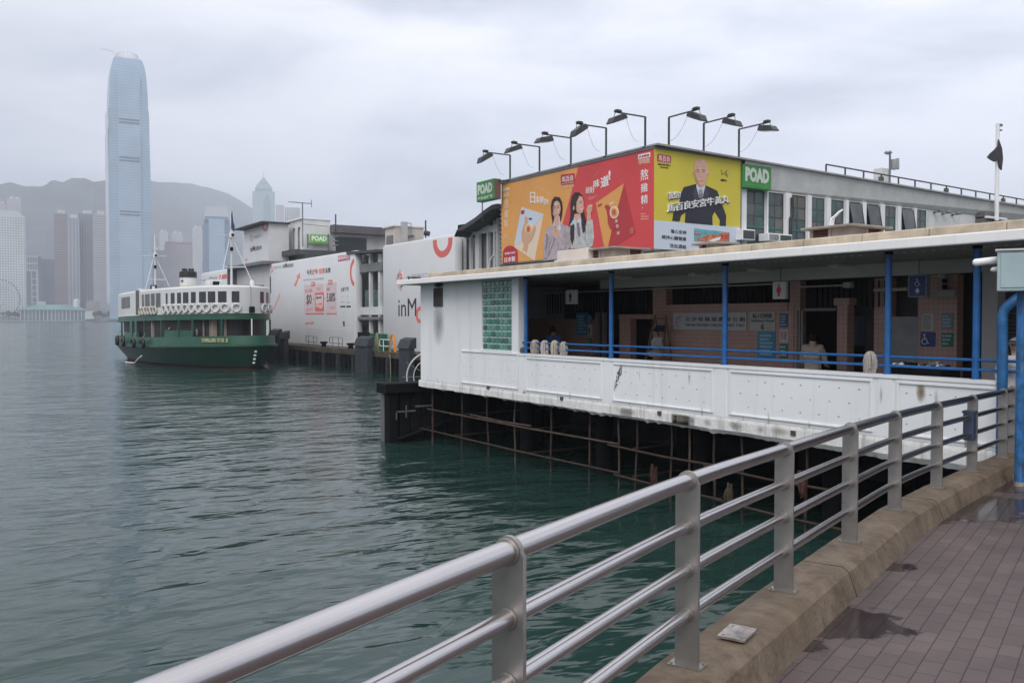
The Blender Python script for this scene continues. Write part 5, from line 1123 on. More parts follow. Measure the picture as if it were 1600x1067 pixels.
B.line('man_figure', 508, 255, 500, 302, 4, sk2, 7); B.line('man_figure', 498, 306, 522, 308, 4, sk2, 7); B.line('man_figure', 488, 343, 530, 347, 6, lip, 7); B.line('man_figure', 495, 388, 540, 375, 3, sk2, 7); B.poly('man_figure', [(447, 230), (450, 290), (468, 342), (490, 384), (504, 396), (486, 350), (468, 300), (458, 240)], sk2, 7); B.ell('man_figure', 530, 150, 14, 8, hl, 7)
for k in range(5): B.line('man_figure', 330 + k * 9, 470 + k * 8, 300 + k * 16, 640, 2.4, M('print_suitfold', (.045, .042, .07), .5), 3); B.line('man_figure', 640 + k * 10, 460 + k * 12, 655 + k * 16, 620, 2.4, MATS['print_suitfold'], 3)
B.poly('man_figure', [(468, 400), (500, 520), (470, 600), (430, 470)], MATS['print_suitfold'], 3); B.poly('man_figure', [(560, 390), (530, 520), (560, 600), (600, 470)], MATS['print_suitfold'], 3); B.line('man_figure', 505, 260, 500, 300, 2, hl, 8); B.line('man_figure', 480, 330, 486, 350, 2.5, sk2, 7); B.line('man_figure', 540, 330, 538, 350, 2.5, sk2, 7)
B.poly('logo_plate', [(75, 80), (85, 70), (208, 88), (216, 100), (213, 160), (200, 166), (82, 148), (75, 138)], logor, 2)
B.text('lettering', '馬百良', (88, 135), (204, 152), (88, 80), txt_white, 3, .004); B.text('lettering', 'MA PAK LEUNG', (88, 149), (204, 164), (88, 142), txt_white, 3)
B.text('lettering', '中國馳名商標 嘉慶三年', (80, 180), (212, 196), (80, 165), txt_dark, 2); B.text('lettering', '香港製造', (104, 208), (190, 218), (104, 196), txt_dark, 2)
B.mb('lettering').tube(cat([B.p(x, y) + Vector((0, -.01, 0)) for x, y in [(722, 230), (730, 270), (722, 280), (760, 262), (752, 275), (778, 235), (770, 275), (798, 272), (765, 285), (790, 300)]], 3), .012, txt_dark, 5)
B.text('lettering', '品牌代言人', (718, 345), (778, 350), (718, 322), txt_dark, 2, .012)
for dx, m_, ly in ((7, navy, 7), (0, txt_white, 10)):
    B.text('slogan', '我信!', (180 + dx, 530 + dx), (303 + dx, 512 + dx), (180 + dx, 462 + dx), m_, ly, .006)
    B.text('slogan', '馬百良安宮牛黃丸', (172 + dx, 660 + dx), (796 + dx, 562 + dx), (172 + dx, 575 + dx), m_, ly, .012 if dx else .007)
for s_, x0, y in (('養心安神', 212, 868), ('維持心臟健康', 122, 925), ('活血通絡', 202, 1012)): B.text('lettering', s_, (x0, y), (368, y + 22 * (368 - x0) / 250 + 3), (x0, y - 40), txt_dark, 3)
B.poly('product_picture', [(447, 820), (806, 862), (804, 970), (447, 950)], M('print_teal', (.12, .42, .48), .5, var=.3, scale=2), 2)
hx = [(470, 950), (480, 905), (520, 920), (560, 890), (620, 880), (680, 890), (730, 865), (800, 862), (802, 950)]
B.poly('product_picture', hx, M('print_hills', (.50, .16, .08), .5, var=.5, scale=5), 3)
B.poly('product_picture', [(590, 950), (640, 925), (720, 905), (700, 940), (640, 955)], txt_white, 4); B.text('product_picture', '安宮', (715, 935), (790, 925), (715, 885), red, 4, .02); B.poly('product_picture', [(452, 850), (508, 858), (508, 885), (452, 878)], logor, 4); B.text('product_picture', '馬百良', (456, 874), (504, 880), (456, 858), txt_white, 5)
B.done()
# green company signs
grn = M('sign_green', (.035, .22, .05), .45, var=.1); grn2 = M('sign_lime', (.13, .42, .05), .45, var=.05)
s1 = empty('box_sign', (29.4, 47.3, 11.43), 'green POAD box sign on a post at the left end of the orange advertisement', 'sign')
ya, yb_ = onX(772, 300, 29.2).y, onX(744.5, 300, 29.2).y
mb = MB(); mb.bev(29.2, 29.7, ya, yb_, 11.43, 12.68, None, None, .02); mb.build('sign_box', grn, s1)
mb = MB(); mb.bev(29.22, 29.68, ya - .03, ya + .02, 11.45, 12.66, None, None, .01); mb.build('side_panel', M('brown_side', (.16, .09, .07), .6, var=.2), s1)
mb = MB(); mb.tube([(29.45, yb_ - .3, 10.2), (29.45, yb_ - .3, 11.43)], .035, None, 6); mb.tube([(29.5, ya, 12.55), (30.1, ya - .8, 12.55)], .04); mb.build('post', lampg, s1)
mb = MB(); wt = lambda s_, y0, y1, z0, z1, b_=.03: put_text(mb, s_, Vector((29.2, y0, z0)), Vector((29.2, y1, z0)), Vector((29.2, y0, z1)), NX, .012, M('print_offwhite', (.55, .62, .55), .5, var=0), b_)
wt('POAD', yb_ - .15, ya + .2, 11.85, 12.5, .06); wt('戶外全媒體', yb_ - .15, ya + .2, 11.52, 11.72); mb.build('lettering', None, s1)
s2 = empty('wall_sign', (37, 32.9, 11.0), 'green POAD sign high on the terminal wall beside the yellow advertisement', 'sign')
a = onY(1161, 261, 32.6); b = onY(1205, 297, 32.6); mb = MB(); mb.bev(a.x, b.x, 32.6, 32.95, 11.0, 12.25, None, None, .02); mb.build('sign_box', grn, s2)
mb = MB(); ow = MATS['print_offwhite']
put_text(mb, 'POAD', Vector((a.x + .18, 32.6, 11.33)), Vector((b.x - .18, 32.6, 11.33)), Vector((a.x + .18, 32.6, 12.12)), (0, -1, 0), .012, ow, .06); put_text(mb, 'CREATIVE OUTDOOR', Vector((a.x + .18, 32.6, 11.12)), Vector((b.x - .18, 32.6, 11.12)), Vector((a.x + .18, 32.6, 11.22)), (0, -1, 0), .012, grn2); mb.build('lettering', None, s2)

# ================================================================== FAR PIER with wrapped sheds
FXP, DZ = 28.0, 1.5
pier = empty('ferry_pier', (32, 75, 0), 'dark piled ferry pier deck with timber fenders along the water', 'pier')
mb = MB(); mb.box(FXP, 75, 47.0, 150, DZ - .35, DZ); mb.build('deck', M('deck', (.13, .115, .10), .85, var=.3, scale=1.5), pier)
mb = MB(); mb.box(FXP - .06, FXP + .3, 34.0, 150, DZ - .30, DZ + .10); mb.build('edge_beam', M('edge_beam', (.06, .05, .035), .8, var=.5, scale=.8), pier)
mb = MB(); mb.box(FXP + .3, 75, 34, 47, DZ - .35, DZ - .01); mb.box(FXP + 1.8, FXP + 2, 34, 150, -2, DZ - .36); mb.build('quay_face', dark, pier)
rnd = random.Random(4); y = 46.0; k = 0
while y < 112 and k < 82:
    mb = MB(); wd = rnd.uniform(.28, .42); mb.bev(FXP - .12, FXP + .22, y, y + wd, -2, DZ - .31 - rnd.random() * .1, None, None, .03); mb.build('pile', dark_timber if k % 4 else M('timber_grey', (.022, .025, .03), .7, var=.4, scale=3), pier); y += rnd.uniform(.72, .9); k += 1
slate = M('fender_slate', (.028, .033, .043), .7, var=.35, scale=3)
for k, (p0, p1, py0) in enumerate([(554.5, 574, 528), (622.5, 639, 530.5), (420, 432, 516), (437, 444, 519)]):
    y0, y1 = onX(p1, 560, 27.4).y, onX(p0, 560, 27.4).y; zt = onX(p0, py0, 27.4).z
    r = empty('mooring_dolphin', (27.6, (y0 + y1) / 2, 0), ['slate coloured fender post with slanted cap at the gap between the wrapped sheds', 'slate coloured fender post with notched cap nearest the white pavilion', 'black fender post next to the bow of the ferry', 'slim black fender post just right of the ferry bow'][k], 'fender post', 'tall fender posts along the pier edge')
    mb = MB(); n_ = 3
    for q in range(n_): a_ = y0 + (y1 - y0) * q / n_; mb.bev(27.4, 27.85, a_ + .02, a_ + (y1 - y0) / n_ - .02, -2, zt - .55, None, None, .03)
    mb.build('timber', slate, r)
    mb = MB(); mb.prism([(27.3, y0 - .05, zt - .6), (27.95, y0 - .05, zt - .6), (27.95, y0 - .05, zt + .15), (27.55, y0 - .05, zt)], (0, y1 - y0 + .1, 0)); mb.build('cap', slate, r)
def wrap(name, label, pl, pr, zt, zb):
    y1, y0 = onX(pl, 450, TX).y, onX(pr, 450, TX).y
    r = empty(name, (TX, (y0 + y1) / 2, DZ), label, 'building wrap')
    mb = MB(); mb.bev(TX, TX + .7, y0, y1, zb, zt, None, None, .22); mb.smooth = [True] * len(mb.f)
    mb.build('printed_sheet', M('sheet', (.60, .61, .63), .45, var=.03, scale=.4, streak=.12, dirt=(.45, .45, .47)), r); return r, y0, y1
w1, w1a, w1b = wrap('shed_wrap', 'large white printed wrap about investing beside the ferry bow', 422.5, 555, 9.80, DZ + .02)
lg = M('print_grey', (.30, .30, .31), .5, var=0); coral = M('print_coral', (.66, .14, .12), .5, var=.02); oarr = M('print_arrow', (.70, .22, .12), .5, var=.03); palep = M('print_palepink', (.60, .50, .52), .5, var=.02); faint = M('print_faint', (.42, .42, .46), .5, var=0); fpink = M('print_fpink', (.60, .36, .38), .5, var=0)
B = Board(w1, 0, TX, 420, 390, 6.667, step=.01)
B.text('lettering', 'inMotion', (146, 196), (255, 180), (146, 145), txt_dark, 1, .01); B.text('lettering', '中國銀行 香港', (48, 205), (132, 195), (48, 175), faint, 1); B.mb('emblem').torus(B.p(33, 198), .33, .06, fpink, n=(1, 0, 0)); B.mb('emblem').tube([B.p(33, 176), B.p(33, 220)], .05, fpink, 5)
B.text('lettering', '今天', (395, 270), (450, 262), (395, 212), txt_dark, 1, .02); B.text('lettering', '啟動 投資', (452, 262), (585, 250), (452, 205), coral, 1, .02); B.text('lettering', '未來', (587, 250), (645, 242), (587, 192), txt_dark, 1, .02)
B.text('lettering', '開立中銀香港戶口即享高達港幣優惠', (362, 328), (572, 312), (362, 308), faint, 1)
B.poly('emblem', [(722, 68), (845, 52), (845, 106), (722, 126)], M('print_magenta', (.42, .06, .12), .5, var=0), 1); B.text('lettering', 'MONOPOLY', (728, 112), (840, 95), (728, 76), txt_white, 2, .02)
B.poly('arrow', [(262, 375), (300, 290), (288, 284), (322, 240), (326, 300), (314, 296), (282, 385)], oarr, 1); B.poly('arrow', [(38, 640), (112, 450), (120, 478), (52, 636)], M('print_arrow2', (.62, .33, .28), .5, var=.03), 1)
ring = [(B.p(905, 240))]; c_ = B.p(878, 240); 
B.mb('ring').torus(Vector((TX - .0, w1a + .75, c_.z)), .95, .17, coral, n=(1, 0, 0), seg=24, ring=4, a0=R(-45), a1=R(225)) if False else None
cz = B.p(870, 240).z
pts = []
for rr, rng in ((1.15, range(0, 13)), (.78, range(12, -1, -1))):
    for k in rng: t = R(62 + 236 * k / 12) * 0 + R(100 + 160 * k / 12); pts.append(Vector((TX, w1a + .06 - rr * cos(t) * .9 - .0, cz + rr * sin(t) * 1.05)))
B.mb('ring').prism([Vector((TX, max(p.y, w1a + .05), p.z)) for p in pts], (-.012, 0, 0), coral)
for x0, x1, yt, yb2, m_ in ((368, 575, 360, 660, palep), (595, 708, 342, 662, palep)): B.rect('offer_panel', x0, yt + 10, x1, yb2, m_, 1)
B.rect('offer_panel', 382, 664, 578, 675, coral, 1); B.rect('offer_panel', 600, 664, 708, 675, coral, 1)
B.rect('offer_panel', 443, 338, 482, 378, coral, 3); B.rect('offer_panel', 622, 318, 662, 360, coral, 3); B.text('lettering', '開戶', (447, 368), (478, 366), (447, 348), txt_white, 4); B.text('lettering', '儲蓄', (626, 350), (658, 348), (626, 330), txt_white, 4)
B.text('lettering', '買入港股', (382, 448), (452, 442), (382, 415), coral, 2, .01); B.text('lettering', '$0', (395, 585), (447, 583), (395, 470), txt_dark, 2, .01); B.text('lettering', '+', (458, 528), (476, 526), (458, 506), coral, 2, .02); B.text('lettering', '推廣', (498, 428), (540, 424), (498, 395), fpink, 2)
B.rect('offer_panel', 484, 450, 576, 640, coral, 3); B.rect('offer_panel', 494, 478, 566, 530, txt_white, 4); B.rect('offer_panel', 494, 540, 566, 595, txt_white, 4); B.text('lettering', '現金獎', (498, 524), (562, 521), (498, 486), txt_dark, 5, .02); B.text('lettering', '6588', (498, 590), (562, 587), (498, 548), coral, 5, .02); B.text('lettering', '立即賺', (522, 614), (558, 612), (522, 602), txt_white, 5)
B.text('lettering', '高息', (606, 432), (638, 428), (606, 396), coral, 2, .01); B.text('lettering', '5.88%', (606, 545), (694, 540), (606, 455), txt_dark, 2, .01); B.text('lettering', '+', (580, 518), (594, 517), (580, 502), coral, 2, .02)
B.text('lettering', '優惠詳情', (392, 640), (460, 636), (392, 610), fpink, 2); B.text('lettering', '條款', (640, 615), (690, 612), (640, 595), fpink, 2)
B.text('lettering', '立即下載', (750, 440), (832, 432), (750, 398), txt_dark, 1, .01)
for x in (765, 825): B.rect('lettering', x - 3, 475, x + 3, 500, faint, 1)
B.rect('lettering', 750, 540, 785, 548, faint, 1); B.rect('lettering', 812, 545, 845, 553, faint, 1); B.rect('lettering', 745, 586, 796, 601, txt_dark, 1); B.rect('lettering', 808, 586, 855, 601, txt_dark, 1)
B.text('lettering', '了解更多 優惠', (378, 785), (468, 778), (378, 758), coral, 1, .01)
for k, (y, x1) in enumerate(((822, 560), (845, 882), (868, 882), (890, 882), (922, 882))): B.line('lettering', 382, y - 3, x1, y + 10, 3, faint, 1)
B.poly('lettering', [(772, 750), (790, 746), (792, 798), (778, 800)], txt_dark, 1); B.line('lettering', 805, 788, 880, 790, 2, faint, 1)
B.done()
w2, w2a, w2b = wrap('motion_wrap', 'plain grey-white wrap with inM lettering behind the white pavilion corner', 597, 710, 9.82, DZ + .02)
B = Board(w2, 0, TX, 0, 0, 1, step=.012)
z0 = onX(627, 494, TX).z; z1 = onX(627, 467, TX).z
put_text(B.mb('lettering'), 'inM', Vector((TX, onX(622.5, 480, TX).y, z0)), Vector((TX, onX(650.5, 480, TX).y, z0)), Vector((TX, onX(622.5, 480, TX).y, z1)), NX, .014, txt_dark, .0)
c_ = onX(656, 492, TX); 
def ringpoly(c, r0, r1, a0, a1, sy=1.0, n=28):
    return [c + Vector((0, -r1 * cos(t) * sy, r1 * sin(t))) for t in [R(a0 + (a1 - a0) * k / n) for k in range(n + 1)]] + [c + Vector((0, -r0 * cos(t) * sy, r0 * sin(t))) for t in [R(a1 + (a0 - a1) * k / n) for k in range(n + 1)]]
B.mb('ring').prism(ringpoly(c_, .33, .62, 0, 179), (-.014, 0, 0), coral); B.mb('ring').prism(ringpoly(c_, .33, .62, 181, 359), (-.014, 0, 0), coral)
c_ = onX(691.5, 368, TX); c_.z = 9.42; B.mb('ring').prism(ringpoly(c_, .66, 1.12, 180, 360, 1.25), (-.014, 0, 0), coral)
for sg in (-1, 1): B.mb('ring').prism([Vector((TX, c_.y + sg * a_ * 1.25, z)) for a_, z in ((.66, 9.42), (1.12, 9.42), (1.12, 9.6), (.66, 9.6))], (-.014, 0, 0), coral)
e_ = onX(626, 437, TX); B.mb('emblem').torus(e_, .52, .1, fpink, n=(1, 0, 0), ring=5); B.mb('emblem').tube([e_ + Vector((-.01, 0, .75)), e_ + Vector((-.01, 0, -.75))], .09, fpink, 6); B.mb('emblem').tube([e_ + Vector((-.01, .22, .15)), e_ + Vector((-.01, -.22, .15))], .07, fpink, 6)
put_text(B.mb('lettering'), '中國銀行', Vector((TX, onX(635, 440, TX).y, e_.z - .35)), Vector((TX, onX(668, 440, TX).y, e_.z - .35)), Vector((TX, onX(635, 440, TX).y, e_.z + .35)), NX, .014, faint, .0)
B.done()
# bay between the wraps
bay = empty('pier_shed_bay', (31.5, (w1a + w2b) / 2, DZ), 'two storey open bay with white columns between the two wraps', 'pier building')
def by(px, X=30.6): return onX(px, 450, X).y
mb = MB()
for a, b in ((558, 563.5), (578, 580.5), (592.5, 595.5), (604, 606)): mb.box(30.5, 30.75, by(b), by(a), DZ, 9.3)
mb.box(30.45, 30.8, by(600), by(556), 4.35, 5.0); mb.build('column', grey_white, bay)
mb = MB(); mb.box(30.4, 30.7, by(600), by(560), 7.9, 8.6); mb.box(30.2, 30.8, by(600), by(560), 3.95, 4.2); mb.build('beam', M('beam_dim', (.16, .17, .17), .7), bay)
mb = MB(); mb.prism([(29.9, by(600), 9.35), (29.9, by(553), 9.55), (38, by(553), 9.9), (38, by(600), 9.7)], (0, 0, .22)); mb.build('roof', MATS['roof_dark'], bay)
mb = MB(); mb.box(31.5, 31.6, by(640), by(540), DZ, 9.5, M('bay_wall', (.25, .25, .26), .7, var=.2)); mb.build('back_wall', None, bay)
mb = MB()
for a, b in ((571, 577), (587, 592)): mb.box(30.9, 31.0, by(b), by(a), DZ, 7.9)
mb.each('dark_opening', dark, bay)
mb = MB(); mb.box(30.55, 30.6, by(577.5), by(571), 5.0, 6.4); mb.box(30.55, 30.6, by(592), by(584), 5.0, 6.4); mb.each('balcony_glass', M('glass_green', (.03, .09, .07), .2, var=.3), bay)
mb = MB(); mb.box(29.5, 29.56, by(604, 29.5), by(577, 29.5), DZ, 2.85); mb.box(30.2, 30.26, by(577, 30.2), by(556, 30.2), DZ, 2.9, dark); mb.build('green_panel', M('panel_green', (.01, .10, .05), .5, var=.2), bay)
# deck furniture
def hoop(label, pl, pr, py0, py1, group, m=grey_metal, X=28.8):
    a = onX(pl, py0, X); b = onX(pr, py0, X); r = empty('barrier_hoop', Vector((X, (a.y + b.y) / 2, DZ)), label, 'barrier', group); h = .95
    z = DZ + h; mb = MB(); y0, y1 = b.y, a.y
    mb.tube([(X, y0, DZ), (X, y0, z - .08), (X, y0 + .08, z), (X, y1 - .08, z), (X, y1, z - .08), (X, y1, z - .45), (X, y1 - .1, z - .5), (X, y0, z - .5)], .035, None, 8); mb.build('hoop_tube', m, r)
    mb = MB()
    for f in (.3, .75): yy = y0 + (y1 - y0) * f; mb.tube([(X, yy, DZ), (X, yy, z)], .03, None, 6)
    mb.each('upright', m, r)
hoop('steel tube barrier in front of the investing wrap, left one', 478, 495, 520, 538, 'tube barriers on the pier edge'); hoop('steel tube barrier in front of the investing wrap, right one', 515, 535, 520, 538, 'tube barriers on the pier edge'); hoop('steel tube barrier between the fender posts with orange hoses on it', 593, 618, 523, 547, 'tube barriers on the pier edge', white_plain)
for k, (px, lb) in enumerate([(506, 'black iron mooring bollard under the left part of the investing wrap'), (548, 'black iron mooring bollard at the right end of the investing wrap')]):
    y = onX(px, 540, 28.4).y; r = empty('bollard', (28.4, y, DZ), lb, 'bollard', 'mooring bollards on the pier edge'); mb = MB(); mb.lathe([(.26, 0), (.22, .15), (.2, .38)], (28.4, y, DZ), None, 14); mb.build('bollard_post', dark, r); mb = MB(); mb.lathe([(.22, .38), (.34, .44), (.34, .54), (.2, .58)], (28.4, y, DZ), None, 14); mb.build('bollard_cap', dark, r)
org = M('hose_orange', (.55, .22, .02), .6, var=.2)
mb = MB(); q = onX(614, 535, 28.7)
for k in range(6): mb.tube(cat([q + Vector((-.02 * k, .62 - k * .03, -.75)), q + Vector((-.02 * k, .45 - .03 * k, .15)), q + Vector((0, .05 * (k - 3), .55 + .03 * (k % 3))), q + Vector((-.02 * k, -.42 + .03 * k, .1)), q + Vector((-.02 * k, -.55 + k * .02, -.75))], 4), .035, None, 6)
tag(mb.build('coiled_hose', org), 'orange hoses looped over the barrier near the pavilion corner', 'hose')
mb = MB(); q = onX(589, 535, 28.7)
for k in range(4): mb.tube(cat([q + Vector((0, .55 - k * .1, -.8)), q + Vector((-.03, .2 - k * .05, .4)), q + Vector((0, 0, .75)), q + Vector((0, -.25 + k * .1, .2)), q + Vector((0, -.35 + k * .12, -.8))], 4), .025, None, 6)
tag(mb.build('mooring_rope', M('rope', (.25, .24, .15), .9, var=.3, scale=20)), 'tan mooring rope heaped before the green panel', 'rope')
mb = MB(); q = onX(610, 560, 27.8); mb.tube([q + Vector((0, .1, .3)), q + Vector((0, 0, -.5)), q + Vector((0, -.05, -1.6))], .03, None, 6); tag(mb.build('hanging_rope', MATS['rope']), 'rope hanging down the dark pier face to the water', 'rope')
wh = empty('gangway_wheel', at(672, 588, 34), 'large thin spoked metal wheel behind the corner of the white pavilion', 'wheel'); c_ = wh.location.copy(); n_ = ray(672, 588).normalized(); n_ = Vector((.2, 1, 0)).normalized()
mb = MB(); mb.torus(c_, .93, .028, None, n=n_, seg=40, ring=6); mb.torus(c_, .66, .018, None, n=n_, seg=32, ring=6); mb.build('rim', grey_white, wh)
mb = MB(); u = Vector((0, 0, 1)).cross(n_)
for k in range(12): a_ = 2 * pi * k / 12; mb.tube([c_ + (u * cos(a_) + Vector((0, 0, 1)) * sin(a_)) * .1, c_ + (u * cos(a_) + Vector((0, 0, 1)) * sin(a_)) * 1.12], .012, None, 5)
mb.build('spoke_set', M('spoke', (.2, .18, .17), .6), wh); mb = MB(); mb.lathe([(.1, -.06), (.1, .06)], c_, None, 12, 1); mb.tube([c_, Vector((c_.x, c_.y, 0))], .06, None, 8); mb.build('hub', dark, wh)
# ---- buildings behind the wrap
def block(name, label, cat_, cx, X, pl, pr, zt, zb, roof_col, wall, over=.35, left_run=None):
    """corner at pixel cx on plane x = X; left end pl on that plane, right end pr on the plane y = Yc"""
    Yc = onX(cx, 400, X).y; Y1 = onX(pl, 400, X).y; X1_ = onY(pr, 400, Yc).x
    r = empty(name, ((X + X1_) / 2, (Yc + Y1) / 2, DZ), label, cat_)
    mb = MB(); mb.box(X, X1_, Yc, Y1, zb, zt); mb.build('wall', wall, r)
    mb = MB(); mb.bev(X - over, X1_ + .1, Yc - over * .4, Y1 + over, zt, zt + .18, None, None, .03); mb.build('roof', roof_col, r)
    return r, Yc, Y1, X1_
g_, Yc, Y1, X1_ = block('signal_tower', 'white rooftop tower with overhanging dark roof and inMotion print', 'tower', 420.5, 33.0, 381.7, 451, 15.1, 1.5, MATS['roof_dark'], M('tower_white', (.55, .55, .56), .6, var=.05, streak=.2), 1.0)
mb = MB(); mb.box(32.98, 33.0, Yc + .1, Y1 - .1, 10.8, 15.0); mb.build('printed_sheet', MATS['sheet'], g_)
B = Board(g_, 0, 32.97, 370, 330, 9.412, step=.012)
B.text('lettering', 'inMotion', (200, 600), (362, 562), (200, 520), txt_dark, 1, .01); B.text('lettering', '中國銀行', (235, 420), (362, 380), (235, 365), faint, 1); B.mb('emblem').torus(B.p(215, 395), .35, .07, fpink, n=(1, 0, 0), ring=5)
c_ = B.p(418, 215); B.mb('ring').prism(ringpoly(c_ + Vector((0, 0, .2)), .55, .85, 180, 360, 1.3), (-.014, 0, 0), coral); c_ = B.p(140, 745); B.mb('ring').prism(ringpoly(c_, .25, .4, 0, 180, 1.1), (-.014, 0, 0), coral)
B.done()
mb = MB(); mb.box(32.0, 36, Yc - .6, Y1 + 4, 10.35, 10.7); mb.build('lower_roof', grey_metal, g_)
lh = empty('lower_shed', (33.5, Yc + 8, DZ), 'white lower pier shed with dark opening left of the wrap', 'pier building')
mb = MB(); mb.box(33.2, 38, Yc - 12, Y1 + 8, 5, 10.34); mb.build('wall', MATS['tower_white'], lh); mb = MB(); mb.box(33.1, 33.19, onX(424, 430, 33.1).y, onX(402, 430, 33.1).y, 7.0, 8.9); mb.build('dark_opening', dark, lh)
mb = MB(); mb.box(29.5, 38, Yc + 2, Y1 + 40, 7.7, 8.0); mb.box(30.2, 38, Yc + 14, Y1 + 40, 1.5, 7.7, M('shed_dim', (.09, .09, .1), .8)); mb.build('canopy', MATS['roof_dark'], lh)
w3 = empty('small_wrap', (31, 130, DZ), 'small white rounded wrap with red block beyond the ferry funnel', 'building wrap')
y1, y0 = onX(313, 430, 32).y, onX(355, 430, 32).y; zt = onX(355, 419.5, 32).z
mb = MB(); mb.bev(32, 33, y0, y1, 3, zt, None, None, .4); mb.smooth = [True] * len(mb.f); mb.build('printed_sheet', MATS['sheet'], w3)
B = Board(w3, 0, 32, 0, 0, 1, step=.02); B.rect('red_block', 343, 430, 354, 435, coral, 1); B.text('lettering', 'inMotion', (326, 438), (340, 436), (326, 432), lg, 1); B.text('lettering', '中國銀行', (315, 440), (325, 439), (315, 437), faint, 1); B.done()
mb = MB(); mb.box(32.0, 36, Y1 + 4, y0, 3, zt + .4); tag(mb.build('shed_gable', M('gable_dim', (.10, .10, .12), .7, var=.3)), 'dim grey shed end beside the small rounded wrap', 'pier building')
g_, Yc, Y1, X1_ = block('plant_room', 'white boxy rooftop plant room carrying the lime POAD sign', 'plant room', 473, 36.0, 451.5, 516, 15.5, 11.9, white_plain, M('plant_white', (.66, .66, .67), .6, var=.05, streak=.2), .25)
mb = MB()
for px in (458.5, 466.5): y = onX(px, 370, 35.9).y; mb.tube(cat([Vector((35.9, y + .3, 12.1)), Vector((35.9, y, 12.2)), Vector((35.9, y, 14.3)), Vector((35.9, y - .3, 14.6))], 4), .09, None, 6)
mb.each('duct', grey_metal, g_)
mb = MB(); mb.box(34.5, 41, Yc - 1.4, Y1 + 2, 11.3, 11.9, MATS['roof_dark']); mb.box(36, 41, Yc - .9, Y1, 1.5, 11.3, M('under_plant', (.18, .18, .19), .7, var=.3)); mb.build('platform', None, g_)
ls = empty('lime_sign', onY(498, 381, Yc - .6), 'lime green POAD sign on the white rooftop plant room', 'sign'); a = onY(485, 366, Yc - .6); b = onY(512.5, 380.5, Yc - .6)
mb = MB(); mb.box(a.x, b.x, Yc - .6, Yc - .5, b.z, a.z); mb.build('sign_box', grn2, ls); mb = MB(); put_text(mb, 'POAD', Vector((a.x + .15, Yc - .6, b.z + .22)), Vector((b.x - .15, Yc - .6, b.z + .22)), Vector((a.x + .15, Yc - .6, a.z - .15)), (0, -1, 0), .015, txt_white, .05); mb.build('lettering', None, ls)
mb = MB(); mb.box(a.x - .3, b.x + .1, Yc - .5, Yc - .45, b.z - .3, b.z - .1); mb.box(b.x + .02, b.x + .2, Yc - .6, Yc - .4, b.z - .8, a.z + .1); mb.box(a.x - .35, a.x - .22, Yc - .6, Yc - .4, b.z - .6, a.z); mb.build('sign_frame', grey_metal, ls)
am = empty('rooftop_antenna', onY(473, 386, Yc - 1.2), 'thin mast with horizontal yagi antenna over the plant room', 'antenna'); c_ = am.location.copy(); zt = onY(473, 317, Yc - 1.2).z
mb = MB(); mb.tube([c_, Vector((c_.x, c_.y, zt))], .07, None, 6); mb.tube([c_ + Vector((-.3, -1.0, 0)), Vector((c_.x, c_.y, c_.z + 2.2))], .04, None, 5); mb.tube([Vector((c_.x, c_.y, c_.z + 2.6)), Vector((c_.x + 3.0, c_.y, c_.z + 2.5))], .035, None, 5); mb.build('mast', grey_metal, am)
mb = MB(); a = onX(452, 315, c_.x).y; mb.tube([onY(451, 315.5, c_.y), onY(487, 318.5, c_.y)], .045, None, 5)
for k in range(6): q = onY(453 + k * 6.5, 315.7 + k * .5, c_.y); mb.tube([q + Vector((0, -.5, 0)), q + Vector((0, .5, 0))], .02, None, 4)
q = onY(486.5, 318.4, c_.y); mb.tube([q + Vector((0, 0, -.45)), q + Vector((0, 0, .45))], .04, None, 5); mb.build('yagi_boom', grey_metal, am)
db = empty('dark_roofed_hall', (42, Yc + 5, DZ), 'grey hall with deep dark roof edge and black opening behind the wraps', 'hall')
xa, xb = onY(516, 360, Yc).x, onY(603, 360, Yc).x
mb = MB(); mb.box(xa + .02, xb, Yc + .1, Yc + 12, 1.5, 14.2, M('hall_wall', (.42, .41, .42), .7, var=.1, streak=.3)); mb.build('wall', None, db)
mb = MB(); mb.box(xa + .04, xb + .3, Yc - .9, Yc + 12.2, 14.1, 15.0); mb.build('roof', M('hall_roof', (.10, .10, .11), .7, var=.2), db); mb = MB(); mb.box(onY(525, 370, Yc).x, onY(573, 370, Yc).x, Yc + .06, Yc + .12, 9, 13.7); mb.build('dark_opening', M('hall_glass', (.02, .03, .035), .15, var=.3, scale=.3), db)
vp = empty('vent_mast', onY(524.5, 385, Yc - 2), 'thin dark mast with round insulators before the dark hall', 'mast'); c_ = vp.location.copy()
mb = MB(); mb.tube([c_, onY(524.5, 335, Yc - 2)], .08, None, 6); mb.build('pole', lampg, vp); mb = MB()
for k in range(3): mb.torus(c_ + Vector((0, 0, .1 + k * .5)), .28, .07, None, seg=14, ring=6)
mb.build('ring_set', grey_metal, vp)
g_, Yc2, Y2, X2 = block('stair_head', 'cream rooftop stair head with chimney duct above the plain wrap', 'stair head', 617, 41.2, 602, 662, 13.75, 8, M('cream_roof', (.6, .58, .54), .6), M('cream_wall', (.50, .47, .43), .7, var=.06, streak=.25), .25)
mb = MB(); q0 = onY(629, 348, Yc2 - .5); q1 = onY(637, 372, Yc2 - .5); mb.box(q0.x, q1.x, Yc2 - .5, Yc2 - .02, 12.0, q0.z + .1); mb.build('duct', M('duct_grey', (.42, .42, .42), .6), g_)
mb = MB(); mb.box(41.1, 41.19, Yc2 + .4, Y2 - .5, 12.0, 12.9); mb.tube([(q1.x + .05, Yc2 - .3, q0.z), (q1.x + .5, Yc2 - .3, q0.z), (q1.x + .5, Yc2 - .3, 12.9)], .05, None, 5); mb.tube([(q1.x, Yc2 - .2, 12.8), (q1.x + .9, Yc2 - .2, 12.9)], .1, None, 6); mb.build('pipe_work', grey_metal, g_)
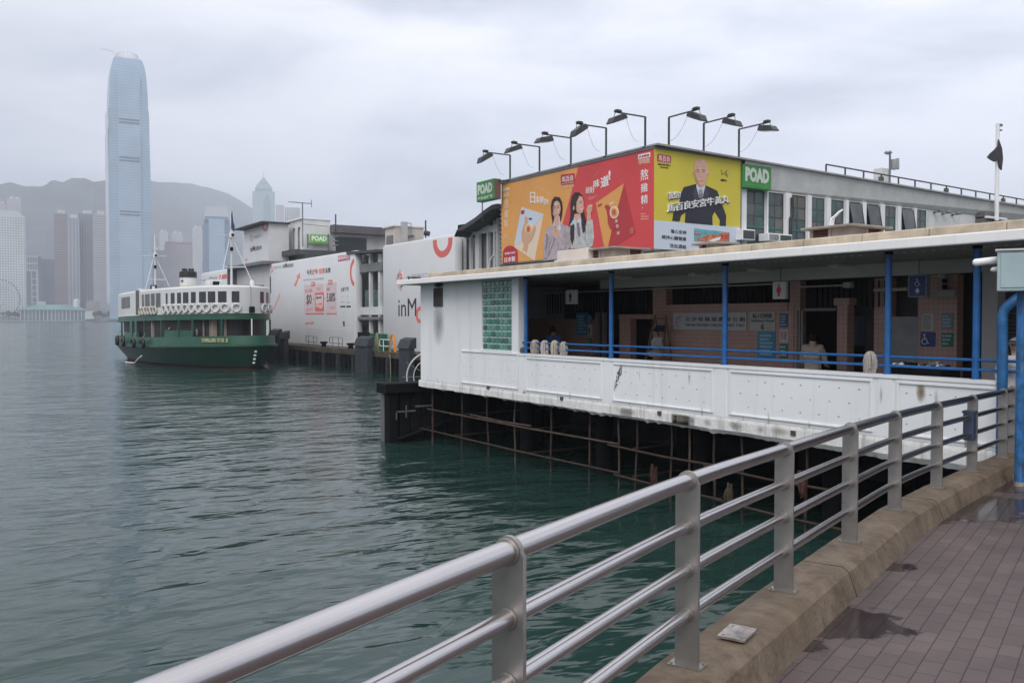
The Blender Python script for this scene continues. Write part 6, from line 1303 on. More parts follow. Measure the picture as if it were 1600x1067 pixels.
mp_ = empty('thin_mast', at(665.5, 370, 90), 'thin black mast at the right end of the cream stair head', 'mast'); mb = MB(); mb.tube([at(665.5, 372, 90), at(665.5, 345, 90)], .08, None, 6); mb.build('pole', lampg, mp_); mb = MB(); mb.tube([at(663, 364, 90), at(672, 366, 90)], .25, None, 6); mb.build('mast_foot', lampg, mp_)
# ================================================================== PEOPLE
def skin_mesh(verts, edges, radii, mat, name, parent, sub=2, root=0):
    me = bpy.data.meshes.new(name); me.from_pydata(verts, edges, []); o = bpy.data.objects.new(name, me); COL.objects.link(o)
    md = o.modifiers.new('s', 'SKIN'); md.use_smooth_shade = True
    for i, r in enumerate(radii):
        r = r if isinstance(r, tuple) else (r, r); me.skin_vertices[0].data[i].radius = r
    me.skin_vertices[0].data[root].use_root = True
    m2 = o.modifiers.new('d', 'SUBSURF'); m2.levels = sub; m2.render_levels = sub
    bpy.context.view_layer.update()
    nm = bpy.data.meshes.new_from_object(o.evaluated_get(bpy.context.evaluated_depsgraph_get()))
    bpy.data.objects.remove(o); nm.materials.clear(); nm.materials.append(mat); nm.name = name
    for p in nm.polygons: p.use_smooth = True; p.material_index = 0
    o = bpy.data.objects.new(name, nm); COL.objects.link(o); o.parent = parent; return o
skinm = M('skin', (.45, .27, .20), .55, var=.05)
def person(loc, rz, label, H, top, legs, hair, arms=((.20, .02, 1.12), (.10, .22, 1.15)), hood=False, cap=None, long_hair=False, lean=0.0):
    r = empty('person', loc, label, 'person', None, rz); k = H / 1.72
    (ex, ey, ez), (wx, wy, wz) = arms
    V = [(0, 0, .95), (0, 0, 1.12), (0, lean * .5, 1.30), (0, lean * .8, 1.46), (0, lean + .01, 1.55), (0, lean + .015, 1.64)]
    E_ = [(0, 1), (1, 2), (2, 3), (3, 4), (4, 5)]; Rr = [(.15, .11), (.135, .10), (.16, .11), .052, (.068, .085), (.07, .082)]
    for s in (-1, 1):
        b = len(V); V += [(s * .175, lean * .6, 1.40), (s * ex, ey, ez), (s * wx, wy, wz), (s * wx * .95, wy + .07, wz - .01)]; E_ += [(2, b), (b, b + 1), (b + 1, b + 2), (b + 2, b + 3)]; Rr += [.058, .042, .028, (.038, .018)]
        for f in range(4):
            q = len(V); V += [(s * (wx * .95 + (f - 1.5) * .020), wy + .115, wz - .01), (s * (wx * .95 + (f - 1.5) * .022), wy + .145 + .008 * (f in (1, 2)), wz - .03), (s * (wx * .95 + (f - 1.5) * .022), wy + .16, wz - .055)]; E_ += [(b + 3, q), (q, q + 1), (q + 1, q + 2)]; Rr += [.009, .008, .007]
        q = len(V); V += [(s * (wx * .95 - .045), wy + .06, wz - .015), (s * (wx * .95 - .055), wy + .10, wz - .03)]; E_ += [(b + 3, q), (q, q + 1)]; Rr += [.011, .009]
        b = len(V); V += [(s * .09, 0, .88), (s * .10, .015, .50), (s * .10, -.02, .09), (s * .105, .12, .035)]; E_ += [(0, b), (b, b + 1), (b + 1, b + 2), (b + 2, b + 3)]; Rr += [.09, .06, .042, (.04, .03)]
    q = len(V); V += [(0, lean + .105, 1.58)]; E_ += [(4, q)]; Rr += [.014]
    for s in (-1, 1): q = len(V); V += [(s * .078, lean + .005, 1.585)]; E_ += [(4, q)]; Rr += [.016]
    sc_ = lambda vs: [tuple(c * k for c in v) for v in vs]
    rr = lambda rs: [tuple(c * k for c in x) if isinstance(x, tuple) else x * k for x in rs]
    skin_mesh(sc_(V), E_, rr(Rr), skinm, 'body', r)
    # face marks
    mb = MB()
    for s in (-1, 1): mb.lathe([(.001, -.012), (.011, -.004), (.011, .004), (.001, .012)], (s * .03 * k, (lean + .092) * k, 1.60 * k), black, 8, 1)
    mb.tube([Vector((-.025, lean + .094, 1.535)) * k, Vector((0, lean + .10, 1.532)) * k, Vector((.025, lean + .094, 1.535)) * k], .005 * k, M('lips', (.35, .12, .1), .5), 5); mb.build('face_features', None, r, local=True)
    V = [(0, 0, .90), (0, 0, 1.02), (0, 0, 1.14), (0, lean * .5, 1.30), (0, lean * .75, 1.42)]; E_ = [(0, 1), (1, 2), (2, 3), (3, 4)]; Rr = [(.215, .165), (.185, .14), (.175, .13), (.19, .135), (.09, .08)]
    for s in (-1, 1): b = len(V); V += [(s * .18, lean * .6, 1.395), (s * ex, ey, ez), (s * (wx * .9 + ex * .1), wy * .9 + ey * .1, wz * .9 + ez * .1)]; E_ += [(3, b), (b, b + 1)] + ([(b + 1, b + 2)] if hood else [(b + 1, b + 2)]); Rr += [.078, .064, .05]
    if hood: b = len(V); V += [(0, lean - .10, 1.44)]; E_ += [(4, b)]; Rr += [(.11, .07)]
    skin_mesh(sc_(V), E_, rr(Rr), top, 'jacket' if hood else 'shirt', r, root=1)
    V = [(0, 0, .95)]; E_ = []; Rr = [(.165, .125)]
    for s in (-1, 1): b = len(V); V += [(s * .09, 0, .84), (s * .10, .015, .50), (s * .10, -.015, .12)]; E_ += [(0, b), (b, b + 1), (b + 1, b + 2)]; Rr += [.10, .078, .065]
    skin_mesh(sc_(V), E_, rr(Rr), legs, 'trousers', r)
    mb = MB()
    for s in (-1, 1): mb.bev((s * .10 - .05) * k, (s * .10 + .05) * k, -.09 * k, .18 * k, 0, .08 * k, black, None, .02)
    mb.build('shoes', None, r, local=True)
    mb = MB(); vs = []; fs = []; n, m = 16, 8
    for i in range(n):
        for j in range(m + 1):
            a = 2 * pi * i / n; t = pi * .5 * j / m * (1.42 if sin(a) < .25 else .62); rad = sin(t)
            vs.append(Vector((.098 * rad * cos(a), lean + .0 + .112 * rad * sin(a), 1.60 + .115 * cos(t))) * k * 1.0)
    for i in range(n):
        for j in range(m): i2 = (i + 1) % n; fs.append((i * (m + 1) + j, i * (m + 1) + j + 1, i2 * (m + 1) + j + 1, i2 * (m + 1) + j))
    mb.add([v + noise.noise_vector(v * 25) * .006 for v in vs], fs, cap or hair, True)
    if cap: mb.lathe([(.06, 0), (.11, .005), (.06, .012)], Vector((0, lean + .12, 1.63)) * k, cap, 14)
    mb.build('cap' if cap else 'hair', None, r, local=True)
    if cap:
        mb = MB(); mb.lathe([(.085, -.10), (.10, -.03), (.10, .0)], Vector((0, lean - .02, 1.60)) * k, hair, 14); mb.build('hair', None, r, local=True)
    return r
hair = M('hair_black', (.007, .006, .006), .75, var=.2, spec=.15)
q = onX(1270, 560, 15.35)
person((q.x, q.y, FZ), R(-72), 'person in a beige hooded jacket seen from behind, walking to the dark doorway', 1.70, M('jacket_beige', (.36, .31, .26), .9, var=.15, scale=14, bump=.3), M('trousers_dark', (.05, .03, .04), .9), hair, arms=((.24, .04, 1.14), (.20, .20, 1.02)), hood=True)
q = onX(862, 540, 15.3)
person((q.x, q.y, FZ - .02), R(-60), 'person in a denim blue shirt bent behind the row of four mops', 1.80, M('shirt_denim', (.08, .16, .34), .9, var=.15, scale=14), M('trousers_navy', (.02, .02, .035), .9), hair, arms=((.24, .1, 1.15), (.15, .3, 1.0)), lean=.10)
q = at(1587, 560, 13.3)
person((q.x, q.y, FZ), R(110), 'person in white printed t-shirt and grey cap standing at the far right edge', 1.70, M('tshirt_white', (.50, .50, .53), .85, var=.25, scale=9), M('trousers_black', (.02, .02, .02), .9), hair, arms=((.22, .02, 1.15), (.18, .2, 1.05)), cap=M('cap_grey', (.22, .26, .28), .8))
mb = MB(); q = at(1579, 552, 13.05); mb.bev(-.02, .02, -.16, .16, -.35, .25, M('bag_dark', (.02, .02, .025), .8), Matrix.Translation(q + Vector((.1, 0, -.2))) @ Matrix.Rotation(R(20), 4, 'Z'), .01)
# ================================================================== FERRY
FC = Vector((20.45, 86.6, 0)); FA = math.atan2(-.997, .074)
fer = empty('ferry', FC, 'green and white double ended ferry berthed at the pier, with cream black-topped funnel', 'ferry', None, FA)
FT = Matrix.Translation(FC) @ Matrix.Rotation(FA, 4, 'Z')
def tr(v): return Vector((v[0], v[1], v[2] + .012 * v[0]))
def fbuild(mb, name, mat=None, parent=None, each=False):
    mb.v = [tr(v) for v in mb.v]
    if each: return mb.each(name, mat, parent or fer, local=True)
    return mb.build(name, mat, parent or fer, local=True)
fgreen = M('ferry_green', (.014, .082, .05), .4, var=.2, scale=.6, streak=.35, dirt=(.03, .07, .05)); fdark = M('hull_green', (.007, .040, .028), .4, var=.25, scale=.6); boot = M('boot_red', (.12, .02, .02), .6, var=.3); fwhite = M('ferry_white', (.60, .61, .62), .45, var=.05, scale=.5, streak=.25, dirt=(.45, .42, .38))
def outline(a, b, e, n=72, ex=.5):
    pts = []
    for i in range(n):
        t = 2 * pi * i / n; c, s = cos(t), sin(t)
        pts.append((a * (abs(c) ** (2 / e)) * (1 if c >= 0 else -1), b * (abs(s) ** (2 / e)) * (1 if s >= 0 else -1)))
    return pts
def loft(levels, mats, n=72):
    mb = MB(); L = []
    for a, b, e, z, sh in levels: L.append([Vector((x, y, z + sh * (x / a) ** 2)) for x, y in outline(a, b, e, n)])
    for k in range(len(L) - 1):
        vs = L[k] + L[k + 1]; mb.add(vs, [(i, (i + 1) % n, n + (i + 1) % n, n + i) for i in range(n)], mats[k], True)
    return mb, L
lv = [(15.4, 3.4, 1.6, -1.0, 0), (16.0, 4.2, 1.65, 0, 0), (16.15, 4.4, 1.7, .16, 0), (16.8, 4.95, 2.0, 1.40, .1), (16.85, 5.0, 2.0, 1.55, .12)]
mb, L = loft(lv, [boot, boot, fdark, fdark]); 
for v in mb.v:
    if abs(v.z - .16) < .001: v.z = max(.02, .22 - .022 * v.x)
mb.add(L[-1], [list(range(72))], fdark); fbuild(mb, 'hull')
mb, L = loft([(16.85, 5.0, 2.0, 1.50, .12), (17.02, 5.18, 2.0, 1.52, .12), (17.02, 5.18, 2.0, 1.68, .12), (16.85, 5.0, 2.0, 1.70, .12)], [fgreen] * 3); fbuild(mb, 'rubbing_strake')
mb, L = loft([(16.82, 4.98, 2.0, 1.69, .12), (16.7, 4.93, 2.0, 2.35, .14), (16.55, 4.80, 2.0, 2.36, .14), (16.6, 4.83, 2.0, 1.62, .12)], [fgreen] * 3); fbuild(mb, 'bulwark')
mb = MB(); pts = outline(16.5, 4.78, 2.0); mb.prism([(x, y, 1.60) for x, y in pts], (0, 0, .05)); fbuild(mb, 'main_deck', M('deck_dim', (.05, .05, .05), .8))
UA, UB, UE = 14.7, 4.85, 2.25
mb, L = loft([(UA - .1, UB - .1, UE, 3.80, 0), (UA, UB, UE, 3.80, 0), (UA, UB, UE, 4.28, 0)], [fgreen] * 2); fbuild(mb, 'deck_band')
mb = MB(); mb.prism([(x, y, 3.82) for x, y in outline(UA - .1, UB - .1, UE)], (0, 0, .1)); fbuild(mb, 'upper_deck_floor', dark)
mb, L = loft([(UA + .02, UB + .02, UE, 4.28, 0), (UA + .04, UB + .04, UE, 4.30, 0), (UA + .04, UB + .04, UE, 4.36, 0), (UA, UB, UE, 4.38, 0), (UA, UB, UE, 6.42, 0), (UA - .1, UB - .1, UE, 6.55, 0), (UA - .5, UB - .5, UE, 6.60, 0)], [fwhite] * 6, 96)
mb.add(L[-1], [list(range(96))], M('ferry_roof', (.45, .46, .47), .7)); fbuild(mb, 'superstructure')
mb = MB(); mb.prism([(x * .93, y * .92, 1.66) for x, y in outline(UA, UB, 2.2, 40)], (0, 0, 2.15)); fbuild(mb, 'cabin_core', M('cabin_dark', (.018, .017, .018), .6, var=.4))
mb = MB(); oc = [q_ for q_ in outline(UA - .35, UB - .35, UE, 96) if q_[0] > 7 and q_[1] > .2]; mb.prism([(x, y, 1.66) for x, y in oc] + [(7, .2, 1.66)], (0, 0, 2.15)); fbuild(mb, 'bow_dark_fill', MATS['cabin_dark'])  # dark block added so the gap at the bow reads as shaded interior
# outline lookup: pixel column -> point + outward normal on the visible side of the upper deck
OL = outline(UA, UB, UE, 720); tab = []
Mi = CM.inverted()
for i, (x, y) in enumerate(OL):
    wv = FT @ Vector((x, y, 5.2)); c = Mi @ wv; px = 800 - c.x / c.z * FPX
    x2, y2 = OL[(i + 1) % 720]; tx, ty = x2 - x, y2 - y; nx, ny = ty, -tx; l = sqrt(nx * nx + ny * ny); nv = Vector((nx / l, ny / l, 0)); wn = FT.to_3x3() @ nv
    vis = wn.dot(camo.location - wv) > 0
    if vis: tab.append((px, Vector((x, y, 0)), nv))
tab.sort(key=lambda q_: q_[0])
def lk(px):
    return min(tab, key=lambda q_: abs(q_[0] - px))
print('ferry px range', tab[0][0], tab[-1][0])
def fwin(a, b, z0, z1, m, name='window', th=.02, n=4):
    mb = MB(); P = [lk(a + (b - a) * k / n) for k in range(n + 1)]
    for (q0, q1) in zip(P, P[1:]):
        v = [q0[1] + q0[2] * th, q1[1] + q1[2] * th, q1[1] - q1[2] * .06, q0[1] - q0[2] * .06]
        mb.prism([Vector((p.x, p.y, z0)) for p in v], (0, 0, z1 - z0))
    return mb
fglass = M('ferry_glass', (.015, .016, .025), .12, var=.3, scale=1.0, spec=.7)
for a, b in ((362, 374.5), (341, 354), (325.5, 337), (311.5, 321.5), (299, 305.8), (286.5, 294), (276.5, 283), (267.5, 273), (259, 262.6), (416, 419.6), (421, 424)):
    mb = fwin(a - .35, b + .35, 5.13, 6.12, fwhite, th=.008); o = fbuild(mb, 'window_surround', fwhite); mb = fwin(a, b, 5.18, 6.08, fglass); fbuild(mb, 'window', fglass, o)
mb = fwin(407, 412, 5.15, 6.1, fglass); fbuild(mb, 'window', M('curtain_maroon', (.08, .012, .02), .5))
mb = fwin(222, 253, 4.95, 6.15, dark, n=10, th=.012); o = fbuild(mb, 'veranda_opening', M('veranda_dim', (.10, .11, .12), .4, var=.5, scale=.8))
mb = MB()
for px in (221, 227, 236, 244, 253): q0 = lk(px); p = q0[1] + q0[2] * .02; mb.box(p.x - .06, p.x + .06, p.y - .06, p.y + .06, 4.4, 6.2)
fbuild(mb, 'veranda_post', fwhite, None, True)
mb = fwin(190, 203, 5.05, 6.1, dark, n=4); fbuild(mb, 'stern_window', MATS['veranda_dim'])
mb = fwin(212.5, 217, 4.2, 6.55, dark, n=2, th=.03); fbuild(mb, 'ladder_recess', M('recess', (.10, .10, .10), .7))
# main deck posts, panels
mb = MB()
for px, col, w_ in ((300.5, 0, .09), (346, 0, .06), (205, 0, .4), (213, 0, .3), (252, 0, .07), (190, 0, .10), (225, 0, .05), (279, 0, .04), (412, 0, .05), (422, 0, .05)):
    q0 = lk(px); p = q0[1] * 1.0; mb.box(p.x - w_, p.x + w_, p.y - .06, p.y + .06, 2.2, 3.82)
fbuild(mb, 'deck_post', fgreen, None, True)
mb = MB()
for px, w_ in ((338, .18), (357, .08), (331, .06), (320, .05), (234, .12)): q0 = lk(px); p = q0[1] * .93; mb.box(p.x - w_, p.x + w_, p.y - w_, p.y + w_, 1.65, 3.82)
fbuild(mb, 'inner_column', M('col_cream', (.30, .25, .22), .6), None, True)
for a, b, zt in ((256, 300, 2.95), (193, 216, 2.8)): mb = fwin(a, b, 2.3, zt, fgreen, n=8, th=.0); fbuild(mb, 'side_panel', fgreen)
mb = MB(); q0 = lk(392.5); p = q0[1] + q0[2] * .1; mb.lathe([(.05, 2.4), (.05, 3.85)], (p.x, p.y, 0), None, 10); fbuild(mb, 'bow_staff', txt_white)
mb = MB(); mb.bev(p.x - .1, p.x + .25, p.y - .2, p.y + .2, 4.33, 4.85, None, None, .06); fbuild(mb, 'lantern_box', dark)
mb = MB(); mb.tube([(p.x - .05, p.y - .1, 6.6), (p.x + .12, p.y - .1, 6.2), (p.x + .12, p.y - .1, 4.85)], .025, None, 5); fbuild(mb, 'cable', grey_metal)
# name and draft marks
def hullpt(px, lvl_, z):
    a_, b_, e_ = lvl_; best = None
    for i in range(4400, 6000):
        x, y = OLH[lvl_][i]; v = FT @ Vector((x, y, z)); c = Mi @ v
        if y > 0.5 or x < 0: continue
        e2 = abs(800 - c.x / c.z * FPX - px)
        if best is None or e2 < best[0]: best = (e2, Vector((x, y, z)), i)
    return best[1]
LV = (16.8, 5.02, 2.0); OLH = {LV: outline(16.8, 5.02, 2.0, 6000)}
s_ = 'TWINKLING STAR 星'; mb = MB(); x0 = 316.0
wid_ = {'I': .5, ' ': .6, 'W': 1.2, '星': 1.5}
tot = sum(wid_.get(c, 1) for c in s_); x = 316.0
for c in s_:
    w2 = (357.5 - 316) * wid_.get(c, 1) / tot
    if c != ' ':
        A_, B_ = hullpt(x + .2, LV, 1.98), hullpt(x + w2 - .2, LV, 1.98); dv = (B_ - A_); nn = Vector((dv.y, -dv.x, 0)).normalized()
        A_ = A_ + nn * .0; B_ = B_ + nn * .0
        put_text(mb, c, A_, B_, A_ + Vector((0, 0, .30)), nn, .10, M('name_gold', (.42, .40, .22), .5), .02)
    x += w2
fbuild(mb, 'name_lettering')
mb = MB()
for z in (.25, .55, .85, 1.15): mb.box(16.0 + .40 * z, 16.22 + .45 * z, -.12, .06, z, z + .14)
fbuild(mb, 'draft_mark', txt_white)
# funnel, masts, roof gear
mb = MB(); mb.lathe([(.74, 6.5), (.74, 7.12), (.76, 7.13), (.76, 7.17)], (0, 0, 0), M('funnel_cream', (.62, .55, .38), .5), 28); mb.lathe([(.745, 7.17), (.745, 7.9)], (0, 0, 0), fwhite, 28)
mb.lathe([(.80, 7.9), (.78, 8.42), (.66, 8.5), (.66, 8.3), (.1, 8.3)], (0, 0, 0), black, 28)
for k in range(6): a = 2 * pi * k / 6; mb.tube([(.45 * cos(a), .45 * sin(a), 8.3), (.45 * cos(a), .45 * sin(a), 8.75)], .10, black, 7)
for a in (R(-125), R(-62)):
    c = Vector((.75 * cos(a), .75 * sin(a), 7.55)); n_ = Vector((cos(a), sin(a), 0)); u = Vector((-sin(a), cos(a), 0))
    mb.prism([c + n_ * .004 + (u * cos(t) + Vector((0, 0, 1)) * sin(t)) * (.20 if k % 2 == 0 else .08) for k, t in enumerate([2 * pi * j / 10 + pi / 2 for j in range(10)])], n_ * .012, navy)
fbuild(mb, 'funnel')
def mast(x, zt, zc, name, flag):
    mb = MB(); mb.lathe([(.10, 6.5), (.06, zt)], (x, 0, 0), None, 10)
    mb.tube([(x, -1.25, zc), (x, 1.25, zc)], .03, None, 6); mb.tube([(x + .75, -.9, 8.2), (x + .75, .9, 8.2)], .04, None, 6)
    for s in (-1, 1): mb.tube([(x, s * .15, zc - .3), (x + 1.3, s * 1.5, 6.5)], .035, None, 6)
    mb.lathe([(.05, zc - .25), (.22, zc - .2), (.22, zc + .25), (.05, zc + .3)], (x + .15, 0, 0), None, 10); o = fbuild(mb, 'mast', fwhite)
    mb = MB(); mb.lathe([(.14, zc - 1.3), (.14, zc - 1.0)], (x + .1, 0, 0), None, 8); mb.lathe([(.12, -.06), (.12, .06)], (x + .36, 0, zc), None, 10, 0); fbuild(mb, 'mast_lamp', dark, o, True)
    if flag: mb = MB(); mb.prism([(x + .02, -.05, zc + .6), (x + .3, .1, zc + .3), (x + .45, .12, zc + .75), (x + .3, .05, zc + 1.1), (x + .2, 0, zc + 2.0), (x + .02, -.02, zc + 1.6)], (0, .04, 0), M('flag_blue', (.03, .05, .13), .8, var=.5, scale=3)); fbuild(mb, 'flag', None, o)
mast(11.4, 13.0, 10.9, 'mast', True); mast(-10.7, 12.9, 10.7, 'mast', False)
mb = MB(); mb.bev(-4.6, -4.0, -2.2, -1.7, 6.5, 7.35, black, None, .04); mb.lathe([(.14, 6.5), (.14, 7.2)], (-3.4, -2.2, 0), fwhite, 10); mb.bev(-9.5, -6.9, -1.6, 1.6, 6.5, 6.75, grey_metal, None, .05); mb.bev(-6.7, -5.9, -1.5, -.6, 6.5, 6.95, fwhite, None, .08)
mb.bev(6.5, 7.6, -.6, .6, 6.55, 7.35, fwhite, None, .08); mb.bev(7.62, 7.8, -.3, .3, 6.7, 7.2, dark, None, .04); mb.lathe([(.2, 6.5), (.18, 7.0), (.1, 7.1)], (12.9, 1.2, 0), fwhite, 12); mb.lathe([(.35, 6.5), (.35, 7.4)], (-14.0, -.5, 0), fwhite, 12); mb.bev(-11.4, -10.9, -3.3, -2.2, 6.5, 6.7, dark, None, .03)
fbuild(mb, 'roof_gear')
# lifebuoys hang on the ferry
rw = M('buoy_white', (.60, .60, .60), .6, var=.08); rcream = M('buoy_cream', (.52, .50, .42), .6, var=.08)
ords = ['first', 'second', 'third', 'fourth', 'fifth', 'sixth', 'seventh', 'eighth', 'ninth', 'tenth', 'eleventh', 'twelfth']
def buoy(px, label, m, grp, z=4.74, rad=.31, tr_=.085):
    q0 = lk(px); p = q0[1] + q0[2] * .12; wv = FT @ Vector((p.x, p.y, z + .012 * p.x)); wn = FT.to_3x3() @ q0[2]
    r = empty('lifebuoy', wv, label, 'lifebuoy', grp); mb = MB(); mb.torus(wv, rad, tr_, None, n=wn, seg=24, ring=8); mb.build('ring', m, r)
    mb = MB(); u = Vector((0, 0, 1)).cross(wn).normalized()
    for a in (R(45), R(135), R(225), R(315)): d = u * cos(a) + Vector((0, 0, 1)) * sin(a); mb.torus(wv + d * rad, tr_ + .006, .018, None, n=d.cross(wn), seg=10, ring=5)
    mb.build('strap', lg, r)
for k, px in enumerate((369.5, 352.5, 337.5, 324, 312.5, 301.8, 291.8, 282.5, 274, 266, 258.5)): buoy(px, ords[k] + " white lifebuoy from the bow along the ferry's white side", rw, "white lifebuoys along the ferry's side")
for k, px in enumerate((410.5, 418, 423)): buoy(px, ['white lifebuoy on the bow end nearest the lantern', 'white lifebuoy in the middle of the bow end three', 'white lifebuoy nearest the investing wrap'][k], rw, 'white lifebuoys round the bow end')
for k, px in enumerate((221, 225.5, 230, 234.5, 239, 243.5)): buoy(px, ords[k] + ' cream lifebuoy counted from the stern under the veranda opening', rcream, 'cream lifebuoys under the veranda', 4.68)
for k, (px, z) in enumerate(((190, 1.95), (199, 1.9), (215, 1.85), (229, 1.85))):
    q0 = lk(px); p = q0[1] + q0[2] * .42; wv = FT @ Vector((p.x, p.y, z)); wn = FT.to_3x3() @ q0[2]
    r = empty('tyre_fender', wv, ['black tyre fender on the ferry nearest the stern tip', 'second black tyre fender from the stern tip', 'third black tyre fender from the stern tip', 'black tyre fender on the ferry farthest from the stern tip'][k], 'fender', 'tyre fenders hung on the ferry side'); mb = MB(); mb.torus(wv, .34, .15, None, n=wn, seg=20, ring=8); mb.build('tyre', black, r)
    mb = MB(); mb.tube([wv + Vector((0, 0, .4)), wv - wn * .3 + Vector((0, 0, .95))], .03, None, 5); mb.build('hanging_rope', MATS['rope'], r)
for k, (px, lb, top_) in enumerate(((311.5, 'person in a pale top standing inside the ferry bulwark', M('top_pale', (.42, .40, .34), .8)), (262, 'person in dark clothes seated far inside the ferry', M('top_dim', (.03, .03, .035), .8)))):
    q0 = lk(px); p = q0[1] * (.9 if k == 0 else .95); wv = FT @ Vector((p.x, p.y, 1.66 + .012 * p.x)); person(wv, FA + R(-60), lb, 1.66, top_, MATS['trousers_black'], hair)
# wash at the stern
mb = MB(); q = onZ(215, 566, .05)
tag(MB().tube([onZ(196, 566, .06), onZ(210, 567, .12), onZ(216, 560, .7), onZ(221, 556, .95)], .05, None, 6).build('discharge_jet', txt_white), 'white cooling water jet spilling from the ferry stern', 'water jet')
# ================================================================== CITY ACROSS THE HARBOUR
def facade(name, wall, glass, fh=3.8, bw=3.2, wf=.5, hf=.55, vert=False, rough=.5):
    m = bpy.data.materials.new(name); m.use_nodes = True; t = m.node_tree; b = t.nodes['Principled BSDF']; b.inputs['Roughness'].default_value = rough
    tc = t.nodes.new('ShaderNodeTexCoord'); sp = t.nodes.new('ShaderNodeSeparateXYZ'); t.links.new(tc.outputs['Object'], sp.inputs[0])
    def mth(op, a, bb=None):
        k = t.nodes.new('ShaderNodeMath'); k.operation = op
        for i, v in enumerate((a, bb)):
            if v is None: continue
            if isinstance(v, (int, float)): k.inputs[i].default_value = v
            else: t.links.new(v, k.inputs[i])
        return k.outputs[0]
    u = mth('ADD', sp.outputs['X'], sp.outputs['Y'])
    fz = mth('FRACT', mth('DIVIDE', mth('ADD', sp.outputs['Z'], 900.0), fh)); fx = mth('FRACT', mth('DIVIDE', mth('ADD', u, 900.0), bw))
    mz = mth('LESS_THAN', fz, hf); mx_ = mth('LESS_THAN', fx, wf)
    msk = mx_ if vert else mth('MULTIPLY', mz, mx_) if wf < 1 else mz
    nz = t.nodes.new('ShaderNodeTexNoise'); nz.inputs['Scale'].default_value = .03; t.links.new(tc.outputs['Object'], nz.inputs['Vector'])
    mr = t.nodes.new('ShaderNodeMapRange'); t.links.new(nz.outputs[0], mr.inputs[0]); mr.inputs[3].default_value = .75; mr.inputs[4].default_value = 1.25
    mx = t.nodes.new('ShaderNodeMix'); mx.data_type = 'RGBA'; t.links.new(msk, mx.inputs[0]); mx.inputs[6].default_value = (*wall, 1); mx.inputs[7].default_value = (*glass, 1)
    sc2 = t.nodes.new('ShaderNodeVectorMath'); sc2.operation = 'SCALE'; t.links.new(mx.outputs[2], sc2.inputs[0]); t.links.new(mr.outputs[0], sc2.inputs['Scale']); t.links.new(sc2.outputs[0], b.inputs['Base Color'])
    return m
def far_T(px, d, turn=0):
    beta = -math.degrees(math.atan((px - 800) / FPX)); p = c2w((px - 800) / FPX * d, d, 4.0)
    return p, R(-YAW + beta + turn)
def tower(name, cat_, label, px0, px1, ytop, d, mat, depth=None, turn=0, levels=None, extras=None, group=None, zb=0.0):
    """box tower between two pixel columns at depth d; levels: list of (height fraction, scale)"""
    pc = (px0 + px1) / 2; p, rz = far_T(pc, d, turn); k = d / FPX / cos(math.atan((pc - 800) / FPX)) ; W = (px1 - px0) * k * cos(math.atan((pc - 800) / FPX)) ** 2; H = (498.5 - ytop) / FPX * d
    D = depth or W; r = empty(name, p, label, cat_, group, rz); mb = MB(); lv = levels or [(0, 1), (1, 1)]
    for (h0, s0), (h1, s1) in zip(lv, lv[1:]):
        if h1 == h0: continue
        a = [(-W / 2 * s0, 0 + D / 2 * (1 - s0)), (W / 2 * s0, D / 2 * (1 - s0)), (W / 2 * s0, D - D / 2 * (1 - s0)), (-W / 2 * s0, D - D / 2 * (1 - s0))]
        b = [(-W / 2 * s1, 0 + D / 2 * (1 - s1)), (W / 2 * s1, D / 2 * (1 - s1)), (W / 2 * s1, D - D / 2 * (1 - s1)), (-W / 2 * s1, D - D / 2 * (1 - s1))]
        vs = [(*q, h0 * H) for q in a] + [(*q, h1 * H) for q in b]
        mb.add(vs, [(0, 1, 5, 4), (1, 2, 6, 5), (2, 3, 7, 6), (3, 0, 4, 7), (4, 5, 6, 7)])
    mb.build('tower_body' if name != 'pier_hall' else 'hall_body', mat, r, local=True)
    return r, W, D, H
glassb_ = facade('glass_tower', (.25, .36, .48), (.33, .44, .55), 4.2, 3, 1.1, .5, rough=.3)
glassv = facade('glass_tower_bay', (.30, .41, .53), (.37, .48, .58), 4.2, 3, 1.1, .5, rough=.3)
pale_ = M('far_pale', (.55, .58, .60), .6, var=.05, scale=.02); fdark_ = M('far_dark', (.05, .06, .08), .6, var=.1, scale=.02)
# tallest tower
D2 = 1335; r, W, Dp, H = tower('glass_skyscraper', 'skyscraper', 'tallest pale blue glass skyscraper with a crown of white fins, top in the cloud', 172.5, 238.5, 92, D2, glassb_, None, 5,
    [(0, 1), (.10, 1), (.101, .99), (.61, .99), (.611, .975), (.734, .96), (.80, .95), (.801, .925), (.857, .905), (.91, .87), (.945, .835), (.97, .775), (.99, .70), (1, .65)])
mb = MB(); w2 = W * .27
for z0, z1, y in ((.02, .70, -.9), (.70, .80, .25), (.80, .93, 1.3)): mb.box(-w2, w2, y, y + 4, z0 * H, z1 * H)
mb.build('central_bay', glassv, r, local=True)
mb = MB()
for f in (.395, .60, .745): 
    for q in (0, .012): mb.box(-w2 * .9, w2 * .9, -1.1 if f < .7 else .0, 2, (f + q) * H, (f + q + .007) * H)
mb.build('plant_floor_band', M('band_grey', (.10, .14, .19), .5), r, local=True)
mb = MB(); mb.box(-W / 2 - .6, -W / 2 + .2, .5, Dp - .5, .06 * H, .72 * H); mb.box(-W / 2 + .3, -W / 2 + 1.0, .4, Dp, .72 * H, .80 * H); mb.build('pale_flank', M('flank', (.62, .65, .68), .5, var=.04, scale=.02), r, local=True)
mb = MB(); n = 44; a_ = W * .325; 
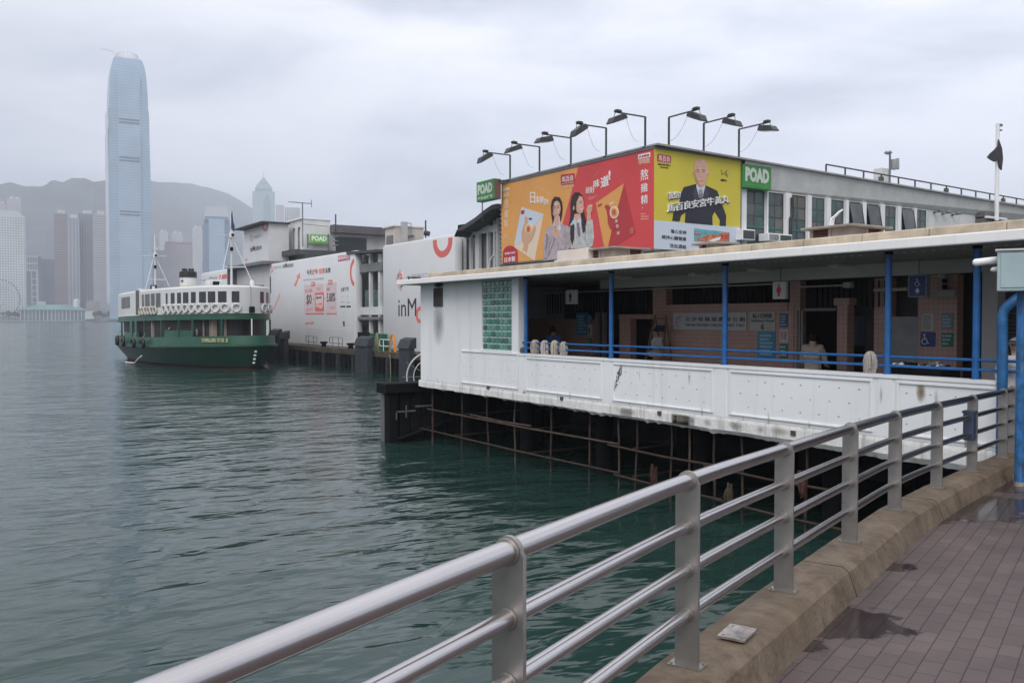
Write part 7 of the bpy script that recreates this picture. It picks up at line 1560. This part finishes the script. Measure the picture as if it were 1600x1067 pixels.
for k in range(n):
    t = 2 * pi * k / n; c, s = cos(t), sin(t); x = a_ * (abs(c) ** .55) * (1 if c > 0 else -1); y = Dp / 2 + a_ * (abs(s) ** .55) * (1 if s > 0 else -1); hh = 13 + 3 * (1 - abs(x) / a_)
    mb.prism([(x - .45, y - .45, H - 4), (x + .45, y - .45, H - 4), (x + .45, y + .45, H - 4), (x - .45, y + .45, H - 4)], (-(x) * .22, -(y - Dp / 2) * .22, hh))
mb.build('crown_fin', pale_, r, local=True)
mb = MB(); mb.tube([(-W * .25, Dp / 2, H + 2), (-W * .3, Dp / 2, H + 12), (-W * .62, Dp / 2, H + 15)], .5, None, 5); mb.build('roof_crane', pale_, r, local=True)
# left: white tower with round windows
j = facade('white_grid', (.62, .64, .64), (.17, .20, .23), 3.9, 3.6, .52, .5)
r, W, Dp, H = tower('office_tower', 'tower', 'white gridded office tower with sloping shoulder at the left edge', -32, 42, 338, 1345, j, 50, 0)
mb = MB(); mb.prism([(-W / 2, 1, H), (W / 2, 1, H), (W / 2 - 11, 1, H + 9), (-W / 2, 1, H + 9)], (0, 40, 0)); mb.build('roof_shoulder', pale_, r, local=True)
r, W, Dp, H = tower('frame_tower', 'tower', 'dark blue-grey tower with pale lattice trunk behind the white gridded tower', 43, 66, 401, 1650, fdark_, 40, 0)
mb = MB()
for k in range(5): x = -W / 2 + 1 + k * (W - 8) / 4; mb.box(x - .6, x + .6, -1.4, .0, H - 26, H)
for z in (0, 13, 26): mb.box(-W / 2, W / 2 - 6, -1.5, -.1, H - z - 1, H - z + 1)
for x in (-4, 4, 12 - 6): mb.box(x - .7, x + .7, -1.4, 0, 0, H - 26)
for k in range(7): mb.box(-5, 6, -1.5, -.1, 8 + k * 11, 9.5 + k * 11)
mb.build('lattice', M('lattice_pale', (.40, .45, .5), .6), r, local=True)
tower('slab_tower', 'tower', 'dark slab block between the lattice tower and the brown towers', 66, 90, 405, 1700, fdark_, 30, 0)
brown = facade('brown_bands', (.30, .23, .22), (.10, .09, .11), 3.9, 3, 1.1, .45); gvert = facade('grey_vertical', (.34, .36, .38), (.20, .22, .25), 3.9, 5.0, .5, .5, vert=True); gband = facade('grey_bands', (.42, .42, .44), (.20, .20, .23), 3.9, 3, 1.1, .4); dvert = facade('dark_vertical', (.13, .13, .16), (.24, .24, .27), 3.9, 4, .35, .5, vert=True)
for nm, a, b, yt, d, m, lb in (('stepped_tower', 86.5, 107, 334, 1420, brown, 'brown banded tower, leftmost of the clustered twin towers'), ('rounded_tower', 106, 126, 341, 1425, gvert, 'pale grey ribbed tower face wedged between the brown towers'), ('ribbed_tower', 124, 149, 334.5, 1450, dvert, 'dark vertical ribbed tower with pale roof boxes'), ('banded_tower', 147, 169, 335.5, 1430, gband, 'light grey banded tower touching the tallest skyscraper')):
    r, W, Dp, H = tower(nm, 'tower', lb, a, b, yt, d, m, 28, 0); mb = MB()
    for q in ((-.2, .15), (.1, .35)): mb.box(W * q[0], W * q[1], 4, 14, H, H + 6)
    mb.build('roof_plant', pale_, r, local=True)
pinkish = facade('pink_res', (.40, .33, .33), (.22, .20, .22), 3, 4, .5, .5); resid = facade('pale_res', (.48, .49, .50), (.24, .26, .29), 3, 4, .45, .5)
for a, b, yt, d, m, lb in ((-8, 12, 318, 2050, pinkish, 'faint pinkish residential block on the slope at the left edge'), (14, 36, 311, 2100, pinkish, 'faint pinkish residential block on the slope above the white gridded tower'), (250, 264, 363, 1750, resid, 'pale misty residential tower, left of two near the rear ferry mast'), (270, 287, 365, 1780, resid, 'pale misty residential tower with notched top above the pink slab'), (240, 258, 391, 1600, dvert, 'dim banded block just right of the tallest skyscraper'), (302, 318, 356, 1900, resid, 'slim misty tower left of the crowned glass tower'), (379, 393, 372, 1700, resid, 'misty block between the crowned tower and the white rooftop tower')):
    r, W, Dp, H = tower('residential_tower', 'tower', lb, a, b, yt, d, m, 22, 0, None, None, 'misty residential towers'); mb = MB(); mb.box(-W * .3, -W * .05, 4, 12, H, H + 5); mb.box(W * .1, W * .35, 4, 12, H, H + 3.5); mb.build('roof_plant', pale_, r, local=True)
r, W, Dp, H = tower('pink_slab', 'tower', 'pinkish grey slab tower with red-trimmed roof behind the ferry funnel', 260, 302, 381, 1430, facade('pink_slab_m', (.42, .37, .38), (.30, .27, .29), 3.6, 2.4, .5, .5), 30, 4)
mb = MB(); mb.box(-W / 2, W / 2, -.3, 1, H, H + 2.5); mb.build('roof_trim', M('trim_pink', (.45, .22, .22), .6), r, local=True)
# second glass tower with crown
r, W, Dp, H = tower('crowned_glass_tower', 'skyscraper', 'blue glass tower with white comb-like crown behind the front ferry mast', 317, 363, 336, 1440, facade('glass_mid', (.13, .20, .29), (.19, .27, .37), 4.2, 3, 1.1, .5, rough=.3), None, 0, [(0, 1), (.55, 1), (.551, .96), (.9, .96), (.901, .88), (1, .86)])
mb = MB(); mb.box(-W * .27, W * .27, -.9, 2, .1 * H, .96 * H); mb.build('central_bay', glassv, r, local=True)
mb = MB(); n = 26
for k in range(n + 1):
    x = -W * .40 + W * .80 * k / n; e = abs(k / n - .5) * 2; hh = 14 if e < .82 else 14 - (e - .82) * 60; mb.box(x - .62, x + .62, 2.5, 3.5, H - 2, H + hh)
mb.box(-W * .43, W * .43, 2.4, 3.6, H - 3, H - 1)
for s in (-1, 1): mb.prism([(s * W * .44, 2, H - 8), (s * W * .36, 2, H + 12), (s * W * .34, 2, H + 12), (s * W * .41, 2, H - 8)], (0, 3, 0))
mb.build('crown_fin', pale_, r, local=True)
mb = MB(); mb.box(-W * .4, W * .4, -.95 + 1.9, 3, .925 * H, .945 * H); mb.box(-W * .27, W * .27, -1.1, 0, .36 * H, .38 * H); mb.build('plant_floor_band', MATS['band_grey'], r, local=True)
# pointed pyramid tower, far back
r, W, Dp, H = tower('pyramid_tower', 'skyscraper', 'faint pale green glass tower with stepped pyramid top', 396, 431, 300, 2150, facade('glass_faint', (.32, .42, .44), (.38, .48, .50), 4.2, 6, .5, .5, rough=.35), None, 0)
mb = MB()
for s, z0, z1, s1 in ((.78, 0, 8, .78), (.78, 8, 20, .55), (.42, 20, 24, .42), (.40, 24, 38, .05)):
    a = W / 2 * s; b = W / 2 * s1; c = Dp / 2; mb.add([(-a, c - a, H + z0), (a, c - a, H + z0), (a, c + a, H + z0), (-a, c + a, H + z0), (-b, c - b, H + z1), (b, c - b, H + z1), (b, c + b, H + z1), (-b, c + b, H + z1)], [(0, 1, 5, 4), (1, 2, 6, 5), (2, 3, 7, 6), (3, 0, 4, 7), (4, 5, 6, 7)])
mb.build('pyramid_roof', M('pyr', (.24, .32, .35), .5), r, local=True); mb = MB(); mb.tube([(0, Dp / 2, H + 30), (0, Dp / 2, H + 52)], .8, None, 5); mb.build('spire', pale_, r, local=True)
mb = MB(); mb.prism([(-1, -1, 0), (W * .32, -1, 0), (W * .32, -1, H - 22), (W * .16, -1, H - 4), (0, -1, H - 22)], (0, 2, 0)); mb.build('gabled_bay', M('gab', (.25, .34, .36), .4), r, local=True)
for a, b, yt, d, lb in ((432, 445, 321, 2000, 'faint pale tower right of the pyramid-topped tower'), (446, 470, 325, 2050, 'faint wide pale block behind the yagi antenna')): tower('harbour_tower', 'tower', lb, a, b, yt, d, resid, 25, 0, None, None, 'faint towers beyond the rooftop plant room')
# waterfront low buildings
def low(name, cat_, label, px0, px1, yt, d, m, depth=18, yb=None): return tower(name, cat_, label, px0, px1, yt, d, m, depth, 0)
tealr = M('teal_roof', (.12, .25, .25), .6, var=.2, scale=.05)
low('pier_hall', 'pier building', 'long low white pier building under the white gridded tower', -30, 70, 476, 1380, M('lowwhite', (.55, .56, .56), .6, var=.1, scale=.05))
r, W, Dp, H = low('pier_hall', 'pier building', 'teal roofed ferry pier with open glazed hall on the far waterfront', 33, 134, 485, 1340, facade('hall_glass_f', (.20, .26, .28), (.10, .15, .19), 20, 6, .7, .5, vert=True), 40)
mb = MB(); mb.prism([(-W / 2 - 4, -4, H), (W / 2 + 3, -4, H), (W / 2 - 14, 20, H + 8), (-W / 2 + 20, 20, H + 8)], (0, .4, .8)); mb.prism([(-W / 2 - 4, -4, H), (W / 2 + 3, -4, H), (W / 2 + 3, 44, H), (-W / 2 - 4, 44, H)], (0, 0, 1.2)); mb.build('roof', tealr, r, local=True)
mb = MB()
for k in range(18): x = -W / 2 + W * k / 17; mb.box(x - .5, x + .5, -3, -2, -3, H)
mb.build('front_column', pale_, r, local=True)
mb = MB(); mb.lathe([(4.6, H + 4), (4.6, H + 14), (3.6, H + 17), (.3, H + 18.5)], (W * .37, 14, 0), None, 14); mb.build('dome_turret', pale_, r, local=True)
low('waterfront_block', 'building', 'brownish low block right of the domed pier', 135, 156, 470, 1395, M('lowbrown', (.30, .25, .24), .7, var=.15, scale=.05)); low('waterfront_kiosk', 'building', 'small white box building beside the waterfront trees', 134, 147, 486, 1345, pale_, 10)
low('podium', 'building', 'grey-green podium at the foot of the tallest skyscraper', 166, 192, 470, 1370, M('lowgrey', (.28, .33, .34), .7, var=.15, scale=.05)); low('waterfront_hall', 'building', 'white terrace building above the teal roofed pier', 58, 72, 471, 1385, MATS['lowwhite'])
mb = MB(); mb.box(-125, 160, 0, 4, -4.5, -2.6); sw = empty('sea_wall', far_T(100, 1335)[0], 'low dark harbour wall along the far waterfront', 'sea wall', None, far_T(100, 1335)[1]); mb.build('wall_face', fdark_, sw, local=True); mb = MB(); mb.box(-125, 160, -.3, 4, -2.6, -1.6); mb.build('wall_coping', pale_, sw, local=True)
# faint observation wheel
p, rz = far_T(-2, 1330); fw = empty('observation_wheel', p, 'faint white observation wheel at the left edge of the far shore', 'ferris wheel', None, rz)
mb = MB(); c_ = Vector((0, 0, 31)); mb.torus(c_, 27, .5, None, n=(0, 1, 0), seg=42, ring=5); mb.torus(c_, 25, .3, None, n=(0, 1, 0), seg=42, ring=4); mb.build('rim', pale_, fw, local=True)
mb = MB()
for k in range(42): a = 2 * pi * k / 42; mb.lathe([(.8, -1), (1.3, 0), (.8, 1)], c_ + Vector((28.5 * cos(a), 0, 28.5 * sin(a))), None, 6)
mb.build('cabin_ring', fdark_, fw, local=True); mb = MB()
for k in range(21): a = 2 * pi * k / 21; mb.tube([c_, c_ + Vector((27 * cos(a), 0, 27 * sin(a)))], .12, None, 4)
for s in (-1, 1): mb.tube([c_, (s * 16, 4, 0)], .8, None, 5)
mb.build('support_frame', pale_, fw, local=True)
# trees on the far waterfront
leafm = M('far_leaf', (.03, .05, .035), .9, var=.5, scale=.3); rnd = random.Random(9)
tb = None
def far_tree(px, d, h, label):
    global tb
    p, rz = far_T(px, d); r = empty('waterfront_tree', p, label, 'tree', 'trees along the far waterfront', rz)
    if tb is None:
        mb = MB(); mb.tube([(0, 0, 0), (.2, 0, 3), (.1, .1, 5.5)], [.35, .25, .15], None, 6)
        for k in range(4): a = k * 1.7; mb.tube([(0.1, 0, 3), (1.6 * cos(a), 1.6 * sin(a), 6)], [.15, .05], None, 5)
        t_ = mb.build('trunk', M('bark', (.06, .05, .04), .9), r, local=True)
        mb = MB()
        for k in range(520):
            a = rnd.uniform(0, 2 * pi); u = rnd.uniform(-1, 1); rr = rnd.random() ** .4; cl = Vector((rnd.gauss(0, 1), rnd.gauss(0, 1), 0)) * .6
            c = Vector((3.4 * rr * cos(a) * sqrt(1 - u * u), 3.4 * rr * sin(a) * sqrt(1 - u * u), 6.6 + 2.8 * rr * u)) + noise.noise_vector(Vector((k * .1, 0, 0))) * 1.2
            n_ = Vector((rnd.uniform(-1, 1), rnd.uniform(-1, 1), rnd.uniform(-1, 1))).normalized(); s1 = n_.orthogonal() * .42; s2 = n_.cross(s1); mb.add([c - s1, c + s2, c + s1, c - s2], [(0, 1, 2, 3)])
        c_ = mb.build('crown', leafm, r, local=True); tb = (t_, c_)
    else:
        for o in tb: c2 = o.copy(); COL.objects.link(c2); c2.parent = r
    r.scale = (h, h, h * rnd.uniform(.9, 1.1)); return r
tl = [(6, 'left end of the far shore trees'), (14, 'second from the left end of the far shore trees'), (24, 'third from the left end of the far shore trees'), (30, 'just left of the teal roofed pier'), (149, 'beside the small white box building'), (155, 'second right of the small white box building'), (161, 'third right of the small white box building'), (167, 'fourth right of the small white box building'), (173, 'below the pale flank of the tallest skyscraper'), (179, 'near the ferry stern under the tallest skyscraper'), (184.5, 'closest to the ferry stern')]
for px, s_ in tl: far_tree(px, 1338, rnd.uniform(.95, 1.4), 'dark green tree ' + s_)

# ================================================================== HAZE
hz = MB(); a, b, c, d = c2w(-3800, -60), c2w(3300, -60), c2w(3300, 4900), c2w(-3800, 4900)
hz.prism([Vector((v.x, v.y, -3.5)) for v in (a, b, c, d)], (0, 0, 655))
hm = bpy.data.materials.new('haze'); hm.use_nodes = True; t = hm.node_tree; t.nodes.remove(t.nodes['Principled BSDF']); pvn = t.nodes.new('ShaderNodeVolumePrincipled')
pvn.inputs['Color'].default_value = (.84, .88, .975, 1); pvn.inputs['Density'].default_value = .00030; pvn.inputs['Anisotropy'].default_value = .1
t.links.new(pvn.outputs[0], t.nodes['Material Output'].inputs['Volume'])
tag(hz.build('haze', hm), 'grey-blue sea mist over the harbour and city', 'haze', kind='stuff')
